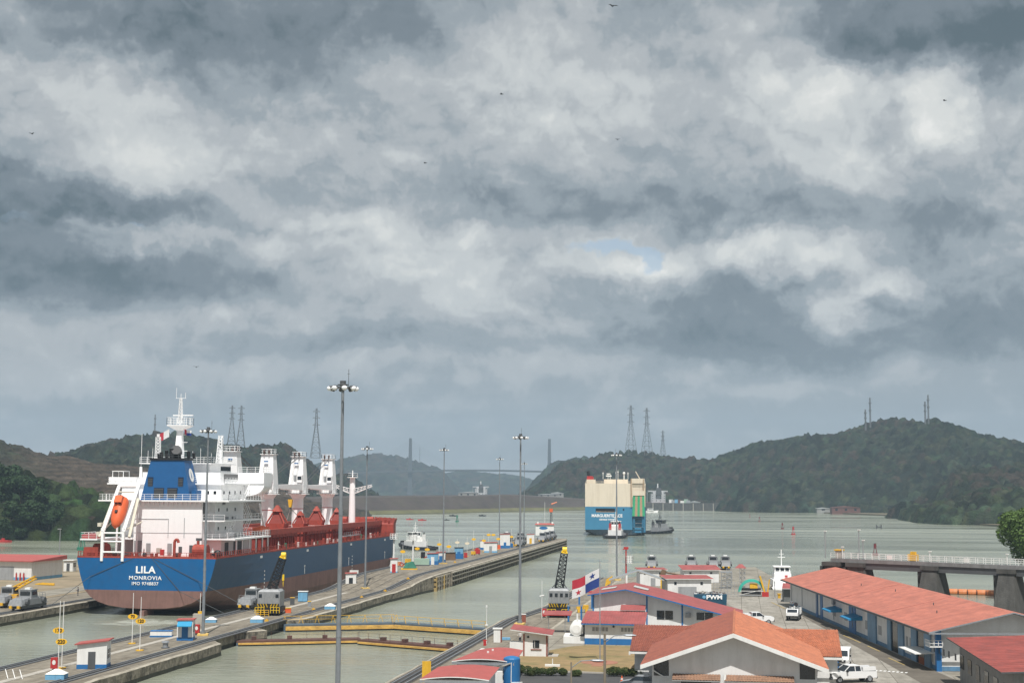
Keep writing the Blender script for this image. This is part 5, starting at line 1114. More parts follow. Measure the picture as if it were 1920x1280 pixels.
tug_hull_m = mat('tug_dark_hull', (.014, .02, .035), .5, var=.2)
def make_tug(name, label, loc, rz, wh=white, house=white, stripe=None):
    t = thing('tugboat', label, 'tugboat', loc, rz, 'tugboats on the lake')
    b = MB(); st = [(-14, 3.6, 1.4), (-12, 5, 1.5), (-4, 5.5, 1.6), (5, 5.4, 2.0), (10, 4.3, 2.7), (13, 2.2, 3.4), (14.5, .3, 3.8)]
    for s in (1, -1):
        for (y0, h0, z0), (y1, h1, z1) in zip(st, st[1:]):
            b.add([(s*h0, y0, z0), (s*h1, y1, z1), (s*h1*.85, y1-.3, -1), (s*h0*.85, y0, -1)], [(0, 1, 2, 3) if s < 0 else (3, 2, 1, 0)], tug_hull_m)
            b.add([(0, y0, z0-.5), (s*h0, y0, z0-.5), (s*h1, y1, z1-.5), (0, y1, z1-.5)], [(0, 1, 2, 3) if s > 0 else (3, 2, 1, 0)], dgrey)
            b.add([(s*(h0-.15), y0, z0-.5), (s*(h0-.15), y0, z0), (s*(h1-.15), y1, z1), (s*(h1-.15), y1, z1-.5)], [(0, 1, 2, 3)], tug_hull_m)
    b.add([(-3.6, -14, 1.4), (3.6, -14, 1.4), (3.1, -14, -1), (-3.1, -14, -1)], [(3, 2, 1, 0), (0, 1, 2, 3)], tug_hull_m); b.build('hull', t)
    for y, h_, z_ in ((-12, 5, .9), (-8, 5.3, 1), (-4, 5.6, 1), (0, 5.6, 1.2), (4, 5.5, 1.4), (8, 5, 1.6), (11, 3.8, 2)):
        for s in (1, -1):
            if s > 0 or y > -9: 
                b = MB(); b.cyl((s*(h_-.1), y, z_), (s*(h_+.4), y, z_), .7, rubber, n=9); b.build('tyre_fender', t)
    b = MB(); b.cyl((-3.4, -14.2, .8), (3.4, -14.2, .8), .55, rubber, n=8); b.build('stern_fender', t); b = MB(); b.cyl((-1.8, 13.7, 3.1), (1.8, 13.7, 3.1), .7, rubber, n=8); b.build('bow_fender', t)
    b = MB(); b.box(-3.4, 3.4, -4, 7, 1.2, 3.9, house); b.box(-2.8, 2.8, -2, 5.8, 3.903, 5.9, house); b.build('deckhouse', t)
    b = MB(); z = 5.903; w0, w1 = 2.1, 2.5
    b.hexa([(-w0, .5, z), (w0, .5, z), (w0, 4.7, z), (-w0, 4.7, z)], [(-w0, .5, z+.7), (w0, .5, z+.7), (w0, 4.7, z+.7), (-w0, 4.7, z+.7)], wh)
    b.hexa([(-w0+.03, .53, z+.703), (w0-.03, .53, z+.703), (w0-.03, 4.67, z+.703), (-w0+.03, 4.67, z+.703)], [(-w1+.05, .35, z+2.0), (w1-.05, .35, z+2.0), (w1-.05, 5.0, z+2.0), (-w1+.05, 5.0, z+2.0)], glass)
    b.box(-w1-.15, w1+.15, .2, 5.2, z+2.003, z+2.35, wh); wh_ = b.build('wheelhouse', t)
    for x in (-2.25, -.75, .75, 2.25):
        for y in (.33, 5.0): b = MB(); b.box(x-.1, x+.1, y-.08, y+.08, z+.7, z+2.0, wh); b.build('window_post', wh_)
    pass
    for s in (-1, 1):
        b = MB(); b.box(s*2.4-.6, s*2.4+.6, -3.6, -2.1, 3.95, 7.2, stripe or wh); b.cyl((s*2.4, -2.9, 7.2), (s*2.4, -3.2, 8.2), .3, black, n=7); b.build('funnel', t)
    b = MB(); b.cyl((0, 1.5, z+2.35), (0, 1.5, z+7.2), .16, wh, n=6); b.cyl((-1.4, 1.5, z+4.4), (1.4, 1.5, z+4.4), .1, wh, n=5); b.cyl((-.9, 1.5, z+5.6), (.9, 1.5, z+5.6), .08, wh, n=5); b.cyl((-1.2, 1.5, z+2.3), (0, 1.5, z+5.2), .09, wh, n=5); b.cyl((1.2, 1.5, z+2.3), (0, 1.5, z+5.2), .09, wh, n=5); b.box(-.9, .9, 1.8, 2.0, z+3.4, z+3.6, wh); b.build('mast', t)
    b = MB(); b.cyl((-1.5, 9, 2.7), (1.5, 9, 2.7), .8, dgrey, n=10); b.build('towing_winch', t)
    b = MB(); b.rail([(-3.2, -3.8, 3.9), (3.2, -3.8, 3.9)], 1, white, r=.06, step=1.5); b.rail([(-2.7, 5.7, 5.9), (2.7, 5.7, 5.9)], 1, white, r=.06, step=1.5); b.build('guard_rail', t)
    return t
q = G(784, 1030, 0); make_tug('tug', 'white tugboat with dark hull moored beyond the bulk carrier bow', q+Vector((-2, 6, 0)), R(40)).scale = (.82,)*3
q = G(1152, 1008, 0); make_tug('tug', 'tugboat right behind the blue stern of the car carrier', q+Vector((0, 6, 0)), R(0), stripe=red)
q = G(1234, 1000, 0); make_tug('tug', 'dark tugboat off the starboard side of the car carrier', q+Vector((0, 6, 0)), R(-28), wh=dgrey, house=grey, stripe=dgrey).scale = (.9,)*3

def launch(label, px, py, L=9, rz=0, hullm=white, cab=white, group='small launches on the water', cabin=True, z=0.0, cat='boat'):
    t = thing('launch', label, cat, G(px, py, z), rz, group)
    b = MB(); w = L*.15
    b.hexa([(-w*.8, -L/2, -.3), (w*.8, -L/2, -.3), (w*.3, L*.42, -.3), (-w*.3, L*.42, -.3)], [(-w, -L/2, L*.1), (w, -L/2, L*.1), (.1, L/2, L*.14), (-.1, L/2, L*.14)], hullm); b.build('hull', t)
    if cabin:
        b = MB(); b.box(-w*.7, w*.7, -L*.25, L*.15, L*.1, L*.26, cab); c_ = b.build('cabin', t)
        b = MB(); b.box(-w*.71, w*.71, -L*.2, L*.155, L*.17, L*.22, glass); b.build('window', c_)
    else:
        b = MB(); b.box(-w*.3, w*.3, -L*.1, L*.05, L*.1, L*.22, hullm); b.build('crew_seat', t)
    return t
launch('white pilot launch just right of the car carrier on the far side', 1221, 960, 16, R(-80))
launch('dark skiff nearest the green buoy beyond the tugboat', 837, 975, 5, R(80), black, black, 'dark skiffs beyond the locks', False)
launch('dark skiff left of the green buoy, farther out', 849, 967, 7, R(80), black, black, 'dark skiffs beyond the locks', False)
launch('dark skiff alone to the right of the green buoy', 904, 967, 7, R(70), black, black, 'dark skiffs beyond the locks', False)
launch('reddish skiff just past the ship bow, the left one', 768, 974, 6, R(80), red, red, 'reddish skiffs off the ship bow', False)
launch('reddish skiff just past the ship bow, the right one', 791, 975.5, 7, R(80), red, red, 'reddish skiffs off the ship bow', False)
launch('small red boat at the left edge under the wooded bank', 5, 1016, 8, R(80), red, red, None, False)

def buoy(label, px, py, h, m, group, cat='buoy'):
    t = thing('buoy', label, cat, G(px, py, 0), R(20), group)
    b = MB(); b.cyl((0, 0, -.3), (0, 0, h*.16), h*.24, m, n=12); b.build('float', t)
    b = MB()
    for k in range(4):
        a = math.pi/2*k+.4; b.cyl((math.cos(a)*h*.17, math.sin(a)*h*.17, h*.16), (math.cos(a)*h*.07, math.sin(a)*h*.07, h*.7), h*.025, m, n=4)
    b.build('frame', t)
    b = MB(); b.cyl((0, 0, h*.55), (0, 0, h*.92), h*.11, m, n=10); b.cyl((0, 0, h*.92), (0, 0, h), h*.03, black, n=5); b.build('top_mark', t)
RB = 'red channel buoys on the lake'
bred = mat('buoy_red', (.38, .045, .05), .6, var=.1); bdark = mat('buoy_dark_red', (.16, .03, .035), .6, var=.1)
for px, py, ytop, m_, lab in ((1641, 1040, 1018, bdark, 'large dark red buoy right behind the bridge railing'), (1487.5, 1002, 986, bred, 'bright red buoy, nearest of the row on the lake'), (1467, 991, 979.5, bdark, 'dark red buoy just left of the brightest one'), (1424, 976.5, 968, bdark, 'small dark buoy in the middle of the row'), (1406, 969, 963, bdark, 'smallest buoy at the far left end of the row')):
    p = G(px, py, 0); h_ = (py-ytop)*math.hypot(p.x, p.y)/F; buoy(lab, px, py, h_, m_, RB)
buoy('dark green buoy among the skiffs beyond the tugboat', 857, 978, 5.4, green, 'green channel buoys'); buoy('green buoy just left of the ship stern rail', 153, 1031, 7.5, green, 'green channel buoys')
t = thing('mooring_dolphin', 'dark square mooring frame standing in the lake', 'mooring frame', G(1648, 991, 0)); p = t.location; b = MB()
for s in (-1.4, 1.4): b.box(s-.4, s+.4, -.4, .4, -1, 2.7, dgrey)
b.build('post', t); b = MB(); b.box(-.99, .99, -.2, .2, 1.0, 1.5, dgrey); b.build('beam', t)

# white workboat behind the shed -------------------------------------
t = thing('workboat', 'white workboat with tall wheelhouse and mast moored behind the green hose arch', 'workboat', (9.5, 352, 0), R(4)); t.scale = (.95, .8, .70)
b = MB(); b.hexa([(-2.4, -9, -.5), (2.4, -9, -.5), (2.0, 9, -.5), (-2.0, 9, -.5)], [(-2.9, -9, 1.8), (2.9, -9, 1.8), (2.4, 10, 2.4), (-2.4, 10, 2.4)], ship_white); b.build('hull', t)
b = MB(); b.box(-2.5, 2.5, -6, 4, 1.9, 4.4, ship_white); b.box(-2.1, 2.1, -4.5, 2.5, 4.403, 6.4, ship_white); b.build('deckhouse', t)
b = MB(); b.box(-1.9, 1.9, -3.5, 1.5, 6.403, 8.6, ship_white); b.box(-2.1, 2.1, -3.9, 1.8, 8.603, 8.8, ship_white); wh_ = b.build('wheelhouse', t)
b = MB()
for x in (-1.2, 0, 1.2): b.box(x-.45, x+.45, -3.56, -3.503, 7.2, 8.3, glass)
b.build('window', wh_)
b = MB(); b.cyl((0, -1, 8.8), (0, -1, 14.4), .12, ship_white, n=6); b.cyl((-.9, -1, 11.8), (.9, -1, 11.8), .08, ship_white, n=5); b.cyl((-.6, -1, 12.9), (.6, -1, 12.9), .06, ship_white, n=5); b.build('mast', t)
b = MB(); b.box(.5, 1.2, -4.62, -4.51, 5.0, 5.9, red); b.build('life_ring', t)
b = MB(); b.rail([(-2.4, -5.9, 4.4), (2.4, -5.9, 4.4)], 1, ship_white, r=.05, step=1); b.rail([(-2, -4.4, 6.4), (2, -4.4, 6.4)], 1, ship_white, r=.05, step=1); b.rail([(-2.8, -8.8, 1.8), (2.8, -8.8, 1.8)], 1, ship_white, r=.05, step=1); b.build('guard_rail', t)

# ------------------------------------------------------------------ far shore: bridge, towers, houses, ships
bc = mat('bridge_concrete', (.05, .055, .06), .8, var=.05, scale=.02)
def at(px, py, d):
    v = ray(px, py); t = d/math.hypot(v.x, v.y); return Vector((v.x*t, v.y*t, H+v.z*t))
L0 = at(560, 882, 4290); L1 = at(1052, 881, 4290); 
T1 = at(769, 880, 4290); T2 = at(1030, 881, 4290); rzb = math.atan2((T2-T1).y, (T2-T1).x); span = (T2.xy-T1.xy).length
t = thing('cable_bridge', 'far cable-stayed bridge with two slender pylons crossing the valley', 'bridge', (T1.x, T1.y, 0), rzb)
b = MB(); n = 24; x0 = -330.0; x1 = span+40; dz = T1.z-6
for k in range(n):
    xa, xb = x0+(x1-x0)*k/n, x0+(x1-x0)*(k+1)/n; f = lambda x: dz+7-7*((x-span/2)/(span*.75))**2*1.0
    b.hexa([(xa, -17, f(xa)-5), (xb, -17, f(xb)-5), (xb, 17, f(xb)-5), (xa, 17, f(xa)-5)], [(xa, -17, f(xa)), (xb, -17, f(xb)), (xb, 17, f(xb)), (xa, 17, f(xa))], bc)
b.build('deck', t)
for x in (0, span):
    b = MB(); b.hexa([(x-7, -9, -2), (x+7, -9, -2), (x+7, 9, -2), (x-7, 9, -2)], [(x-3.8, -5, dz+100), (x+3.8, -5, dz+100), (x+3.8, 5, dz+100), (x-3.8, 5, dz+100)], bc); b.build('pylon', t)
    b = MB()
    for k in range(1, 13):
        for s in (-1, 1):
            if x+s*12*k > x1 or x+s*12*k < x0: continue
            b.cyl((x, 0, dz+45+4.2*k), (x+s*12.2*k, 0, dz+2), .16, bc, n=3, caps=False)
    b.build('stay_cable', t)
tower_m = mat('tower_steel', (.17, .18, .19), .7, metal=.2, var=.1)
def pylon(px, ytop, ybase, d, label, arms=True, w=None):
    p = at(px, ybase, d); h = (ybase-ytop)*d/F; t = thing('transmission_tower' if arms else 'radio_mast', label, 'lattice tower' if arms else 'radio mast', p-Vector((0, 0, 4)), R(25), 'lattice power towers on the ridges' if arms else 'radio masts on the hilltops')
    h += 4; b = MB(); r = .30 if arms else .22
    if arms:
        b.truss((0, 0, 0), (0, 0, h*.62), h*.2, h*.055, tower_m, r=r, n=6, up=(1, 0, 0)); b.truss((0, 0, h*.62), (0, 0, h), h*.055, h*.02, tower_m, r=r, n=6, up=(1, 0, 0)); b.build('lattice_body', t)
        b = MB()
        for z_ in (.66, .8, .93): b.cyl((-h*.075, 0, h*z_), (h*.075, 0, h*z_), r*1.2, tower_m, n=4); b.cyl((-h*.075, 0, h*z_), (0, 0, h*z_+h*.04), r*.8, tower_m, n=4); b.cyl((h*.075, 0, h*z_), (0, 0, h*z_+h*.04), r*.8, tower_m, n=4)
        b.build('cross_arm', t)
    else:
        b.truss((0, 0, 0), (0, 0, h), 1.3, 1.0, tower_m, r=r, n=14, up=(1, 0, 0)); b.build('lattice_body', t); b = MB()
        for z_ in (.55, .8): b.box(-1.2, 1.2, -1, 1, h*z_, h*z_+1.6, tower_m)
        b.build('antenna', t)
pylon(434, 761, 828, 1780, 'left one of the two close towers on the left ridge'); pylon(451, 761, 836, 1780, 'right one of the two close towers on the left ridge')
pylon(592, 766, 852, 1800, 'lone power tower right of the ship cranes'); pylon(1183, 760, 848, 2150, 'tallest left tower of the three above the car carrier')
pylon(1213, 765, 850, 2150, 'middle tower of the three above the car carrier'); pylon(1243, 807, 858, 2400, 'short right tower of the three above the car carrier')
pylon(1403, 844, 878, 2300, 'small tower in the saddle between the two right hills')
pylon(1835, 811, 826, 2200, 'tiny tower on the right flank of the right hill')
pylon(1632, 747, 795, 1775, 'taller radio mast on the left shoulder of the right hill', False); pylon(1623, 768, 800, 1775, 'short radio mast beside the taller one on the left shoulder', False)
pylon(1741, 742, 788, 1750, 'tallest radio mast at the right hill summit', False); pylon(1735, 754, 788, 1750, 'shorter radio mast at the right hill summit', False)
pylon(290, 778, 815, 1760, 'thin radio mast on the ridge behind the ship funnel', False); pylon(787, 838, 866, 4700, 'thin mast beside the left bridge pylon', False)
# far buildings
tin = mat('pale_tin_roof', (.40, .42, .43), .6, var=.2); far_red = mat('far_red_roof', (.13, .06, .05), .8, var=.2); far_wall = mat('far_wall', (.26, .26, .25), .8, var=.2)
def far_house(px, py, w, d, h, dist, label, roofm=tin, wallm=wall_white, group='far buildings along the lake shore', rz=0):
    p = at(px, py, dist); p.z = max(1.2, p.z); t = thing('far_building', label, 'building', p-Vector((0, 0, 2)), YAW+rz, group)
    b = MB(); b.box(-w/2, w/2, -d/2, d/2, 0, h+2, wallm); b.build('wall', t)
    b = MB(); z = h+2.003; b.extr([(-w/2-.6, z), (w/2+.6, z), (w/2+.6, z+.2), (0, z+h*.35), (-w/2-.6, z+.2)], 'y', -d/2-.5, d/2+.5, roofm); b.build('roof', t)
    for k in range(max(1, int(w//8))):
        b = MB(); b.box(-w/2+w*(k+.35)/max(1, int(w//8)), -w/2+w*(k+.6)/max(1, int(w//8)), -d/2-.06, -d/2-.01, 2+h*.35, 2+h*.75, glass); b.build('window', t)
fh = [(1028, 931, 26, 8, 3, 1850, 'long low pale building on the embankment, left of the car carrier', tin), (1045, 930, 16, 7, 4, 1860, 'higher pale roof at the right end of the long low building', tin),
      (1088, 948, 12, 8, 5, 1900, 'white boathouse half hidden by the car carrier port side', tin), (1076, 950, 10, 7, 4, 1880, 'pale house above the white boathouse', tin),
      (1290, 950, 16, 8, 4, 1780, 'white building at the waterline right of the far red ship', tin), (1303, 947, 12, 8, 4, 1800, 'second white building along the right waterline', tin), (1322, 951, 14, 8, 3.5, 1760, 'third white building along the right waterline', tin),
      (1349, 952, 12, 7, 4, 1740, 'fourth and rightmost white building of the waterline row', tin), (1482, 957, 16, 8, 4, 1640, 'white hut standing at the shore under the right hill', tin),
      (1543, 958, 14, 7, 3, 1600, 'pale low hut further right under the hill', tin), (1585, 960, 30, 8, 5, 1560, 'long reddish brown shed at the foot of the right hill', far_red),
      (1403, 955, 14, 7, 3, 1700, 'low pale hut at the water behind the row of small buoys', tin), (878, 930, 24, 8, 4, 1720, 'small pale shed on the embankment beside the far ship', tin)]
for a in fh: far_house(a[0], a[1], a[2], a[3], a[4], a[5], a[6], a[7], far_red if a[7] is far_red else far_wall)
def far_ship(px, py, d, w, label, hullm, deckh=9):
    p = at(px, py, d); p.z = 0; t = thing('moored_ship', label, 'ship', p, YAW+R(6), 'far ships moored along the canal')
    b = MB(); b.hexa([(-w/2, 0, 0), (w/2, 0, 0), (w/2, 90, 0), (-w/2, 90, 0)], [(-w/2, -1, deckh), (w/2, -1, deckh), (w/2, 92, deckh), (-w/2, 92, deckh)], hullm); b.build('hull', t)
    fw = mat('far_ship_paint', (.42, .43, .44), .7, var=.2, scale=.3); b = MB(); b.box(-w*.36, w*.36, 4, 14, deckh+.003, deckh+11, fw); b.box(-w*.28, w*.28, 5, 13, deckh+11.003, deckh+13, fw); b.box(-w*.5, w*.5, 6, 12, deckh+13.003, deckh+14.6, fw); b.build('deckhouse', t)
    b = MB()
    for z_ in range(4):
        for x_ in (-.3, -.1, .1, .3): b.box(w*x_-.5, w*x_+.5, 3.9, 3.99, deckh+2+z_*2.8, deckh+3+z_*2.8, glass)
    b.build('window', t)
    b = MB(); b.hexa([(-w*.15, 1, deckh+10), (w*.15, 1, deckh+10), (w*.15, 3.9, deckh+10), (-w*.15, 3.9, deckh+10)], [(-w*.1, 1, deckh+18), (w*.1, 1, deckh+18), (w*.1, 3.9, deckh+18), (-w*.1, 3.9, deckh+18)], dgrey); b.build('funnel', t)
    b = MB(); b.truss((0, 8, deckh+15.5), (0, 8, deckh+23), 1.2, .6, ship_white, r=.2, n=4, up=(1, 0, 0)); b.build('mast', t)
    for s in (-1, 1):
        b = MB(); b.cyl((s*w*.45, 20, deckh), (s*w*.45, 20, deckh+13), .5, steel, n=6); b.build('derrick', t)
far_ship(1236, 950, 1745, 24, 'far ship with red hull and white deckhouse right of the car carrier', far_red)
far_ship(902, 950, 2300, 26, 'far white ship deckhouse rising above the embankment', dgrey, 14)
b = MB(); p = at(1262, 952, 1720); 
t = thing('pier', 'long grey concrete pier along the far right shore', 'pier', (p.x, p.y, 0), YAW); b.box(-40, 70, 0, 10, -1, 9, dconc); b.build('pier_wall', t); b = MB()
for k in range(9): b.cyl((-36+k*12, -.4, -1), (-36+k*12, -.4, 8.6), .5, conc, n=6)
b.build('pile', t)
r1 = random.Random(12)
for k in range(7):
    p = at(1258+k*5.5+r1.uniform(-1, 1), 945, 1725); t = thing('dock_container', ['pale', 'grey', 'dull blue', 'rusty', 'white', 'pale green', 'dull grey'][k]+' container stacked on the far pier, number %d from the left' % (k+1), 'container', (p.x, p.y, 9.0), YAW+R(r1.uniform(-8, 8)), 'containers on the far pier'); t['label'] = t['label'].split(', number')[0]+[' nearest the red ship', ', second from the red ship', ' left of the middle one', ' in the middle of the row', ' right of the middle one', ', last but one of the row', ' at the right end'][k]
    b = MB(); m_ = [wall_white, grey, lblue, rusty, white, mat('pale_green', (.3, .42, .34), .6), steel][k]; h_ = r1.uniform(2.2, 5); b.box(-2.4, 2.4, -1.2, 1.2, 0, h_, m_); b.build('container_box', t)
    b = MB(); b.box(-2.45, 2.45, -1.25, 1.25, h_+.003, h_+.15, dgrey); b.build('container_top', t)

# ------------------------------------------------------------------ rail cranes and locomotives
stripe_y = mat('crane_yellow', (.78, .52, .02), .5, var=.08)
def rail_crane(label, p, rz, hw, hd, hh, tip, front=4, under=1.7, win=4):
    t = thing('rail_crane', label, 'crane', p, rz, 'grey rail cranes with lattice booms')
    b = MB(); b.box(-hw*.55, hw*.55, -hd*.5, hd*.5, .55, under-.1, black); b.box(-hw*.5, hw*.5, -hd*.62, -hd*.5, .5, 1.0, black); b.build('carriage', t)
    for sx in (-1, 1):
        for sy in (-.35, -.12, .12, .35):
            b = MB(); b.cyl((sx*hw*.42-.1, hd*sy, .45), (sx*hw*.42+.1, hd*sy, .45), .42, rubber, n=10); b.build('wheel', t)
    b = MB(); b.box(-hw/2, hw/2, -hd*.46, hd*.46, under, under+hh, mule_grey); b.hexa([(-hw/2, -hd*.46, under+hh), (hw/2, -hd*.46, under+hh), (hw/2, hd*.46, under+hh), (-hw/2, hd*.46, under+hh)], [(-hw*.4, -hd*.40, under+hh+.35), (hw*.4, -hd*.40, under+hh+.35), (hw*.4, hd*.4, under+hh+.35), (-hw*.4, hd*.4, under+hh+.35)], grey); c_ = b.build('machine_house', t)
    for k in range(win):
        x = -hw*.38+hw*.76*k/(win-1) if win > 1 else 0
        b = MB(); b.box(x-hw*.07, x+hw*.07, -hd*.46-.05, -hd*.46-.005, under+hh*.62, under+hh*.85, glass); b.build('window', c_)
    b = MB(); b.box(-hw*.48, hw*.48, -hd*.46-.25, -hd*.46-.003, under-.1, under+.55, black); c2 = b.build('counterweight', t)
    b = MB()
    for k in range(7):
        x = -hw*.45+k*hw*.9/7; b.add([(x, -hd*.46-.26, under-.08), (x+.2, -hd*.46-.26, under-.08), (x+.2+(.25 if k > 3 else -.25), -hd*.46-.26, under+.54), (x+(.25 if k > 3 else -.25), -hd*.46-.26, under+.54)], [(0, 1, 2, 3), (3, 2, 1, 0)], stripe_y)
    b.build('warning_stripe', c2)
    b = MB(); b.rail([(-hw*.55, -hd*.68, .5), (-hw*.15, -hd*.68, .5)], 1.0, stripe_y, r=.06, step=.6); b.build('handrail', t); b = MB(); b.rail([(hw*.15, -hd*.68, .5), (hw*.55, -hd*.68, .5)], 1.0, stripe_y, r=.06, step=.6); b.build('handrail', t)
    tip = Vector(tip); a = Vector((0, hd*.1, under+hh+.3)); k = a.lerp(tip, .91)
    b = MB(); b.truss(a, k, 1.5, 1.1, black, r=.11, n=9, up=(0, 1, 0)); bm = b.build('boom', t)
    b = MB(); b.truss(k, tip, 1.0, .4, stripe_y, r=.13, n=2, up=(0, 1, 0)); b.cyl(tip-Vector((.4, 0, 0)), tip+Vector((.4, 0, 0)), .5, stripe_y, n=10); b.build('boom_tip', bm)
    b = MB(); g0 = Vector((0, hd*.3, under+hh+1.7)); b.cyl((-.7, hd*.4, under+hh), g0+Vector((-.3, 0, 0)), .1, dgrey, n=4); b.cyl((.7, hd*.4, under+hh), g0+Vector((.3, 0, 0)), .1, dgrey, n=4); b.cyl(g0, tip, .04, dgrey, n=3); b.cyl(g0+Vector((.3, 0, 0)), tip, .04, dgrey, n=3); b.cyl((-1.6, -.3, under+hh), a.lerp(tip, .25), .09, dgrey, n=4); b.cyl((1.6, -.3, under+hh), a.lerp(tip, .25), .09, dgrey, n=4); b.build('gantry', t)
    return t, tip
def hookline(t, tip, L, m=stripe_y):
    b = MB(); b.cyl(tip, tip-Vector((0, 0, L)), .03, dgrey, n=4); b.box(tip.x-.18, tip.x+.18, tip.y-.15, tip.y+.15, tip.z-L-1.1, tip.z-L, m); b.cyl(tip-Vector((0, 0, L+1.1)), tip-Vector((0, 0, L+2.2)), .1, m, r1=.03, n=5); b.build('hook_block', t)
c1 = G(500, 1153, WN)+Vector((0, 2.2, 0)); tp = W(532, 1040, c1.y+1)
t, tip = rail_crane('grey rail crane on the centre wall with its dark boom across the ship hull', c1, R(8), 3.9, 5.0, 2.6, Matrix.Rotation(R(-8), 3, 'Z') @ (tp-c1), win=2, under=1.5); hookline(t, tip, 3.4)
c2 = G(1045, 1157, WN)+Vector((0, 2.4, 0)); tp = W(1059, 1030, c2.y+1)
t, tip = rail_crane('grey rail crane on the right bank with upright boom and yellow tip', c2, R(6), 3.6, 4.8, 2.7, Matrix.Rotation(R(-6), 3, 'Z') @ (tp-c2), win=4, under=1.9)
def make_mule(label, p, rz, col=mule_grey, group='grey towing locomotives on the lock walls'):
    t = thing('locomotive', label, 'locomotive', p, rz, group)
    b = MB(); b.box(-1.3, 1.3, -4.6, 4.6, .45, .95, dgrey); b.build('chassis', t)
    b = MB()
    for s in (-1, 1):
        b.hexa([(-1.35, s*2.0, .953), (1.35, s*2.0, .953), (1.35, s*4.9, .953), (-1.35, s*4.9, .953)] if s > 0 else [(-1.35, -4.9, .953), (1.35, -4.9, .953), (1.35, -2, .953), (-1.35, -2, .953)],
               [(-1.3, 2.0, 2.3), (1.3, 2.0, 2.3), (1.1, 4.6, 1.95), (-1.1, 4.6, 1.95)] if s > 0 else [(-1.1, -4.6, 1.95), (1.1, -4.6, 1.95), (1.3, -2, 2.3), (-1.3, -2, 2.3)], col)
    b.box(-1.35, 1.35, -2, 2, .953, 2.0, col); b.build('body', t)
    b = MB(); b.hexa([(-1.25, -1.3, 2.003), (1.25, -1.3, 2.003), (1.25, 1.3, 2.003), (-1.25, 1.3, 2.003)], [(-1.1, -1.1, 3.5), (1.1, -1.1, 3.5), (1.1, 1.1, 3.5), (-1.1, 1.1, 3.5)], col); b.box(-1.2, 1.2, -1.2, 1.2, 3.503, 3.65, col); b.box(-.5, .5, -.5, .5, 3.653, 3.95, white); cb = b.build('cab', t)
    for s in (-1, 1):
        b = MB(); b.box(-.95, .95, s*1.25-.06, s*1.25+.06, 2.65, 3.3, glass); b.build('window', cb); b = MB(); b.box(s*1.22-.06, s*1.22+.06, -.85, .85, 2.65, 3.3, glass); b.build('window', cb)
        b = MB(); b.box(-1.0, -.5, s*4.85-.25, s*4.85+.25, .5, 1.0, yellow); b.build('bumper', t); b = MB(); b.box(.5, 1.0, s*4.85-.25, s*4.85+.25, .5, 1.0, yellow); b.build('bumper', t)
        b = MB(); b.cyl((1.3, s*3.1, 1.5), (1.75, s*3.1, 1.5), .55, dgrey, n=10); b.build('windlass_drum', t); b = MB(); b.cyl((-1.75, s*3.1, 1.5), (-1.3, s*3.1, 1.5), .55, dgrey, n=10); b.build('windlass_drum', t)
        for y in (-3.6, 3.6): b = MB(); b.cyl((s*.9-.1, y, .45), (s*.9+.1, y, .45), .4, rubber, n=8); b.build('wheel', t)
    b = MB(); b.rail([(-1.1, -4.5, 2.0), (1.1, -4.5, 2.0)], .7, grey, r=.04, step=1); b.build('handrail', t); b = MB(); b.rail([(1.1, 2.1, 2.3), (1.1, 4.4, 2.0)], .7, grey, r=.04, step=1); b.build('handrail', t)
    return t
mule = make_mule('grey towing locomotive on the left wall facing the camera', G(58, 1146, WN)+Vector((0, 4.5, 0)), R(0))
mule.location.x = -129.2
def mu(x, y, z, rz, lab, g='grey towing locomotives on the lock walls', sc=None): return dup(mule, (x, y, z), rz, lab, g, sc)
mu(-136, G(8, 1140, WN).y+5, WN, R(4), 'dark towing locomotive cut by the left edge behind the yellow lift')
mu(-90.2, G(450, 1143, WN).y+4.5, WN, 0, 'grey towing locomotive on the centre wall left of the rail crane')
mu(-78, 508, WF, 0, 'towing locomotive alone before the far end of the centre wall, beside the tall mast')
ends = [(-90, 552, 'farthest left towing locomotive by the white end house'), (-84, 548, 'towing locomotive in front of the white end house'), (-76.0, 553, 'towing locomotive on the right track near the far wall end'), (-76.0, 566, 'towing locomotive second from the far wall end'), (-76, 579, 'last towing locomotive at the very tip of the centre wall')]
for x, y, lab in ends: mu(x, y, WF, 0, lab)
for px, lab in ((1296, 'towing locomotive behind the red gabled roof across the yard'), (1337, 'left of two side by side locomotives at the far right shore'), (1360, 'right of two side by side locomotives at the far right shore'), (1222, 'dark locomotive behind the flat red roofed hut')):
    p = G(px, 1066, WN); mu(p.x, p.y, WN, R(3), lab)
for k, (px, py) in enumerate(((1324, 1077), (1345, 1077), (1364, 1077))): pass
# mobile lift (yellow) at the left edge
t = thing('boom_lift', 'yellow mobile boom lift between the two left locomotives', 'boom lift', G(24, 1140, WN)+Vector((-2.0, 4, 0)), R(12))
b = MB(); b.box(-1.2, 1.2, -1.8, 1.8, .6, 1.5, yellow); b.build('chassis', t)
for sx in (-1, 1):
    for sy in (-1.2, 1.2): b = MB(); b.cyl((sx*1.15-.2, sy, .5), (sx*1.15+.2, sy, .5), .5, rubber, n=10); b.build('wheel', t)
b = MB(); b.box(-.8, .8, -1, 1, 1.503, 2.3, yellow); b.build('turret', t); b = MB(); b.truss((-1.5, .8, 2.6), (3.8, .2, 5.4), .75, .5, yellow, r=.16, n=4); b.box(-1.9, -1.0, .2, 1.4, 2.303, 3.6, yellow); b.build('boom', t)
b = MB(); b.rail([(-1.2, -2.0, .8), (1.2, -2.0, .8)], .9, yellow, r=.06, step=.8); b.build('handrail', t)

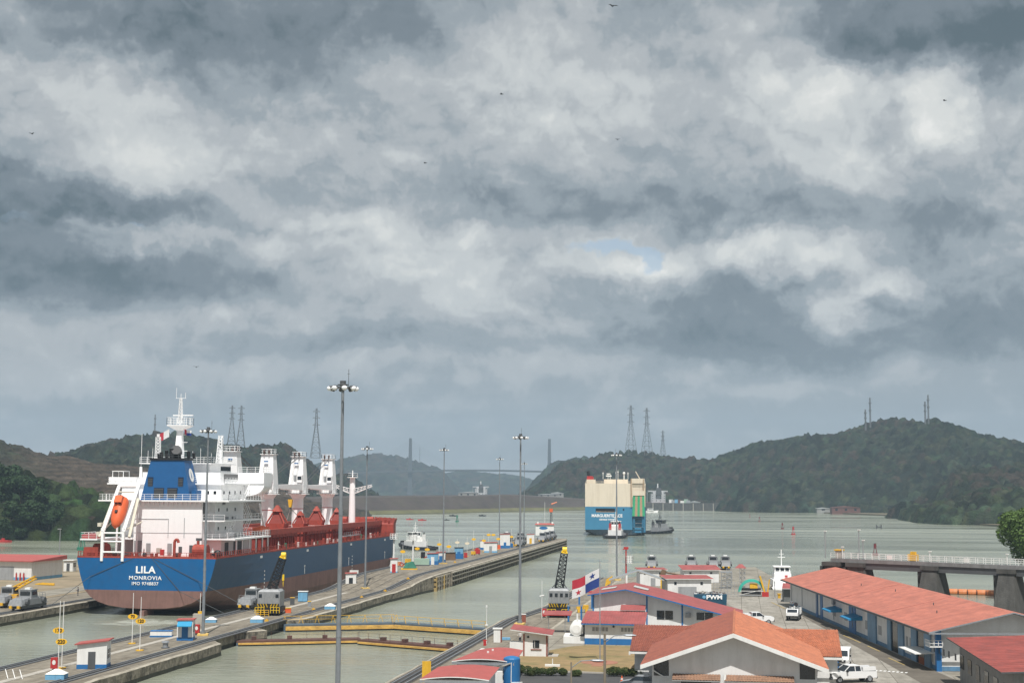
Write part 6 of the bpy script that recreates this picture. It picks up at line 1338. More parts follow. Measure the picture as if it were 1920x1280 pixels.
# ------------------------------------------------------------------ clutter on the far centre wall
def FZ(x, y): return G(x/4.573+720, y/4.573+920, WF)      # survey shorthand for that stretch of wall
def platform_tower(x, yb, h, label, hut=True):
    p = FZ(x, yb); t = thing('signal_tower', label, 'tower', p, R(10), 'white platform towers on the centre wall')
    b = MB(); b.cyl((0, 0, 0), (0, 0, h-1.6), .28, white, r1=.2, n=8); b.build('mast_post', t)
    b = MB(); b.box(-1.0, 1.0, -.8, .8, h-1.6, h-1.5, white); b.rail([(-1, -.8, h-1.5), (1, -.8, h-1.5), (1, .8, h-1.5), (-1, .8, h-1.5), (-1, -.8, h-1.5)], 1.3, white, r=.06, step=.6, bars=3); b.build('platform', t)
platform_tower(82, 640, 8.6, 'white platform tower rising behind the small red roofed hut'); platform_tower(247, 625, 8.0, 'white platform tower behind the green tarpaulin heap')
booth('signal_hut', 'narrow white hut with red pointed roof at the top of the ramp', FZ(78, 700)+Vector((0, .8, 0)), 1.7, 1.7, 3.3, R(12), white, lblue, roof_red, door_m=red, slope=.05, over=.2, win=False, lower=.35, cat='hut')
def simple(name, label, p, cat, parts, rz=R(10), group=None):
    t = thing(name, label, cat, p, rz, group)
    for nm, bxs, m_ in parts:
        b = MB()
        for q in bxs: b.box(*q, m_)
        b.build(nm, t)
    return t
tarp = mat('green_tarpaulin', (.03, .16, .11), .8, var=.3, scale=1)
t = thing('tarpaulin_heap', 'dark green tarpaulin heap on pallets past the ramp', 'tarpaulin', FZ(222, 672), R(10)); b = MB(); b.hexa([(-1.7, -1, .35), (1.7, -1, .35), (1.7, 1, .35), (-1.7, 1, .35)], [(-.9, -.5, 1.7), (.6, -.6, 2.1), (.9, .4, 1.9), (-1, .5, 1.6)], tarp); b.build('cover', t); b = MB(); b.box(-2.2, 1.9, -1.2, 1.2, 0, .3, yellow); b.build('pallet', t)
for k, (x, y, lab) in enumerate(((150, 665, 'red life ring stand left of the green tarpaulin'), (362, 612, 'red life ring stand right of the pale green container'))):
    t = thing('life_ring_stand', lab, 'life ring', FZ(x, y), R(10), 'red life ring stands'); b = MB(); n = 12; b.tube([(.45*math.cos(2*math.pi*i/n), -.1, 1.1+.45*math.sin(2*math.pi*i/n)) for i in range(n+1)], .13, red, n=5); b.build('ring', t); b = MB(); b.cyl((0, 0, 0), (0, 0, 1.6), .06, white, n=5); b.build('post', t)
simple('crate', 'orange box left of the green tarpaulin heap', FZ(128, 640), 'crate', [('crate_body', [(-.6, .6, -.5, .5, 0, 1.1)], mat('faded_orange', (.6, .25, .1), .7)), ('lid', [(-.65, .65, -.55, .55, 1.103, 1.2)], white)])
simple('yellow_machine', 'yellow machine behind the green tarpaulin', FZ(205, 622), 'machine', [('machine_body', [(-.8, .8, -.5, .5, .2, 1.3)], yellow), ('wheel', [(-.6, -.3, -.55, .55, 0, .4), (.3, .6, -.55, .55, 0, .4)], rubber)])
pg = mat('pale_green', (.3, .42, .34), .6)
simple('container', 'pale green container in front of the second marker poles', FZ(325, 640), 'container', [('container_box', [(-2.0, 2.0, -1, 1, 0.3, 1.9)], pg), ('skid', [(-2, 2, -1.05, -.9, 0, .297), (-2, 2, .9, 1.05, 0, .297)], dgrey)])
simple('forklift', 'yellow and black forklift behind the pale green container', FZ(335, 600), 'forklift', [('body', [(-.7, .7, -1, 1, .3, 1.2)], yellow), ('mast', [(-.6, .6, -1.2, -1.02, .2, 2.6)], black), ('roof', [(-.6, .6, -.6, .6, 2.1, 2.2)], black)])
booth('wall_booth', 'first blue and white booth past the green container', FZ(412, 632)+Vector((0, 1, 0)), 2.9, 2.0, 2.9, R(8), lblue, blue, roof_red, door_m=white, slope=.1, over=.15, lower=1.0)
booth('wall_booth', 'white booth with blue base beside the first blue booth', FZ(482, 622)+Vector((0, 1, 0)), 2.4, 2.0, 3.0, R(8), white, blue, roof_red, door_m=blue, slope=.1, over=.15, lower=1.1)
brown = mat('brown_shed', (.16, .10, .06), .8, var=.3, scale=1)
booth('storage_shed', 'low brown shed between the blue booths', FZ(562, 592)+Vector((0, 1, 0)), 3.0, 2.0, 2.0, R(8), brown, brown, dgrey, door=False, win=False, slope=.1, over=.15, cat='shed')
booth('wall_booth', 'dark blue booth with grey top in front of the pale sign boards', FZ(637, 582)+Vector((0, 1, 0)), 2.5, 2.0, 3.2, R(8), lblue, blue, dgrey, door_m=blue, slope=.05, over=.15, lower=1.5)
simple('machine', 'bright red machine on the far centre wall', FZ(800, 546), 'machine', [('machine_body', [(-.9, .9, -.6, .6, .3, 1.7)], red), ('hood', [(-.5, .4, -.5, .5, 1.703, 2.1)], red), ('wheel', [(-.7, -.4, -.65, .65, 0, .5), (.4, .7, -.65, .65, 0, .5)], rubber)])
simple('machine', 'yellow low machine left of the bright red one', FZ(765, 550), 'machine', [('machine_body', [(-.7, .7, -.6, .6, .2, 1.2)], yellow), ('wheel', [(-.5, -.2, -.65, .65, 0, .4), (.2, .5, -.65, .65, 0, .4)], rubber)])
booth('wall_booth', 'white kiosk with blue base standing toward the ship side', FZ(842, 503)+Vector((0, 1, 0)), 1.6, 1.6, 3.0, R(8), white, blue, roof_red, door=False, slope=.05, over=.12, lower=.7)
booth('wall_house', 'small white house with flat red roof on the far centre wall', FZ(908, 528)+Vector((0, 1.5, 0)), 4.2, 3.0, 3.1, R(8), white, lblue, roof_red, door_m=grey, slope=.1, over=.2, cat='hut')
booth('wall_booth', 'white booth with blue panel at the foot of the far mast', FZ(1032, 492)+Vector((0, 1.5, 0)), 3.4, 2.4, 4.8, R(8), white, blue, roof_red, door_m=blue, slope=.1, over=.15, lower=1.0)
booth('wall_booth', 'white booth with yellow panel beside the tall right mast', FZ(1252, 452)+Vector((0, 1.5, 0)), 2.8, 2.4, 3.4, R(8), white, white, roof_red, door_m=yellow, slope=.1, over=.12)
for k, (x, y, m_, lab) in enumerate(((700, 572, red, 'small red cabinet right of the dark blue booth'), (1095, 485, blue, 'small blue cabinet by the yellow drum'), (1110, 476, yellow, 'yellow drum by the small blue cabinet'), (985, 500, orange, 'orange box left of the far mast booth'))):
    simple('cabinet', lab, FZ(x, y), 'cabinet', [('cabinet_body', [(-.5, .5, -.4, .4, .1, 1.5)], m_), ('foot', [(-.4, .4, -.3, .3, 0, .097)], dgrey)])
pe = G(1022, 1004, WF)+Vector((-1, 6, 0)); t = thing('end_house', 'white control house with blue oval sign at the tip of the centre wall', 'control house', pe, R(8))
t.scale = (.9, .9, .72); b = MB(); b.box(-4.5, 4.5, -2.5, 2.5, 0, 6.6, white); b.build('wall', t); b = MB(); b.hexa([(-5, -3, 6.603), (5, -3, 6.603), (5, 3, 6.603), (-5, 3, 6.603)], [(-4.2, -1.5, 7.5), (4.2, -1.5, 7.5), (4.2, 1.5, 7.5), (-4.2, 1.5, 7.5)], roof_red); b.build('roof', t)
b = MB(); n = 14; b.add([(-.6+2.1*math.cos(2*math.pi*i/n), -2.54, 4.6+.95*math.sin(2*math.pi*i/n)) for i in range(n)], [tuple(range(n))], blue); b.build('sign_oval', t)
for x in (-3.4, 3.8): b = MB(); b.box(x-.4, x+.4, -2.0, -1.2, 7.0, 8.4, white); b.build('chimney', t)
t = thing('windsock_tower', 'dark lattice tower with orange lantern and pink windsock at the far wall tip', 'windsock tower', G(1027, 1000, WF)+Vector((0, 12, 0)), 0)
t.scale = (.85, .85, .85); b = MB(); b.truss((0, 0, 0), (0, 0, 11.5), 1.3, .8, dgrey, r=.1, n=8, up=(1, 0, 0)); b.build('lattice_body', t); b = MB(); b.box(-.9, .9, -.7, .7, 11.5, 13.4, orange); b.build('lantern', t)
b = MB(); b.cyl((0, 0, 13.4), (0, 0, 16.2), .06, dgrey, n=4); b.cyl((.1, 0, 15.8), (3.2, .5, 17.0), .45, mat('windsock_orange', (.7, .25, .15), .8), r1=.25, n=8); b.build('windsock', t)
t = thing('flag_mast', 'thin white pole left of the windsock tower', 'pole', G(1017, 1000, WF)+Vector((0, 8, 0))); b = MB(); b.cyl((0, 0, 0), (0, 0, 14.5), .07, white, n=5); b.build('pole', t); b = MB(); b.box(-.4, .4, -.4, .4, 0, .25, conc); b.build('base', t)
simple('small_table', 'low white and blue equipment frame below the ramp mast', G(664, 1078, 2.4), 'equipment', [('frame_body', [(-1.1, 1.1, -.5, .5, .5, 1.25)], white), ('leg', [(-1, -.8, -.4, .4, 0, .497), (.8, 1, -.4, .4, 0, .497)], blue)])

# ------------------------------------------------------------------ left bank
wl_ = G(0, 1089, WN); t = thing('shed', 'long white shed with low red roof and grey roller door on the left bank', 'shed', (-171.2, 323, WN), R(-4))
b = MB(); b.box(-14, 3.0, 0, 14, .7, 4.4, white); b.build('wall', t); b = MB(); b.box(-14.03, 3.03, -.03, 14.03, 0, .697, lblue); b.build('plinth', t)
b = MB(); b.hexa([(-15, -.8, 4.403), (3.7, -.8, 4.403), (3.7, 14.8, 4.403), (-15, 14.8, 4.403)], [(-15, -.8, 4.6), (3.7, -.8, 4.6), (3.7, 14.8, 5.4), (-15, 14.8, 5.4)], roof_red); b.build('roof', t)
b = MB(); b.box(-6.5, -1.7, -.06, -.035, .05, 3.2, grey); b.build('roller_door', t)
for x, lab in ((-.6, 'left'), (.4, 'middle'), (1.3, 'right')):
    simple('gas_cylinder', lab+' one of the three red cylinders by the roller door', Vector((-171.2+x, 322.3, WN)), 'cylinder', [('bottle', [(-.15, .15, -.15, .15, 0, 1.7)], red), ('valve', [(-.06, .06, -.06, .06, 1.703, 1.9)], dgrey)], group='red cylinders by the left shed')
booth('gate_hut', 'tiny white hut at the left bank just left of the ship', G(131, 1070, WN), 2.6, 2.2, 2.8, 0, white, white, white, door_m=dgrey, slope=.05)
t = thing('street_lamp', 'single grey lamp post on the left bank beside the shed', 'street lamp', G(110, 1074, WN)); b = MB(); b.cyl((0, 0, 0), (0, 0, 11.4), .14, steel, r1=.09, n=6); b.build('pole', t); b = MB(); b.box(-.7, .3, -.2, .2, 11.3, 11.5, grey); b.build('lamp_head', t)
t = thing('fence', 'thin wire fence between the left shed and the tiny hut', 'fence', G(97, 1072, WN)); b = MB(); e_ = G(136, 1068, WN)-t.location; b.rail([(0, 0, 0), (e_.x, e_.y, 0)], 2.0, steel, r=.05, step=2, bars=4); b.build('fence_mesh', t)
t = thing('scrap_pile', 'low heap of yellowish planks lying on the left bank', 'plank pile', G(88, 1096, WN), R(-20)); b = MB()
for k in range(5): b.box(-3+.2*k, 3-.3*k, -.8+.3*k, -.55+.3*k, .05, .25+.05*k, yellow)
b.build('plank', t)

# ------------------------------------------------------------------ tiled roofs
def roof_mat(name, col, dirt, sc=3.0):
    return mat(name, col, .8, var=.3, scale=sc, dirt=dirt, damt=.75, dscale=(.5, .22, .22))
tile_or = roof_mat('orange_clay_tile', (.42, .15, .08), (.24, .095, .06)); tile_rd_shade = roof_mat('red_and_shade_tile', (.26, .085, .056), (.17, .06, .05))  # darker tile: red trim, and painted-in shade for the orange roof's left side
sheet_pk = roof_mat('faded_red_sheet', (.405, .14, .098), (.28, .105, .08), .5); sheet_dk = roof_mat('dark_red_sheet', (.27, .062, .05), (.17, .05, .045), .5); sheet_md = roof_mat('crimson_sheet', (.29, .075, .072), (.22, .075, .07), .5)
def ribbed(b, e0, e1, r0_, r1_, m, pitch=.33, amp=.05, row=.42, step=.03, th=.12, sub=4):
    """roof plane from eave e0-e1 up to ridge r0_-r1_ with rolled tiles: ribs up the slope, small steps per course."""
    e0, e1, r0_, r1_ = map(Vector, (e0, e1, r0_, r1_)); W_ = max((e1-e0).length, (r1_-r0_).length); L_ = (r0_-e0).length
    nu = max(2, int(W_/pitch)*sub); nv = max(1, int(L_/row)); nrm = (e1-e0).cross(r0_-e0).normalized(); nrm = nrm if nrm.z > 0 else -nrm
    vs = []; ks = [j/nv for j in range(nv+1)]
    rows = []
    for j in range(nv): rows += [(j/nv, step), ((j+.98)/nv, 0.0)]
    for (v, h) in rows:
        a = e0.lerp(r0_, v); c = e1.lerp(r1_, v)
        for i in range(nu+1):
            u = i/nu; vs.append(a.lerp(c, u)+nrm*(amp*abs(math.sin(math.pi*i/sub))+h))
    n1 = nu+1; fs = [(j*n1+i, j*n1+i+1, (j+1)*n1+i+1, (j+1)*n1+i) for j in range(len(rows)-1) for i in range(nu)]
    if (e1-e0).cross(r0_-e0).z < 0: fs = [f[::-1] for f in fs]
    b.add(vs, fs, m)
    b.slab([e0-nrm*.01, e1-nrm*.01, r1_-nrm*.01, r0_-nrm*.01], th, m, white)
def gable_building(t, x0, x1, y0, y1, ze, xa, za, wallm, over=.8, fr=1.3, roofL=None, roofR=None, zb=0.0, tiles=True, dado=None, zl=None, zr=None, **kw):
    """walls with a gable towards -y; ridge along y at x = xa, height za; eaves at ze (or zl / zr)."""
    zl = ze if zl is None else zl; zr = ze if zr is None else zr
    b = MB(); b.extr([(x0, zb), (x1, zb), (x1, zr-.18), (xa, za-.18), (x0, zl-.18)], 'y', y0, y1, wallm); b.build('wall', t)
    sl = (za-zl)/(xa-x0); sr = (za-zr)/(x1-xa)
    eL = (x0-over, zl-over*sl); eR = (x1+over, zr-over*sr)
    for nm, (ex, ez), m_ in (('roof', eL, roofL), ('roof', eR, roofR or roofL)):
        b = MB()
        if tiles: ribbed(b, (ex, y0-fr, ez), (ex, y1+fr, ez), (xa, y0-fr, za), (xa, y1+fr, za), m_, **kw)
        else: b.slab([(ex, y0-fr, ez), (ex, y1+fr, ez), (xa, y1+fr, za), (xa, y0-fr, za)], .14, m_, white)
        b.build(nm, t)
    b = MB()        # barge boards along the gable edge
    for ex, ez in (eL, eR):
        s = 1 if ex > xa else -1
        b.hexa([(ex, y0-fr-.12, ez-.42), (xa, y0-fr-.12, za-.42), (xa, y0-fr-.003, za-.42), (ex, y0-fr-.003, ez-.42)], [(ex, y0-fr-.12, ez+.02), (xa, y0-fr-.12, za+.02), (xa, y0-fr-.003, za+.02), (ex, y0-fr-.003, ez+.02)], kw.get('barge') or white)
    b.build('barge_board', t)
    return eL, eR
# main building at the bottom right
t = thing('tiled_building', 'large orange tiled gable building in the foreground', 'building', (-.9, 156.4, WN), 0); big = t
gable_building(t, -8.7, 8.7, 0, 26.5, 4.15, 0, 7.25, wall_white, over=1.15, fr=1.5, roofL=tile_rd_shade, roofR=tile_or, pitch=.4, amp=.045)  # left slope's shade is put into its tile colour
bpy.data.objects['roof'].name = 'roof'
b = MB(); b.tube([(0, -1.5, 7.33), (0, 28, 7.33)], .14, tile_or, n=8); b.build('ridge_tile', t)
for s in (-1, 1):
    b = MB()
    if s < 0: ribbed(b, (-12.4, 17.0, 3.1), (-7.6, 17.0, 3.1), (-12.4, 24.5, 5.55), (-4.6, 24.5, 5.55), tile_rd_shade, pitch=.33, amp=.07, row=.4, step=.05)  # left wing painted darker as the shaded side
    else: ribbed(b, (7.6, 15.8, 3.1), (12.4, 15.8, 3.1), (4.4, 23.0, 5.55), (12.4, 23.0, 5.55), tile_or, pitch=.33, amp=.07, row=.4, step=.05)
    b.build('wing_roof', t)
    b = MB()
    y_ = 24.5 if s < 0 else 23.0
    b.slab([(s*12.4, y_, 5.55), (s*4.6, y_, 5.55), (s*4.6, y_+6, 3.4), (s*12.4, y_+6, 3.4)], .12, tile_rd_shade if s < 0 else tile_or, white); b.build('wing_roof', t)
    b = MB(); y0_ = y_-6.3; b.extr([(y0_, 0), (y_+5, 0), (y_+5, 3.4), (y_, 5.3), (y0_, 3.1)], 'x', min(s*11.9, s*8.75), max(s*11.9, s*8.75), wall_white); b.build('wing_wall', t)
    b = MB(); b.box(s*12.4-.1, s*12.4+.1, y_-7.7, y_-7.5, 2.7, 3.1, white); b.box(min(s*12.4, s*7.8), max(s*12.4, s*7.8), y_-7.72, y_-7.6, 2.85, 3.08, white); b.build('gutter', t)
# ground floor awnings with brown tiles, dark windows, corner openings
awn_t = roof_mat('brown_clay_tile', (.27, .155, .10), (.14, .09, .07))
for x0, x1 in ((-6.5, -1.4), (-1.0, 6.3)):
    b = MB(); ribbed(b, (x0, -1.3, 2.25), (x1, -1.3, 2.25), (x0, -.02, 2.75), (x1, -.02, 2.75), awn_t, pitch=.3, amp=.06, row=.4); b.build('tiled_awning', t)
for x0, x1 in ((-5.6, -2.4), (.1, 3.6), (4.2, 5.8)):
    b = MB(); b.box(x0, x1, -.04, -.005, .5, 2.1, glass); b.build('window', t)
b = MB(); b.add([(-8.5, -.03, 2.5), (-6.9, -.03, 2.5), (-6.9, -.03, 4.5), (-8.5, -.03, 3.85)], [(0, 1, 2, 3)], glass); b.build('corner_window', t)
b = MB(); b.add([(6.9, -.03, 2.5), (8.5, -.03, 2.5), (8.5, -.03, 3.85), (6.9, -.03, 4.5)], [(0, 1, 2, 3)], glass); b.build('corner_window', t)
b = MB(); b.cyl((-8.6, -1.0, 3.2), (-6.9, -.1, 2.1), .06, white, n=5); b.cyl((-1.2, -1.4, 0), (-.9, -.9, 2.9), .14, white, n=6); b.build('brace', t)
# white hall with crimson roof behind
t = thing('white_hall', 'white hall with crimson roof, blue trim and long sloping right side', 'building', (-18.6, 235, WN), 0)
b = MB(); b.extr([(-5.4, 0), (18, 0), (18, 1.9), (3.4, 5.3), (0, 6.05), (-5.4, 5.35)], 'y', 0, 16, wall_white); b.build('wall', t)
b = MB(); b.slab([(-6.2, -1.2, 5.3), (-6.2, 17, 5.3), (0, 17, 6.3), (0, -1.2, 6.3)], .18, sheet_md, blue); b.build('roof', t)
b = MB(); b.slab([(0, -1.2, 6.3), (0, 17, 6.3), (3.7, 17, 5.45), (3.7, -1.2, 5.45)], .18, sheet_md, blue); b.slab([(3.7, -1.6, 5.5), (3.7, 17, 5.5), (18.8, 17, 1.85), (18.8, -1.6, 1.85)], .2, sheet_md, blue); b.build('roof', t)
for x, z in ((-3.4, 5.8), (2.0, 5.92)):
    b = MB(); s_ = .16 if x < 0 else -.23; b.slab([(x-1.2, 6, z-1.2*s_+.1), (x-1.2, 9, z-1.2*s_+.1), (x+1.2, 9, z+1.2*s_+.1), (x+1.2, 6, z+1.2*s_+.1)], .08, mat('skylight', (.5, .52, .5), .3)); b.build('skylight', t)
for x in (-5.35, 3.4, 9.1):
    b = MB(); b.box(x-.12, x+.12, -.1, -.004, 0, 5.2 if x < 5 else 3.9, blue); b.build('blue_strip', t)
for x0, x1 in ((5.0, 7.6), (11.4, 14)):
    b = MB(); b.box(x0, x1, -.06, -.006, 1.5, 2.9 if x0 < 6 else 2.7, glass); w_ = b.build('window', t); b = MB(); b.box((x0+x1)/2-.04, (x0+x1)/2+.04, -.09, -.063, 1.5, 2.9 if x0 < 6 else 2.7, white); b.build('mullion', w_)
b = MB(); b.box(9.6, 10.5, -.6, -.006, 1.9, 2.6, grey); b.build('air_conditioner', t)
# front lean-tos
b = MB(); b.box(-4.7, 3.1, -3.0, -.01, 0, 1.95, wall_white); b.build('porch_wall', t); b = MB(); b.slab([(-5.0, -3.4, 1.97), (3.3, -3.4, 1.97), (3.1, -.12, 2.75), (-4.0, -.12, 2.75)], .12, sheet_md, white); b.build('porch_roof', t)
b = MB(); b.slab([(-.8, -1.8, 3.0), (3.2, -1.8, 3.0), (3.2, -.12, 3.75), (-.8, -.12, 3.75)], .12, sheet_md, white); b.build('porch_roof', t)
# annex
t = thing('annex', 'low white annex with red tiled roof and bright blue base', 'building', (-22.6, 209.5, WN), 0)
b = MB(); b.box(0, 8.3, 0, 7.5, .85, 3.0, wall_white); b.build('wall', t); b = MB(); b.box(-.03, 8.33, -.03, 7.53, 0, .847, blue); b.build('plinth', t)
b = MB(); ribbed(b, (-.5, -.7, 3.0), (8.8, -.7, 3.0), (-.3, 5.2, 4.3), (8.8, 5.2, 4.3), sheet_md, pitch=.4, amp=.05, row=2.0, step=.02); b.build('roof', t)
b = MB(); b.box(-.45, 8.7, -.78, -.71, 2.85, 3.02, blue); b.build('fascia', t)
for x0 in (1.1, 5.3):
    for k in range(5):
        b = MB(); b.box(x0+.48*k, x0+.48*k+.36, -.04, -.006, 1.9, 2.45, mat('louvre_grey', (.28, .28, .28), .6)); b.build('louvre', t)
b = MB(); b.ball((4.2, -.15, 2.6), .16, black, n=8); b.build('lamp', t)
# guard house
t = thing('guard_house', 'small white guard house with slanting red roof and dark window', 'guard house', (-29.0, 192.4, WN), R(4))
b = MB(); b.box(0, 3.2, 0, 2.6, 0, 3.1, wall_white); b.build('wall', t); b = MB(); b.box(-1.9, -.003, .1, 1.4, 0, 1.9, wall_white); b.build('low_wall', t)
b = MB(); ribbed(b, (-1.8, -.7, 3.65), (3.9, -.7, 2.95), (-1.6, 3.2, 4.0), (4.0, 3.2, 3.3), sheet_md, pitch=.3, amp=.03, row=4, step=0); b.build('roof', t)
b = MB(); b.box(1.25, 2.1, -.05, -.005, 1.15, 2.15, glass); w_ = b.build('window', t); b = MB(); b.box(1.45, 1.5, -.07, -.053, 1.15, 2.15, white); b.build('mullion', w_)
b = MB(); b.box(.95, 2.4, -.1, -.005, .9, 1.0, tile_rd_shade); b.build('sill', t)
for x in (0.02, 3.12): b = MB(); b.box(x-.1, x+.1, -.09, -.006, 0, 3.0, tile_rd_shade); b.build('corner_post', t)
b = MB(); b.box(3.205, 3.25, .5, 1.9, 1.3, 2.2, glass); b.build('window', t); b = MB(); b.cyl((.6, -.1, 2.6), (.6, -.02, 2.6), .16, black, n=8); b.build('lamp', t)
b = MB(); b.box(3.3, 4.6, -.3, 2.6, .0, .12, conc); b.build('step', t)
# storage tank, saddle, canopy and gantries
t = thing('white_tank', 'white horizontal tank seen end on, resting on a white plinth', 'tank', G(1080, 1206, WN)+Vector((0, .6, 0)), R(4)); b = MB(); b.cyl((0, 0, 2.05), (0, 4.5, 2.05), 1.0, white, n=22); b.cyl((0, -.15, 2.05), (0, -.003, 2.05), .6, white, r1=1.0, n=22); b.build('tank_shell', t); b = MB(); b.box(-1.9, 1.7, -.3, 4.8, 0, 1.0, white); b.build('plinth', t); b = MB(); b.cyl((.1, .6, 3.0), (.1, .6, 4.2), .14, white, n=6); b.build('vent_pipe', t)
simple('air_unit', 'dark blue-grey compressor unit beside the white tank', G(1100, 1204, WN)+Vector((0, 1, 0)), 'compressor', [('unit_body', [(-.6, .6, -.6, .6, .8, 3.0)], dgrey), ('foot', [(-.5, .5, -.5, .5, 0, .797)], steel)])
t = thing('canopy', 'red sheet canopy on thin posts behind the guard house', 'canopy', G(1038, 1190, WN)+Vector((0, 5, 0)), R(2)); b = MB(); b.slab([(-2.2, -1.2, 2.75), (2.2, -1.2, 2.75), (2.2, 1.6, 3.2), (-2.2, 1.6, 3.2)], .1, sheet_md, red); b.build('roof', t)
for x in (-1.4, 1.2): b = MB(); b.cyl((x, -.5, 0), (x, -.5, 2.8), .05, steel, n=5); b.build('post', t)
def gantry(px, py, w, h, top, label, roofc=False):
    t = thing('blue_gantry', label, 'gantry', G(px, py, WN), R(4), 'blue posted frames by the right lock wall')
    for x in (-w/2, w/2): b = MB(); b.box(x-.15, x+.15, -.15, .15, 0, h, blue); b.build('post', t)
    b = MB(); b.box(-w/2-.3, w/2+.3, -.5 if roofc else -.15, .5 if roofc else .15, h+.003, h+.25, top); b.build('cross_beam', t)
gantry(1078, 1165, 2.2, 2.6, steel, 'blue posted frame right of the crane base'); gantry(1098, 1140, 2.4, 3.0, red, 'blue posted frame with red roof under the flag', True)
simple('yellow_machine', 'yellow machine under the red topped frame by the flag', G(1092, 1147, WN), 'machine', [('machine_body', [(-1.1, 1.1, -.6, .6, .6, 1.3)], yellow), ('wheel', [(-.9, -.5, -.65, .65, 0, .597), (.5, .9, -.65, .65, 0, .597)], yellow)])
simple('blue_bin', 'low bright blue lid on the wall beside the white cabinet', G(949, 1199, WN), 'hatch', [('hatch_lid', [(-.6, .6, -.4, .4, .05, .35)], lblue), ('frame', [(-.7, .7, -.5, .5, 0, .047)], dgrey)])
t = thing('white_cabinet', 'upright white cabinet with red side at the right lock wall', 'cabinet', G(933, 1203, WN), R(4)); b = MB(); b.box(-.55, .45, -.4, .4, 0, 1.9, white); b.build('cabinet_body', t); b = MB(); b.box(.453, .6, -.4, .4, 0, 1.9, tile_rd_shade); b.build('side_panel', t); b = MB(); b.box(-.7, .7, -.5, .5, 1.903, 2.05, white); b.build('lid', t)
simple('red_cone_box', 'small red box at the foot of the mast by the right wall', G(982, 1166, WN), 'box', [('box_body', [(-.35, .35, -.3, .3, 0, 1.3)], tile_rd_shade), ('lid', [(-.4, .4, -.35, .35, 1.303, 1.4)], white)])
t = thing('signal_pole', 'slender white pole at the right lock wall in front of the gates', 'pole', G(912, 1206, WN)); b = MB(); b.cyl((0, 0, 0), (0, 0, 5.4), .06, white, r1=.04, n=6); b.box(-.1, .1, -.1, .1, 5.2, 5.5, white); b.build('pole', t); b = MB(); b.cyl((0, 0, 2.6), (0, 0, 2.75), .25, white, n=8); b.build('collar', t)
t = thing('signal_pole', 'slender white pole left of the right bank crane', 'pole', G(1016, 1160, WN)); b = MB(); b.cyl((0, 0, 0), (0, 0, 6.6), .06, white, r1=.04, n=6); b.build('pole', t); b = MB(); b.cyl((-.4, 0, 3.9), (.4, 0, 4.1), .1, white, n=6); b.build('collar', t)
fire_box(1020, 1157, WN, 'red hose box left of the right bank crane')
cap_box(905, 1228, WN, 'blue box with pyramid top behind the left foreground roof', .8); simple('red_valve', 'red valve on the blue box behind the foreground roofs', G(909, 1222, WN), 'valve', [('valve_body', [(-.2, .2, -.2, .2, .9, 1.6)], red), ('stem', [(-.3, .3, -.05, .05, 1.603, 1.7)], red)])
# two foreground huts and the blue tank
def fore(label, pxs, zt, rz=0, crest=.35):
    A_, B_, C_, D_ = [G(x, y, zt) for x, y in pxs]      # front-left, back-left, back-right, front-right
    o = Vector((A_.x, A_.y, WN)); t = thing('foreground_hut', label, 'hut', o, 0, 'low huts with wavy red roofs')
    P = [v-o for v in (A_, B_, C_, D_)]; b = MB(); n = 16; m_ = sheet_dk if False else roof_red
    def q(u, v):
        p = P[0].lerp(P[3], u).lerp(P[1].lerp(P[2], u), v); p.z += crest*math.sin(math.pi*u)**1.0; return p
    for i in range(n):
        b.slab([q(i/n, 0), q((i+1)/n, 0), q((i+1)/n, 1), q(i/n, 1)], .1, m_, white)
    b.build('roof', t)
    b = MB(); c = sum(P, Vector())/4; base = [c+(p-c)*.88 for p in P]
    b.hexa([(p.x, p.y, 0) for p in (base[0], base[3], base[2], base[1])], [(p.x, p.y, P[0].z-.12) for p in (base[0], base[3], base[2], base[1])], wall_white); b.build('wall', t)
    b = MB(); w_ = base[3]-base[0]; b.hexa([base[0]+w_*.6+Vector((0, -.06, -P[0].z+.05)), base[0]+w_*.75+Vector((0, -.06, -P[0].z+.05)), base[0]+w_*.75+Vector((0, -.01, -P[0].z+.05)), base[0]+w_*.6+Vector((0, -.01, -P[0].z+.05))], [base[0]+w_*.6+Vector((0, -.06, -1)), base[0]+w_*.75+Vector((0, -.06, -1)), base[0]+w_*.75+Vector((0, -.01, -1)), base[0]+w_*.6+Vector((0, -.01, -1))], dgrey); b.build('door', t)
    b = MB(); b.hexa([P[0]+Vector((0, -.05, -.35)), P[3]+Vector((0, -.05, -.35)), P[3]+Vector((0, 0, -.35)), P[0]+Vector((0, 0, -.35))], [P[0]+Vector((0, -.05, -.1)), P[3]+Vector((0, -.05, -.1)), P[3]+Vector((0, 0, -.1)), P[0]+Vector((0, 0, -.1))], steel); b.build('fascia', t)
    return t
th = fore('foreground hut with wavy red roof, upper right one of the two', ((847, 1238), (899, 1217), (981, 1218), (964, 1241)), 4.8, crest=.3)
for x, y in ((915, 1223), (924, 1219)):
    p = G(x, y, 5.1)-th.location; b = MB(); b.cyl(p-Vector((0, 0, .1)), p+Vector((0, 0, .2)), .13, white, n=8); b.build('roof_vent', th)
fore('foreground hut with wavy red roof, lower left one cut by the frame', ((787, 1272), (822, 1249), (937, 1250), (917, 1274)), 4.6, crest=.28)
b = MB(); t = thing('water_tank', 'tall blue cylindrical tank between the foreground huts and the road', 'tank', G(957, 1292, WN)+Vector((0, .9, 0)), 0); bt = mat('tank_blue', (.02, .14, .34), .45, var=.08); b.cyl((0, 0, 0), (0, 0, 3.3), .95, bt, n=22); b.build('tank_shell', t); b = MB(); b.ball((0, 0, 3.3), .95, bt, n=22, k=4, sz=.35, z0=0.0); b.build('tank_top', t)
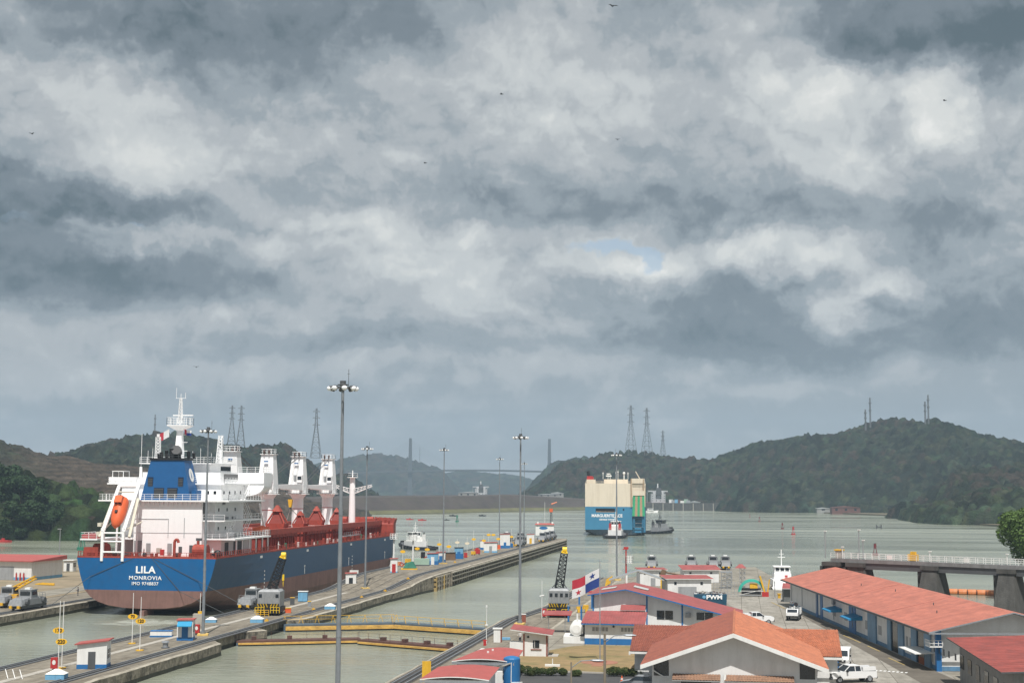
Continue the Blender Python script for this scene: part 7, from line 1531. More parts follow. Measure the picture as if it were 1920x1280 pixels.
b = MB(); b.tube([(.1, -.97, 3.0), (.1, -1.05, .8), (1.3, -.6, .8)], .05, white, n=5); b.tube([(-1.6, -.6, 2.5), (-.7, -.9, 2.6), (0, -1.0, 2.9)], .09, conc, n=6); b.build('pipe', t)
simple('white_box_tank', 'white plastic box tank left of the tall blue tank', G(932, 1291, WN), 'tank', [('tank_body', [(-.6, .6, -.5, .5, 0, 2.0)], white), ('valve', [(-.1, .1, -.6, -.503, .2, .4)], blue)])
simple('yellow_door_board', 'yellow board standing left of the lower foreground hut', G(795, 1292, WN)+Vector((0, 1.2, 0)), 'board', [('board_panel', [(-.5, .5, -.05, .05, .6, 3.0)], yellow), ('leg', [(-.45, -.35, -.05, .05, 0, .597), (.35, .45, -.05, .05, 0, .597)], dgrey)])
for k in range(3):
    p = G(822+k*9, 1290, WN); 

# ------------------------------------------------------------------ long red-roofed building
t = thing('long_building', 'long white and blue workshop with a faded red roof', 'building', (24.2, 187.5, WN), R(8.3)); lng = t; LL = 102.0
Ti = Matrix.Rotation(R(-8.3), 3, 'Z')
def wl2(zx, zy, y=None):      # workshop wall coordinates seen at a survey point
    d = ray(zx/3.692+1400, zy/3.692+960); dl = Ti @ d; o = Ti @ (Vector((0, 0, H))-Vector((24.2, 187.5, WN))); k = -o.x/dl.x; return o.y+dl.y*k, o.z+dl.z*k
b = MB(); b.extr([(0, .55), (18, .55), (18, 5.1), (9, 7.2), (0, 5.1)], 'y', 0, LL, wall_white); b.build('wall', t)
b = MB(); b.box(-.03, 18.03, -.03, LL+.03, 0, .547, mat('dado_blue', (.10, .22, .36), .6, var=.15, dirt=GRIME, damt=.3)); b.build('plinth', t)
b = MB(); b.slab([(-1.6, -2, 4.95), (-1.6, LL+1.2, 4.95), (9, LL+1.2, 7.45), (9, -2, 7.45)], .16, sheet_pk, steel); b.build('roof', t)
b = MB(); b.slab([(9, -2, 7.45), (9, LL+1.2, 7.45), (19.6, LL+1.2, 4.95), (19.6, -2, 4.95)], .16, sheet_pk, steel); b.build('roof', t)
b = MB()
for y in (24, 52, 79): b = MB(); b.slab([(-1.6, y, 4.97), (-1.6, y+.12, 4.97), (9, y+.12, 7.47), (9, y, 7.47)], .01, sheet_dk); b.build('roof_seam', t)
for x, y in ((3.4, 12), (5.2, 20), (4.8, 62), (6, 44)): b = MB(); b.cyl((x, y, 5.3), (x, y, 5.3+x*.236+.75-.9+.55), .07, dgrey, n=5); b.build('roof_vent', t)
b = MB(); b.box(-1.72, -1.6, -2, LL+1.2, 4.68, 4.94, dgrey); b.box(-1.6, 19.6, -2.15, -2.0, 4.7, 4.9, steel); b.build('gutter', t)
for y in (2, 19, 33, 47, 61, 75, 89, 100): b = MB(); b.cyl((-.16, y, .9), (-.16, y, 4.9), .07, steel, n=5); b.build('downpipe', t)
pil = mat('pilaster_blue', (.17, .29, .42), .65, var=.12, dirt=GRIME, damt=.3)
def seg(xa, xb, z0, z1, m_, nm, d=.08, yy=900):
    ya = wl2(xa, yy)[0]; yb = wl2(xb, yy)[0]; 
    b = MB(); b.box(-d, -.006, min(ya, yb), max(ya, yb), z0, z1, m_); return b.build(nm, t)
for xa, xb in ((850, 905), (985, 1010), (1060, 1094), (1150, 1186), (1240, 1281)): seg(xa, xb, 0, 4.7, pil, 'pilaster', .25)
for xa, xb in ((487, 500), (516, 532), (715, 760)): seg(xa, xb, 0, 4.3, blue, 'blue_door', .1)
for xa, xb in ((1010, 1059), (1187, 1239)): seg(xa, xb, 0, 4.2, window_black, 'open_doorway', .1)
seg(1195, 1236, 0, .9, mat('rust_orange', (.3, .09, .03), .8), 'barrier_board', .14)
for xa, xb in ((600, 622), (680, 700), (825, 838), (915, 935), (1105, 1118), (1130, 1142)): seg(xa, xb, 1.5, 2.8, grey, 'window', .05)
for xa, xb in ((575, 664), (697, 806)):
    ya, yb = wl2(xa, 900)[0], wl2(xb, 900)[0]; y0_, y1_ = min(ya, yb)+.0, max(ya, yb); y1_ = y0_+(y1_-y0_)*.55
    b = MB(); b.hexa([(-2.2, y0_, 2.55), (-.02, y0_, 2.55), (-.02, y1_, 2.55), (-2.2, y1_, 2.55)], [(-2.2, y0_, 2.75), (-.02, y0_, 3.2), (-.02, y1_, 3.2), (-2.2, y1_, 2.75)], mat('awning_blue', (.02, .20, .40), .6)); b.build('awning', t)
for xa in (1300, 1330, 1365, 1400, 1445): 
    y = wl2(xa, 900)[0]; b = MB(); b.box(-.05, -.006, y-.3, y+.3, 2.2, 3.0, dgrey); b.build('window', t)
b = MB(); b.box(-.45, -.15, 60, 61.2, 3.4, 4.2, grey); b.build('air_conditioner', t)
# near corner: two-storey end with blue column
b = MB(); b.box(-.35, .3, -.7, -.05, 0, 5.1, blue); b.build('corner_column', t)
b = MB(); b.rail([(-1.4, .5, 3.2), (-1.4, -1.6, 3.2), (.2, -1.6, 3.2)], .7, white, r=.05, step=.5); b.box(-1.4, .2, -1.6, .5, 3.05, 3.2, white); b.build('balcony', t)
b = MB(); b.slab([(-2.6, 1.0, 2.0), (-.02, 1.0, 2.1), (-.02, 9, 2.1), (-2.6, 9, 2.0)], .1, white); b.build('porch_slab', t)
cg = G(1820, 1275, WN); t = thing('control_cabin', 'small white cabin with dark windows in front of the long building', 'cabin', cg+Vector((.6, 1.2, 0)), R(6))
b = MB(); b.box(-1.2, 1.5, -1.0, 1.2, 0, 3.6, white); b.build('wall', t); b = MB(); b.box(-1.0, .5, -1.05, -1.005, 1.9, 2.6, glass); b.build('window', t); b = MB(); b.box(-1.3, 1.6, -1.1, 1.3, 3.603, 3.75, white); b.build('roof', t); b = MB(); b.box(-1.22, 1.52, -1.02, 1.22, -.0, .35, lblue); b.build('plinth', t)
# dark red roofed building cut by the right edge
t = thing('dark_red_building', 'grey walled building with dark red roof cut by the right edge', 'building', (24.4, 144, WN), R(1))
b = MB(); b.extr([(1.2, 0), (20, 0), (20, 5.7), (1.2, 5.0)], 'y', .8, 31, mat('grey_board_wall', (.26, .26, .25), .8, var=.15, dirt=GRIME, damt=.4, dscale=(1, 3, .1))); b.build('wall', t)
b = MB(); b.slab([(0, 0, 5.2), (0, 32.5, 5.2), (21, 32.5, 6.25), (21, 0, 6.25)], .15, sheet_dk, dgrey); b.build('roof', t)
b = MB()
for y in np.arange(1, 32, 1.5): b.slab([(0, y, 5.215), (0, y+.1, 5.215), (21, y+.1, 6.265), (21, y, 6.265)], .01, sheet_dk)
b.build('roof_rib', t)
for y in (3, 8, 13, 18, 23, 28): b = MB(); b.box(1.12, 1.19, y, y+2.2, 2, 3.6, glass); b.build('window', t)

# ------------------------------------------------------------------ middle yard
def yard_building(name, label, px0, px1, pyb, h, d, wallm, roofm, door=None, rise=.5, dado=None, zb=WN, cat='building', over=.5, front=True):
    a = G(px0, pyb, zb); c = G(px1, pyb, zb); w = (c-a).length; t = thing(name, label, cat, a, math.atan2(c.y-a.y, c.x-a.x))
    b = MB(); b.box(0, w, 0, d, 0, h, wallm); b.build('wall', t); b = MB(); b.slab([(-over, -over, h+.12), (w+over, -over, h+.12), (w+over, d+over, h+rise+.12), (-over, d+over, h+rise+.12)], .11, roofm, white); b.build('roof', t)
    if door: b = MB(); b.box(w*door[0], w*door[1], -.06, -.005, .02, h*door[2], grey); b.build('roller_door', t)
    for k in range(2): b = MB(); b.box(w*(.15+.6*k), w*(.15+.6*k)+.5, -.05, -.004, h*.72, h*.86, glass); b.build('window', t)
    return t
yard_building('white_garage', 'white garage with grey roller door and red roof edge behind the refuse container', 1252, 1334, 1122, 4.0, 7, wall_white, sheet_md, (.24, .66, .62), .35)
yard_building('flat_hut', 'white hut with thin red roof in front of the water', 1200, 1248, 1098, 3.7, 5, wall_white, sheet_md, (.42, .6, .5), .2)
t = yard_building('stilt_house', 'red roofed house beside the tall stilt frames at the water edge', 1283, 1348, 1092, 3.0, 5, wall_white, sheet_md, None, .9)
t = thing('white_box_tower', 'white box standing above the dark locomotive on the hut', 'box', G(1217, 1064, WN)); b = MB(); b.box(-.55, .55, -.5, .5, .8, 3.0, white); b.build('box_body', t); b = MB(); b.box(-.5, .5, -.4, .4, 0, .797, dgrey); b.build('foot', t)
t = thing('access_tower', 'red and white tower with white basket in front of the water', 'tower', G(1174, 1100, WN)); b = MB(); b.cyl((0, 0, 0), (0, 0, 8.8), .22, red, r1=.16, n=8); b.build('mast_post', t); b = MB(); b.box(-.1, .35, -.26, -.2, 0, 3.2, white); b.build('ladder_panel', t)
b = MB(); b.rail([(0, -.5, 5.6), (1.6, -.5, 5.6), (1.6, .5, 5.6), (0, .5, 5.6), (0, -.5, 5.6)], 1.5, white, r=.06, step=.5, bars=4); b.box(0, 1.6, -.5, .5, 5.5, 5.6, white); b.build('basket', t); b = MB(); b.box(-.5, .5, -.3, .3, 8.6, 9.2, red); b.cyl((-.8, 0, 8.6), (.6, 0, 9.0), .1, red, n=5); b.build('beacon', t)
t = thing('open_shed_frame', 'open gabled frame with pale roof edges behind the crimson roof', 'frame shed', G(1146, 1120, WN), R(3)); b = MB(); b.slab([(-.5, 0, 3.6), (-.5, 6, 3.6), (5.6, 6, 5.6), (5.6, 0, 5.6)], .15, steel, conc); b.slab([(5.6, 0, 5.6), (5.6, 6, 5.6), (12, 6, 3.4), (12, 0, 3.4)], .15, steel, conc); b.build('roof', t)
for x in (0, 5.6, 11.6): b = MB(); b.cyl((x, .2, 0), (x, .2, 3.5 if x != 5.6 else 5.4), .12, steel, n=6); b.build('post', t)
t = thing('yard_hoist', 'yellow hoist with brown arm beside the white garage', 'hoist', G(1243, 1112, WN)); b = MB(); b.box(-.5, .5, -.5, .5, 0, 3.6, yellow); b.build('column', t); b = MB(); b.hexa([(-.8, -.4, 3.6), (.5, -.4, 3.6), (.5, .4, 3.6), (-.8, .4, 3.6)], [(-.2, -.3, 5.2), (.8, -.3, 5.0), (.8, .3, 5.0), (-.2, .3, 5.2)], brown); b.cyl((.4, 0, 4.6), (4.4, 0, 3.9), .18, brown, n=5); b.build('arm', t)
t = thing('tilted_panel', 'small tilted yellow panel left of the open shed frame', 'panel', G(1141, 1112, WN)); b = MB(); b.hexa([(-.8, 0, 1.5), (.5, 0, 2.2), (.5, .1, 2.2), (-.8, .1, 1.5)], [(-.5, 0, 3.0), (.9, 0, 3.9), (.9, .1, 3.9), (-.5, .1, 3.0)], yellow); b.build('panel', t); b = MB(); b.cyl((0, .1, 0), (0, .1, 2.4), .08, dgrey, n=5); b.build('post', t)
t = thing('stilt_tower', 'grey stilt structure with little red roof at the water edge', 'frame tower', G(1380, 1100, WN)); b = MB(); b.truss((-1.5, 0, 0), (-1.5, 0, 4.4), 1.2, 1.2, steel, r=.08, n=4, up=(1, 0, 0)); b.truss((1.5, 0, 0), (1.5, 0, 4.4), 1.2, 1.2, steel, r=.08, n=4, up=(1, 0, 0)); b.build('lattice_body', t); b = MB(); b.hexa([(-.2, -.8, 4.4), (2.4, -.8, 4.4), (2.4, .8, 4.4), (-.2, .8, 4.4)], [(.8, -.1, 5.3), (1.5, -.1, 5.3), (1.5, .1, 5.3), (.8, .1, 5.3)], sheet_md); b.build('roof', t)
t = thing('stilt_tower', 'second grey stilt frame beside the little red roof', 'frame tower', G(1362, 1102, WN)); b = MB(); b.truss((0, 0, 0), (0, 0, 3.6), 2.2, 2.2, steel, r=.08, n=4, up=(1, 0, 0)); b.build('lattice_body', t); b = MB(); b.box(-1.3, 1.3, -1.2, 1.2, 3.603, 3.75, steel); b.build('top_plate', t)
t = thing('fence', 'tall grey mesh fence between the garage and the hose arch', 'fence', G(1338, 1118, WN)); e_ = G(1384, 1118, WN)-t.location; b = MB(); b.rail([(0, 0, 0), (e_.x, e_.y, 0)], 3.0, steel, r=.05, step=.8, bars=6); b.build('fence_mesh', t)
hoseg = mat('green_hose', (.05, .38, .30), .6, var=.1)
t = thing('hose_arch', 'bundle of green hoses arching over a yellow and black trailer', 'hose arch', G(1410, 1118, WN)+Vector((0, 1, 0)), R(3))
b = MB()
for k in range(6):
    r_ = 2.35+.09*k; b.tube([(r_*math.cos(a), -.3+.12*k, .9+r_*.95*math.sin(a)) for a in np.linspace(0, math.pi, 17)], .07, hoseg, n=5)
b.build('hose', t); b = MB(); b.tube([(2.9*math.cos(a), .5, .6+2.85*math.sin(a)) for a in np.linspace(0, math.pi, 15)], .08, steel, n=5); b.box(-2.6, 2.6, -.6, -.5, .2, .35, steel); b.box(-2.6, 2.6, -.6, -.5, 1.1, 1.2, white); b.cyl((-2.6, -.6, .3), (2.2, -.6, 1.5), .05, white, n=4); b.build('support_frame', t)
b = MB(); b.box(-2.1, 1.9, 0, 1.4, .4, 1.7, black); b.box(-.4, 1.2, -.05, 1.3, 1.703, 2.7, yellow); b.build('trailer', t)
t = thing('yellow_loader', 'yellow and red loader arm right of the hose arch', 'loader', G(1436, 1118, WN)); b = MB(); b.cyl((0, 0, 0), (-1.2, 0, 4.3), .22, yellow, n=5); b.cyl((.4, 0, 1.0), (.8, 0, 3.6), .15, yellow, n=5); b.build('arm', t); b = MB(); b.box(-.8, .6, -.5, .5, 0, 1.0, red); b.build('body', t)
# refuse container
teal = mat('container_teal', (.015, .07, .12), .5, var=.1)
t = thing('refuse_container', 'dark teal refuse container with white lettering, heaped with scrap', 'container', G(1303, 1138, WN), R(4)); w_ = 6.0
b = MB(); b.hexa([(0, 0, .3), (w_, 0, .3), (w_, 2.4, .3), (0, 2.4, .3)], [(-.15, -.1, 2.5), (w_+.1, -.1, 2.5), (w_+.1, 2.5, 2.5), (-.15, 2.5, 2.5)], teal)
for k in range(1, 8): b.box(w_*k/8-.05, w_*k/8+.05, -.16, -.05, .5, 2.4, teal) if k in (1, 7) else None
b.build('container_box', t); text('PWM', 1.05, txtw, t, (3.7, -.14, 1.95), (R(90), 0, 0), bold=.04, sx=1.25)
b = MB(); n = 10; b.add([(1.75+.35*math.cos(2*math.pi*i/n), -.13, 2.0+.3*math.sin(2*math.pi*i/n)) for i in range(n)], [tuple(range(n))], lblue); b.build('emblem', t)
b = MB(); r1 = random.Random(5)
for k in range(90):
    x, y = r1.uniform(.1, w_-.1), r1.uniform(.1, 2.3); s_ = r1.uniform(.1, .3); z = 2.4+r1.uniform(0, .55)*(1-abs(x-w_*.45)/w_); b.box(x-s_, x+s_, y-s_*.6, y+s_*.6, z, z+s_*.6, r1.choice([white, steel, conc, grey, wall_white, rusty]), rz=r1.uniform(0, 3))
o = b.build('scrap', t); o['kind'] = 'stuff'
# small red-roofed shed and dark arch by the workshop
t = thing('red_shed', 'grey shed with flat red roof at the near end of the workboat', 'shed', G(1466, 1128, WN), R(3)); b = MB(); b.box(.4, 6, .3, 4, 0, 2.7, mat('shed_grey', (.14, .15, .15), .8, var=.2)); b.build('wall', t); b = MB(); b.slab([(0, -.6, 2.75), (6.6, -.6, 2.75), (6.4, 4.4, 3.5), (.6, 4.4, 3.5)], .12, sheet_md, white); b.build('roof', t)
t = thing('hoop_frame', 'dark hooped frame behind the flat red shed roof', 'hoop frame', G(1470, 1126, WN)+Vector((1.5, 6, 0)), R(3)); b = MB()
for y in (0, 1.5, 3): b.tube([(2.6+3.3*math.cos(a), y, 2.4+2.3*math.sin(a)) for a in np.linspace(0, math.pi, 13)], .12, black, n=5)
for a in np.linspace(.2, 2.9, 7): b.cyl((2.6+3.3*math.cos(a), 0, 2.4+2.3*math.sin(a)), (2.6+3.3*math.cos(a), 3, 2.4+2.3*math.sin(a)), .1, black, n=4)
for x in (-.7, 5.9): b.cyl((x, 0, 0), (x, 0, 2.4), .12, black, n=5)
b.build('hoop', t)
simple('jetty_post', 'thin grey post at the quay beside the yellow bollard', G(1453, 1122, WN), 'post', [('post', [(-.08, .08, -.08, .08, 0, 3.6)], steel), ('base', [(-.3, .3, -.3, .3, 0, .2)], conc)])
simple('quay_bollard', 'yellow bollard at the quay near the workboat', G(1461, 1121, WN), 'bollard', [('drum', [(-.25, .25, -.25, .25, 0, .8)], yellow), ('cap', [(-.35, .35, -.35, .35, .803, 1.0)], yellow)])

# ------------------------------------------------------------------ spillway bridge with piers
bd0 = Vector((17.5, 291, 11)); bd1 = Vector((62, 262, 11)); dirb = (bd1-bd0).normalized(); rzs = math.atan2(dirb.y, dirb.x); LB = (bd1-bd0).length
t = thing('spillway_bridge', 'grey service bridge with white rails on massive tapered piers', 'bridge', (bd0.x, bd0.y, 0), rzs)
b = MB(); b.box(0, LB, 0, 2.6, 10.2, 10.9, mat('bridge_deck_grey', (.20, .20, .20), .85, var=.15, dirt=GRIME, damt=.5)); b.box(5, LB, .2, .5, 9.0, 10.197, dgrey); b.box(5, LB, 2.1, 2.4, 9.0, 10.197, dgrey); b.build('deck', t)
b = MB(); b.rail([(0, .1, 10.9), (LB, .1, 10.9)], 1.1, white, r=.05, step=1.5, bars=3); b.rail([(0, 2.5, 10.9), (LB, 2.5, 10.9)], 1.1, white, r=.05, step=1.5, bars=3); b.build('railing', t)
Tb = Matrix.Rotation(-rzs, 3, 'Z')
def bx_at(px): # coordinate along the bridge seen at a photo column
    d = Tb @ ray(px, 1060); o = Tb @ (Vector((0, 0, H))-Vector((bd0.x, bd0.y, 0))); k = -o.y/d.y; return o.x+d.x*k
for (pa, pb) in ((1546, 1574), (1590, 1620), (1730, 1757), (1873, 1902)):
    xa, xb = bx_at(pa), bx_at(pb); b = MB()
    b.hexa([(xa-.6, -4.0 if pa > 1600 else -.6, -2), (xb+1.6, -4.0 if pa > 1600 else -.6, -2), (xb+1.6, 5, -2), (xa-.6, 5, -2)], [(xa, -.3, 9.4), (xb, -.3, 9.4), (xb, 3.2, 9.4), (xa, 3.2, 9.4)], dconc)
    b.box(xa-.3, xb+.3, -.6, 3.4, 9.403, 10.18, dconc)
    b.box(xa-1.3, xa-.62, .4, 2.4, -2, 9.3, dconc); b.build('pier', t)
for px, h_ in ((1545, 5.2), (1577, 2.2), (1608.5, 5.6), (1616, 3.6), (1741, 1.9), (1886, 1.9)):
    x = bx_at(px); b = MB(); b.cyl((x, .6, 10.9), (x, .6, 10.9+h_), .09, steel if h_ > 3 else white, n=6); b.box(x-.15, x+.35, .4, .8, 10.9+h_, 11.05+h_, white); b.build('lamp_post', t)
for px in (1668, 1812): x = bx_at(px); b = MB(); b.box(x-.55, x+.55, .0, .06, 11.1, 11.9, white); b.build('rail_board', t)
simple('yellow_winch', 'yellow winch box standing on the bridge railing', Vector((bd0.x, bd0.y, 10.9))+dirb*bx_at(1711)+Vector((.3, 1.2, 0)), 'winch', [('winch_body', [(-.9, .9, -.5, .5, .1, 1.3)], yellow), ('hood', [(-.4, .5, -.4, .4, 1.303, 1.8)], yellow)], rz=rzs)
simple('rail_cabin', 'pale cabin with yellow top at the left end of the bridge', Vector((bd0.x, bd0.y, 10.9))+dirb*bx_at(1572)+Vector((.3, 1.2, 0)), 'cabin', [('cabin_body', [(-.6, .6, -.5, .5, 0, 1.5)], conc), ('roof', [(-.8, .8, -.7, .7, 1.503, 1.75)], yellow)], rz=rzs)
for k in range(5):
    p = G(1787+k*17.5, 1113+k*.6, 0); t = thing('boom_float', ['leftmost', 'second', 'middle', 'fourth', 'rightmost'][k]+' orange cylinder float of the row by the bridge pier', 'float', p, R(8), 'orange floats in a row beside the pier'); b = MB(); fo = mat('float_orange', (.55, .17, .05), .6, var=.25, scale=.8, dirt=(.4, .3, .2), damt=.5); b.cyl((-1.0, 0, .45), (1.0, 0, .45), .8, fo, n=12); b.build('float_shell', t); b = MB(); b.cyl((-1.12, 0, .45), (-.99, 0, .45), .45, rusty, n=8); b.build('end_cap', t)
t = thing('debris_boom', 'dark floating boom left of the orange floats', 'boom', G(1762, 1111, 0), R(5)); b = MB(); b.box(-2.2, 2.2, -.3, .3, -.1, .5, black); b.build('boom_log', t); b = MB(); b.box(-2.2, 2.2, -.1, .1, .503, .6, rusty); b.build('boom_strip', t)
# land behind and right of the bridge
b = MB(); b.prism([(55, 262), (62, 252), (90, 240), (200, 240), (260, 420), (120, 520), (92, 470), (66, 330), (54, 300)], -2, 1.6, dry); tag(b.build('ground'), kind='structure')
t = thing('pump_house', 'dark concrete block with rusty roof between the last pier and right edge', 'block', (54.5, 292, 1.0), R(-20)); b = MB(); b.box(0, 12, 0, 5, -1, 7.0, dconc); b.build('wall', t); b = MB(); b.box(-.5, 12.5, -.5, 5.5, 7.003, 7.5, rusty); b.build('roof', t)

# ------------------------------------------------------------------ vehicles
car_white = mat('car_white', (.78, .78, .78), .25, var=.02, spec=.6); tail = mat('tail_red', (.4, .02, .02), .3)
def wheels(t, ax, tw, r_, ys_):
    for s in (-1, 1):
        for y in ys_:
            b = MB(); b.cyl((s*(tw-.12), y, r_), (s*(tw+.1), y, r_), r_, rubber, n=14); w_ = b.build('wheel', t); b = MB(); b.cyl((s*(tw+.1), y, r_), (s*(tw+.13), y, r_), r_*.55, steel, n=10); b.build('rim', w_)
def pickup(label, p, rz, group=None):
    t = thing('pickup_truck', label, 'pickup truck', p, rz, group); w = .98
    b = MB(); b.extr([(-2.9, .55), (2.8, .55), (2.9, .9), (2.8, 1.25), (1.5, 1.35), (1.0, 1.36), (-.9, 1.36), (-2.9, 1.3)], 'x', -w, w, car_white); b.build('body', t)
    b = MB(); b.hexa([(-w+.04, -.95, 1.363), (w-.04, -.95, 1.363), (w-.04, 1.35, 1.363), (-w+.04, 1.35, 1.363)], [(-.78, -.8, 1.93), (.78, -.8, 1.93), (.78, .55, 1.93), (-.78, .55, 1.93)], glass); c_ = b.build('cab_glass', t)
    b = MB(); b.box(-.82, .82, -.85, .6, 1.933, 2.0, car_white); b.build('roof', t)
    b = MB()
    for s in (-1, 1):
        for (y0, y1) in ((-.88, -.82), (-.1, -.1), (1.3, .56)): b.cyl((s*(w-.04), y0, 1.36), (s*.79, y1, 1.95), .05, car_white, n=4)
    b.build('pillar', t)
    b = MB(); b.box(-.85, .85, -2.85, -1.1, 1.32, 1.375, dgrey); b.build('bed', t)
    b = MB(); b.box(-.75, .75, 2.88, 2.95, .7, 1.15, black); b.build('grille', t)
    for s in (-1, 1): b = MB(); b.box(s*.82-.13, s*.82+.13, 2.8, 2.92, .85, 1.15, lamp_glass); b.build('headlight', t); b = MB(); b.box(s*1.1-.12, s*1.1+.12, .9, 1.1, 1.3, 1.5, black); b.build('mirror', t)
    b = MB(); b.box(-.95, .95, 2.85, 3.02, .45, .68, dgrey); b.box(-.95, .95, -3.0, -2.87, .45, .68, dgrey); b.build('bumper', t)
    wheels(t, 0, .88, .42, (-1.95, 1.95)); return t
pk = pickup('white pickup truck with tool boxes parked at the bottom edge of the street', G(1596, 1279, WN)+Vector((0, .6, 0)), R(115))
b = MB(); b.box(-.96, -.55, -2.8, -1.1, 1.38, 1.8, car_white); b.build('tool_box', pk); b = MB(); b.box(.55, .96, -2.8, -1.1, 1.38, 1.8, car_white); b.build('tool_box', pk)
dup(pk, G(1417, 1169, WN), R(-75), 'white vehicle whose roof shows above the orange tiles')
def van(label, p, rz, bodym=car_white):
    t = thing('van', label, 'van', p, rz); w = .98
    b = MB(); b.extr([(-2.6, .4), (2.6, .4), (2.65, .95), (1.9, 1.2), (1.2, 2.05), (-2.5, 2.1), (-2.6, 1.9)], 'x', -w, w, bodym); b.build('body', t)
    b = MB(); b.add([(-.85, 1.86, 1.28), (.85, 1.86, 1.28), (.8, 1.3, 1.97), (-.8, 1.3, 1.97)], [(0, 1, 2, 3)], glass); b.build('windscreen', t)
    for s in (-1, 1): b = MB(); b.box(s*w-.01, s*w+.015, -2.2, 1.1, 1.3, 1.85, glass); b.build('window', t); b = MB(); b.box(s*.8-.14, s*.8+.14, 2.58, 2.68, .75, 1.0, lamp_glass); b.build('headlight', t); b = MB(); b.box(s*1.12-.1, s*1.12+.1, 1.3, 1.45, 1.2, 1.45, black); b.build('mirror', t)
    b = MB(); b.box(-.6, .6, 2.64, 2.7, .6, .9, black); b.build('grille', t); wheels(t, 0, .88, .38, (-1.7, 1.7)); return t
van('white van parked under the orange roof corner, facing the camera', G(1578, 1248, WN)+Vector((.2, 1.5, 0)), R(172))
def car(label, p, rz, m_=car_white):
    t = thing('parked_car', label, 'car', p, rz); w = .88
    b = MB(); b.extr([(-2.1, .35), (2.1, .35), (2.15, .75), (1.2, .95), (-2.0, 1.0), (-2.15, .7)], 'x', -w, w, m_); b.build('body', t)
    b = MB(); b.hexa([(-w+.05, -1.7, .97), (w-.05, -1.7, .97), (w-.05, 1.1, .95), (-w+.05, 1.1, .95)], [(-.65, -1.1, 1.42), (.65, -1.1, 1.42), (.65, .3, 1.42), (-.65, .3, 1.42)], glass); b.build('cabin_glass', t)
    b = MB(); b.box(-.68, .68, -1.12, .32, 1.423, 1.47, m_); b.build('roof', t)
    for s in (-1, 1): b = MB(); b.box(s*.65-.13, s*.65+.13, 2.08, 2.17, .6, .75, lamp_glass); b.build('headlight', t); b = MB(); b.box(s*.65-.13, s*.65+.13, -2.18, -2.1, .65, .8, tail); b.build('taillight', t)
    wheels(t, 0, .8, .32, (-1.3, 1.3)); return t
car('white car parked against the far end of the long building', G(1504, 1136, WN)+Vector((0, 1, 0)), R(-70)); car('dark car in front of the white car at the long building', G(1512, 1139, WN), R(-70), dgrey)
car('dark blue car mostly hidden between the van and the orange roof', G(1566, 1262, WN), R(-80), blue)
car('silver car roof at the left corner of the orange tiled building', G(1200, 1290, WN), R(80), steel)
t = thing('service_truck', 'white service truck loaded with cylinders on the street', 'truck', G(1489, 1162, WN)+Vector((0, 1, 0)), R(172))
b = MB(); b.box(-1.1, 1.1, -2.6, 2.4, .55, .95, dgrey); b.build('chassis', t); b = MB(); b.extr([(1.0, .9), (2.9, .9), (2.9, 1.4), (2.4, 2.0), (1.0, 2.0)], 'x', -1.0, 1.0, car_white); b.build('cab', t); b = MB(); b.add([(-.85, 2.87, 1.45), (.85, 2.87, 1.45), (.85, 2.46, 1.96), (-.85, 2.46, 1.96)], [(0, 1, 2, 3)], glass); b.build('windscreen', t)
for k in range(7):
    b = MB(); x = -1.0+.33*k; b.cyl((x, -1.0+(k % 3)*.6, .95), (x, -1.0+(k % 3)*.6, 2.1+.2*(k % 2)), .15, [white, steel, black, white][k % 4], n=8); b.build('load_cylinder', t)
b = MB(); b.rail([(-1.1, -2.5, .95), (1.1, -2.5, .95), (1.1, .9, .95)], 1.0, white, r=.05, step=.7, bars=3); b.build('load_rack', t); wheels(t, 0, .95, .42, (-1.7, 1.9))

# ------------------------------------------------------------------ flag, lamps, poles, hedge
fp_ = G(1125, 1241, WN); t = thing('flagpole', 'tall thin grey flagpole on the lawn carrying the big flag', 'flagpole', fp_); b = MB(); b.cyl((0, 0, 0), (0, 0, 13.2), .09, steel, r1=.05, n=8); b.build('pole', t); b = MB(); b.cyl((0, 0, 0), (0, 0, .15), .9, tile_rd_shade, n=12); b.build('base', t)
def pan(u, v):
    if u < .5: return flag_white if v > .5 else flag_blue
    if v > .5: return flag_red
    return flag_white
FW, FH = 3.6, 2.35
t = thing('flag', 'large waving flag quartered white, blue, red and white with two stars', 'flag', fp_+Vector((-.1, 0, 10.9)))
def fs_(u, v): return Vector((-u*FW, .42*math.sin(u*6.5+v*1.2)*u, v*FH-FH/2-.5*u*FW+.12*math.sin(u*8)*u))
b = MB(); nx, nz = 28, 12
for i in range(nx):
    for j in range(nz):
        b.add([fs_(i/nx, j/nz), fs_((i+1)/nx, j/nz), fs_((i+1)/nx, (j+1)/nz), fs_(i/nx, (j+1)/nz)], [(0, 1, 2, 3)], pan((i+.5)/nx, (j+.5)/nz))
cl = b.build('cloth', t)
for (cu_, cv, m_) in ((.25, .75, flag_blue), (.75, .25, flag_red)):
    for side in (-.03, .03):
        pts = []
        for k in range(10):
            rr_ = (.2 if k % 2 == 0 else .08); a = math.pi/2+k*math.pi/5; pts.append(fs_(cu_+rr_*math.cos(a)*FH/FW*.9, cv+rr_*math.sin(a)*.9)+Vector((0, side, 0)))
        b = MB(); c0 = fs_(cu_, cv)+Vector((0, side, 0)); b.add([c0]+pts, [(0, k+1, (k+1) % 10+1) for k in range(10)], m_); b.build('star', cl)
wood = mat('weathered_pole', (.20, .17, .13), .9, var=.25, scale=1)
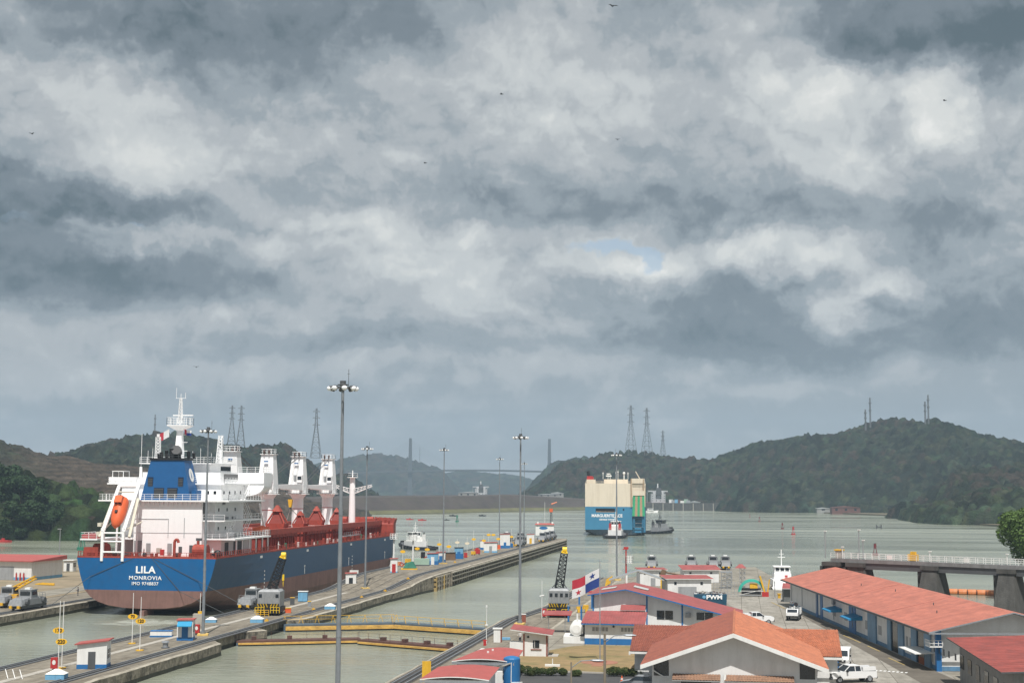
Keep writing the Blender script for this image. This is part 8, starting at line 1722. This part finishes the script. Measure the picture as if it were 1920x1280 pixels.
t = thing('utility_pole', 'thick weathered wooden pole right of the flagpole', 'utility pole', G(1134, 1302, WN)); b = MB(); b.cyl((0, 0, 0), (0, 0, 6.6), .17, wood, r1=.13, n=8); b.build('pole', t); b = MB(); b.cyl((0, 0, 5.9), (0, 0, 6.0), .2, steel, n=8); b.build('band', t)
def street_lamp(label, base_px, h, arm, rz=0):
    t = thing('street_lamp', label, 'street lamp', G(base_px[0], base_px[1], WN), rz); b = MB(); b.cyl((0, 0, 0), (0, 0, h), .11, wood, r1=.09, n=8); b.build('pole', t)
    b = MB(); b.tube([(0, 0, h-.6), (arm*.35, 0, h+.15), (arm*.75, 0, h+.25)], .05, steel, n=6); b.build('arm', t)
    b = MB(); n = 10; vs = []
    for x_, r_ in ((arm*.7, .1), (arm*.8, .22), (arm*1.05, .26), (arm*1.2, .1)):
        for i in range(n): a = 2*math.pi*i/n; vs.append((x_, r_*math.cos(a), h+.25+r_*.55*math.sin(a)))
    b.add(vs, [(j*n+i, j*n+(i+1) % n, (j+1)*n+(i+1) % n, (j+1)*n+i) for j in range(3) for i in range(n)]+[tuple(range(n-1, -1, -1)), tuple(range(3*n, 4*n))], steel); b.build('lamp_head', t); return t
street_lamp('curved arm street lamp in front of the hedge at the bottom edge', (1071, 1310), 3.9, 2.9); street_lamp('street lamp head in front of the annex base', (1134, 1297), 6.0, 2.9).location.y += .3
t = thing('ground_anchor', 'white low cross shaped marker on the lawn', 'marker', G(1036, 1249, WN)); b = MB(); b.box(-.95, .95, -.2, .2, .05, .3, white); b.build('bar', t); b = MB(); b.cyl((0, 0, .3), (0, 0, 1.0), .06, white, n=6); b.build('post', t)
t = thing('paved_star', 'reddish paved ring around the flagpole foot', 'paving', fp_+Vector((0, 0, .051))); b = MB(); b.cyl((0, -.4, 0), (0, -.4, .03), 2.4, mat('brick_paving', (.30, .14, .09), .9, var=.2), n=20); b.build('paving_ring', t); b = MB(); b.box(-.7, .7, -4.6, -2.8, 0, .04, MATS['brick_paving']); b.build('paving_path', t)
for x, y, lab in ((1166, 1278, 'orange striped cone beside the hedge at the road'),): 
    t = thing('traffic_cone', lab, 'cone', G(x, y, WN)); b = MB(); b.cyl((0, 0, .05), (0, 0, .75), .2, orange, r1=.04, n=10); b.build('cone_body', t); b = MB(); b.box(-.25, .25, -.25, .25, 0, .047, black); b.build('cone_foot', t); b = MB(); b.cyl((0, 0, .32), (0, 0, .48), .145, white, r1=.1, n=10); b.build('cone_band', t)
leaf = mat('leaf_green', (.045, .085, .022), .75, var=.5, scale=1.2, spec=.2); leaf_br = mat('leaf_bright', (.075, .125, .03), .7, var=.5, scale=.8, spec=.2); leaf_dk = mat('leaf_dark', (.022, .045, .016), .75, var=.45, scale=.5, spec=.2); bark = mat('bark', (.09, .07, .05), .9, var=.3)
hedge_leaf = mat('hedge_leaf', (.040, .068, .016), .8, var=.5, scale=4, dirt=(.16, .13, .04), damt=.5, dscale=(1, 1, 1))
def leaves(n, centers, radii, size, m, seed, name, parent, flat=.8, shell=.55):
    g_ = np.random.default_rng(seed); centers = np.array(centers); radii = np.array(radii); k = g_.choice(len(centers), n, p=radii**2/np.sum(radii**2))
    d = g_.normal(size=(n, 3)); d /= np.linalg.norm(d, axis=1)[:, None]; rr_ = radii[k]*(shell+(1-shell)*g_.random(n)**.5); c = centers[k]+d*rr_[:, None]*np.array([1, 1, flat])
    a = g_.normal(size=(n, 3)); a /= np.linalg.norm(a, axis=1)[:, None]; b_ = np.cross(a, d+g_.normal(size=(n, 3))*.5); b_ /= np.linalg.norm(b_, axis=1)[:, None]+1e-9
    s = size*g_.uniform(.6, 1.4, n)[:, None]; V_ = np.stack([c-a*s, c+b_*s*.55, c+a*s, c-b_*s*.55], 1).reshape(-1, 3)
    me = bpy.data.meshes.new(name); me.vertices.add(4*n); me.vertices.foreach_set('co', V_.reshape(-1).astype(np.float32)); me.loops.add(4*n); me.loops.foreach_set('vertex_index', np.arange(4*n, dtype=np.int32)); me.polygons.add(n); me.polygons.foreach_set('loop_start', np.arange(0, 4*n, 4, dtype=np.int32)); me.polygons.foreach_set('loop_total', np.full(n, 4, dtype=np.int32)); me.update(calc_edges=True); me.materials.append(m)
    o = bpy.data.objects.new(name, me); C.objects.link(o)
    if parent: o.parent = parent
    return o
def hedge(label, pxa, pxb, py, h=1.0, w=.6, seed=1):
    a = G(pxa, py, WN); c = G(pxb, py, WN); L_ = (c-a).length; t = thing('hedge', label, 'hedge', a, math.atan2(c.y-a.y, c.x-a.x), 'clipped hedges along the road')
    n = max(3, int(L_/.45)); g_ = random.Random(seed); cs = [(L_*(i+.5)/n, g_.uniform(-.1, .1), h*.55+g_.uniform(-.1, .1)) for i in range(n)]; leaves(int(620*n), cs, [w*g_.uniform(.75, 1.1) for _ in cs], .07, hedge_leaf, seed, 'foliage', t, flat=.85, shell=.6)
    b = MB(); [b.cyl((x, y, 0), (x, y, h*.5), .05, bark, n=5) for x, y, z in cs[::2]]; b.build('stem', t)
hedge('longer left hedge in front of the guard house lawn', 986, 1043, 1266, seed=2); hedge('small round bush pair between the two hedges', 1050, 1060, 1266, .9, .5, 3); hedge('low bush beside the curved lamp pole', 1075, 1086, 1267, .8, .45, 4); hedge('right hedge between the wooden pole and the tiled building', 1139, 1206, 1267, seed=5); hedge('bush beside the blue tank', 972, 978, 1261, 1.0, .6, 6)

# trees ---------------------------------------------------------------
def tree(label, p, h, cr, seed, m=leaf, n=9000, size=.28, group=None, parts=12):
    g_ = random.Random(seed); t = thing('tree', label, 'tree', p, g_.uniform(0, 6), group)
    b = MB(); tw = h*.025; b.cyl((0, 0, -.5), (0, 0, h*.45), tw*1.5, bark, r1=tw, n=8); cs = []; rs = []
    for k in range(parts):
        a = g_.uniform(0, 6.28); q = g_.uniform(.2, .85)*cr; z = h*g_.uniform(.42, .86); c = Vector((math.cos(a)*q, math.sin(a)*q, z)); b.cyl((0, 0, h*g_.uniform(.25, .44)), c, tw*.6, bark, r1=tw*.2, n=5); cs.append(tuple(c)); rs.append(cr*g_.uniform(.28, .5))
    cs.append((0, 0, h*.82)); rs.append(cr*.5)
    b.build('trunk', t); leaves(n, cs, rs, size, m, seed, 'crown', t, flat=.75, shell=.45); return t
tree('bushy bright green tree leaning in at the right edge', Vector((65, 338, 1)), 19.5, 9.8, 31, m=leaf_br, n=32000, size=.32, parts=22)
tree('lower dark tree below the bright tree at the right edge', Vector((73, 318, 1)), 10, 6, 32, n=9000, size=.25)
wb_ = [(8, 952, 22, 8, 705), (40, 942, 19, 8.5, 720), (75, 958, 15, 7.5, 715), (105, 974, 12, 6.5, 712), (132, 984, 9, 5.5, 712), (20, 975, 12, 7, 690), (60, 975, 13, 7, 690), (92, 986, 10, 6, 690), (150, 985, 9, 6, 712), (-10, 915, 18, 9, 735), (26, 912, 15, 8, 745), (60, 932, 13, 7, 742), (120, 992, 8, 5, 700), (5, 1000, 8, 6, 680), (45, 1002, 7, 5, 690)]
wn = ['tall dark tree at the very left edge of the bank', 'highest rounded dark tree on the left bank', 'dark tree right of the highest one on the left bank', 'middle sized tree descending to the right on the left bank', 'tree near the right end of the wooded bank', 'low tree near the left corner of the waterline', 'low tree in the middle of the waterline', 'small tree at the waterline under the descending crowns', 'last small tree next to the ship railing', 'upper tree at the left border above the bank', 'upper tree on the crest of the bank', 'upper tree where the crest starts falling', 'shrubby tree on the shore left of the lamp post', 'shrub at the water in the left corner', 'shrub at the water left of the middle']
for k, (px, py, h_, cr, d) in enumerate(wb_):
    p = at(px, py, d); 
    tree(wn[k], p-Vector((0, 0, h_*.3)), h_*1.0, cr, 40+k, m=leaf_dk, n=2600, size=.85, group='trees on the wooded left bank', parts=8)

# ------------------------------------------------------------------ people
def person(label, p, rz, shirt, trousers, hat=None, hair=(.02, .015, .01), s=1.0, arm=0.25):
    """one continuous skinned body: legs, torso, arms, neck, head"""
    J = [(0, 0, .95, .15), (0, 0, 1.15, .145), (0, 0, 1.38, .17), (0, 0, 1.50, .07), (0, .01, 1.58, .075), (0, .02, 1.66, .105), (0, .01, 1.76, .085)]
    E = [(i, i+1) for i in range(6)]
    for sx in (-1, 1):
        o = len(J); J += [(sx*.10, 0, .88, .105), (sx*.12, .02, .50, .07), (sx*.13, -.02, .10, .05), (sx*.13, .12, .04, .04)]; E += [(0, o), (o, o+1), (o+1, o+2), (o+2, o+3)]
        o = len(J); J += [(sx*.20, 0, 1.42, .065), (sx*.28, .02, 1.15, .045), (sx*(.27), .12+arm, .95+arm*.6, .036), (sx*.26, .17+arm, .88+arm*.7, .032)]; E += [(2, o), (o, o+1), (o+1, o+2), (o+2, o+3)]
        for f in range(4): J.append((sx*(.26+.012*(f-1.5)), .22+arm, .84+arm*.7+.006*f, .009)); E.append((o+3, len(J)-1))
        J.append((sx*.225, .20+arm, .90+arm*.7, .010)); E.append((o+3, len(J)-1))
    me = bpy.data.meshes.new('body'); me.from_pydata([j[:3] for j in J], E, []); ob = bpy.data.objects.new('body_tmp', me); C.objects.link(ob)
    md = ob.modifiers.new('s', 'SKIN'); me.skin_vertices[0].data[0].use_root = True
    for v, j in zip(me.skin_vertices[0].data, J): v.radius = (j[3], j[3])
    ob.modifiers.new('d', 'SUBSURF').levels = 1
    dg = bpy.context.evaluated_depsgraph_get(); m2 = bpy.data.meshes.new_from_object(ob.evaluated_get(dg)); bpy.data.objects.remove(ob)
    m2.materials.clear(); [m2.materials.append(x) for x in (trousers, shirt, skin)]
    for f in m2.polygons:
        c = f.center; f.material_index = 2 if (c.z > 1.5 or (abs(c.x) > .22 and c.z < 1.12)) else (1 if c.z > .93 else 0)
        f.use_smooth = True
    t = thing('person', label, 'person', p, rz, None); o = bpy.data.objects.new('body', m2); C.objects.link(o); o.parent = t; t.scale = (s,)*3
    b = MB(); b.ball((0, .01, 1.70), .125, hat or mat('dark_hair', hair, .8), n=10, k=5, sz=.85, z0=0.05); b.build('hard_hat' if hat else 'hair', t)
    return t
hv = mat('overall_white', (.7, .7, .68), .8); khaki = mat('khaki_cloth', (.25, .2, .13), .9); navy = mat('navy_cloth', (.02, .025, .05), .9); pale = mat('pale_shirt', (.5, .48, .45), .9); ovr = mat('overall_orange', (.6, .14, .04), .8)
person('person in pale shirt and dark trousers walking left of the guard house', G(975, 1206, WN), R(150), pale, navy, s=1.05)
person('person in dark clothes standing on the left wall near the ship stern', G(146, 1116, WN), R(120), navy, navy)
person('crew member in white overall and helmet by the deckhouse corner', Vector((SHX+12.6, SHY+41, DZ+.05)), R(-90), hv, hv, white)
person('crew member in white overall standing on the middle side deck', Vector((SHX+12.6, SHY+99, DZ+.05)), R(-90), hv, navy, white)
person('crew member in orange overall on the raised bow deck', Vector((SHX+4.5, SHY+144, DZ+3.32)), R(-90), ovr, ovr, white)
person('crew member in pale clothes at the stern winch', Vector((SHX+12.2, SHY+2.8, DZ+.05)), R(160), hv, navy, white)

# ------------------------------------------------------------------ birds
def bird(px, py, d, span, rz, lab):
    v = ray(px, py).normalized(); t = thing('bird', lab, 'bird', Vector((0, 0, H))+v*d, rz, 'soaring birds in the sky')
    b = MB(); b.ball((0, 0, 0), .16, black, n=6, k=4); b.cyl((0, -.6, 0), (0, .5, 0), .12, black, r1=.05, n=6); b.build('body', t)
    for s in (-1, 1):
        b = MB(); b.hexa([(s*.08, -.25, 0), (s*span*.3, -.3, .22), (s*span*.3, .15, .22), (s*.08, .25, 0)], [(s*.08, -.25, .04), (s*span*.3, -.3, .26), (s*span*.3, .15, .26), (s*.08, .25, .04)], black)
        b.hexa([(s*span*.3, -.3, .22), (s*span*.5, -.3, .12), (s*span*.5, -.1, .12), (s*span*.3, .15, .22)], [(s*span*.3, -.3, .26), (s*span*.5, -.3, .15), (s*span*.5, -.1, .15), (s*span*.3, .15, .26)], black); b.build('wing', t)
for a in ((1149, 12, 330, 2.2, R(30), 'largest bird near the top edge of the sky'), (940, 177, 420, 1.6, R(80), 'small bird high in the middle of the sky'), (1158, 262, 480, 1.6, R(10), 'tiny bird right of the middle of the sky'), (1771, 189, 450, 1.6, R(50), 'tiny bird against the bright cloud at right'), (60, 251, 420, 1.6, R(0), 'small bird at the left side of the sky'), (368, 688, 420, 1.8, R(20), 'bird low in the sky left of the tall mast'), (797, 306, 480, 1.3, R(60), 'faint bird in the middle left of the sky')): bird(*a)
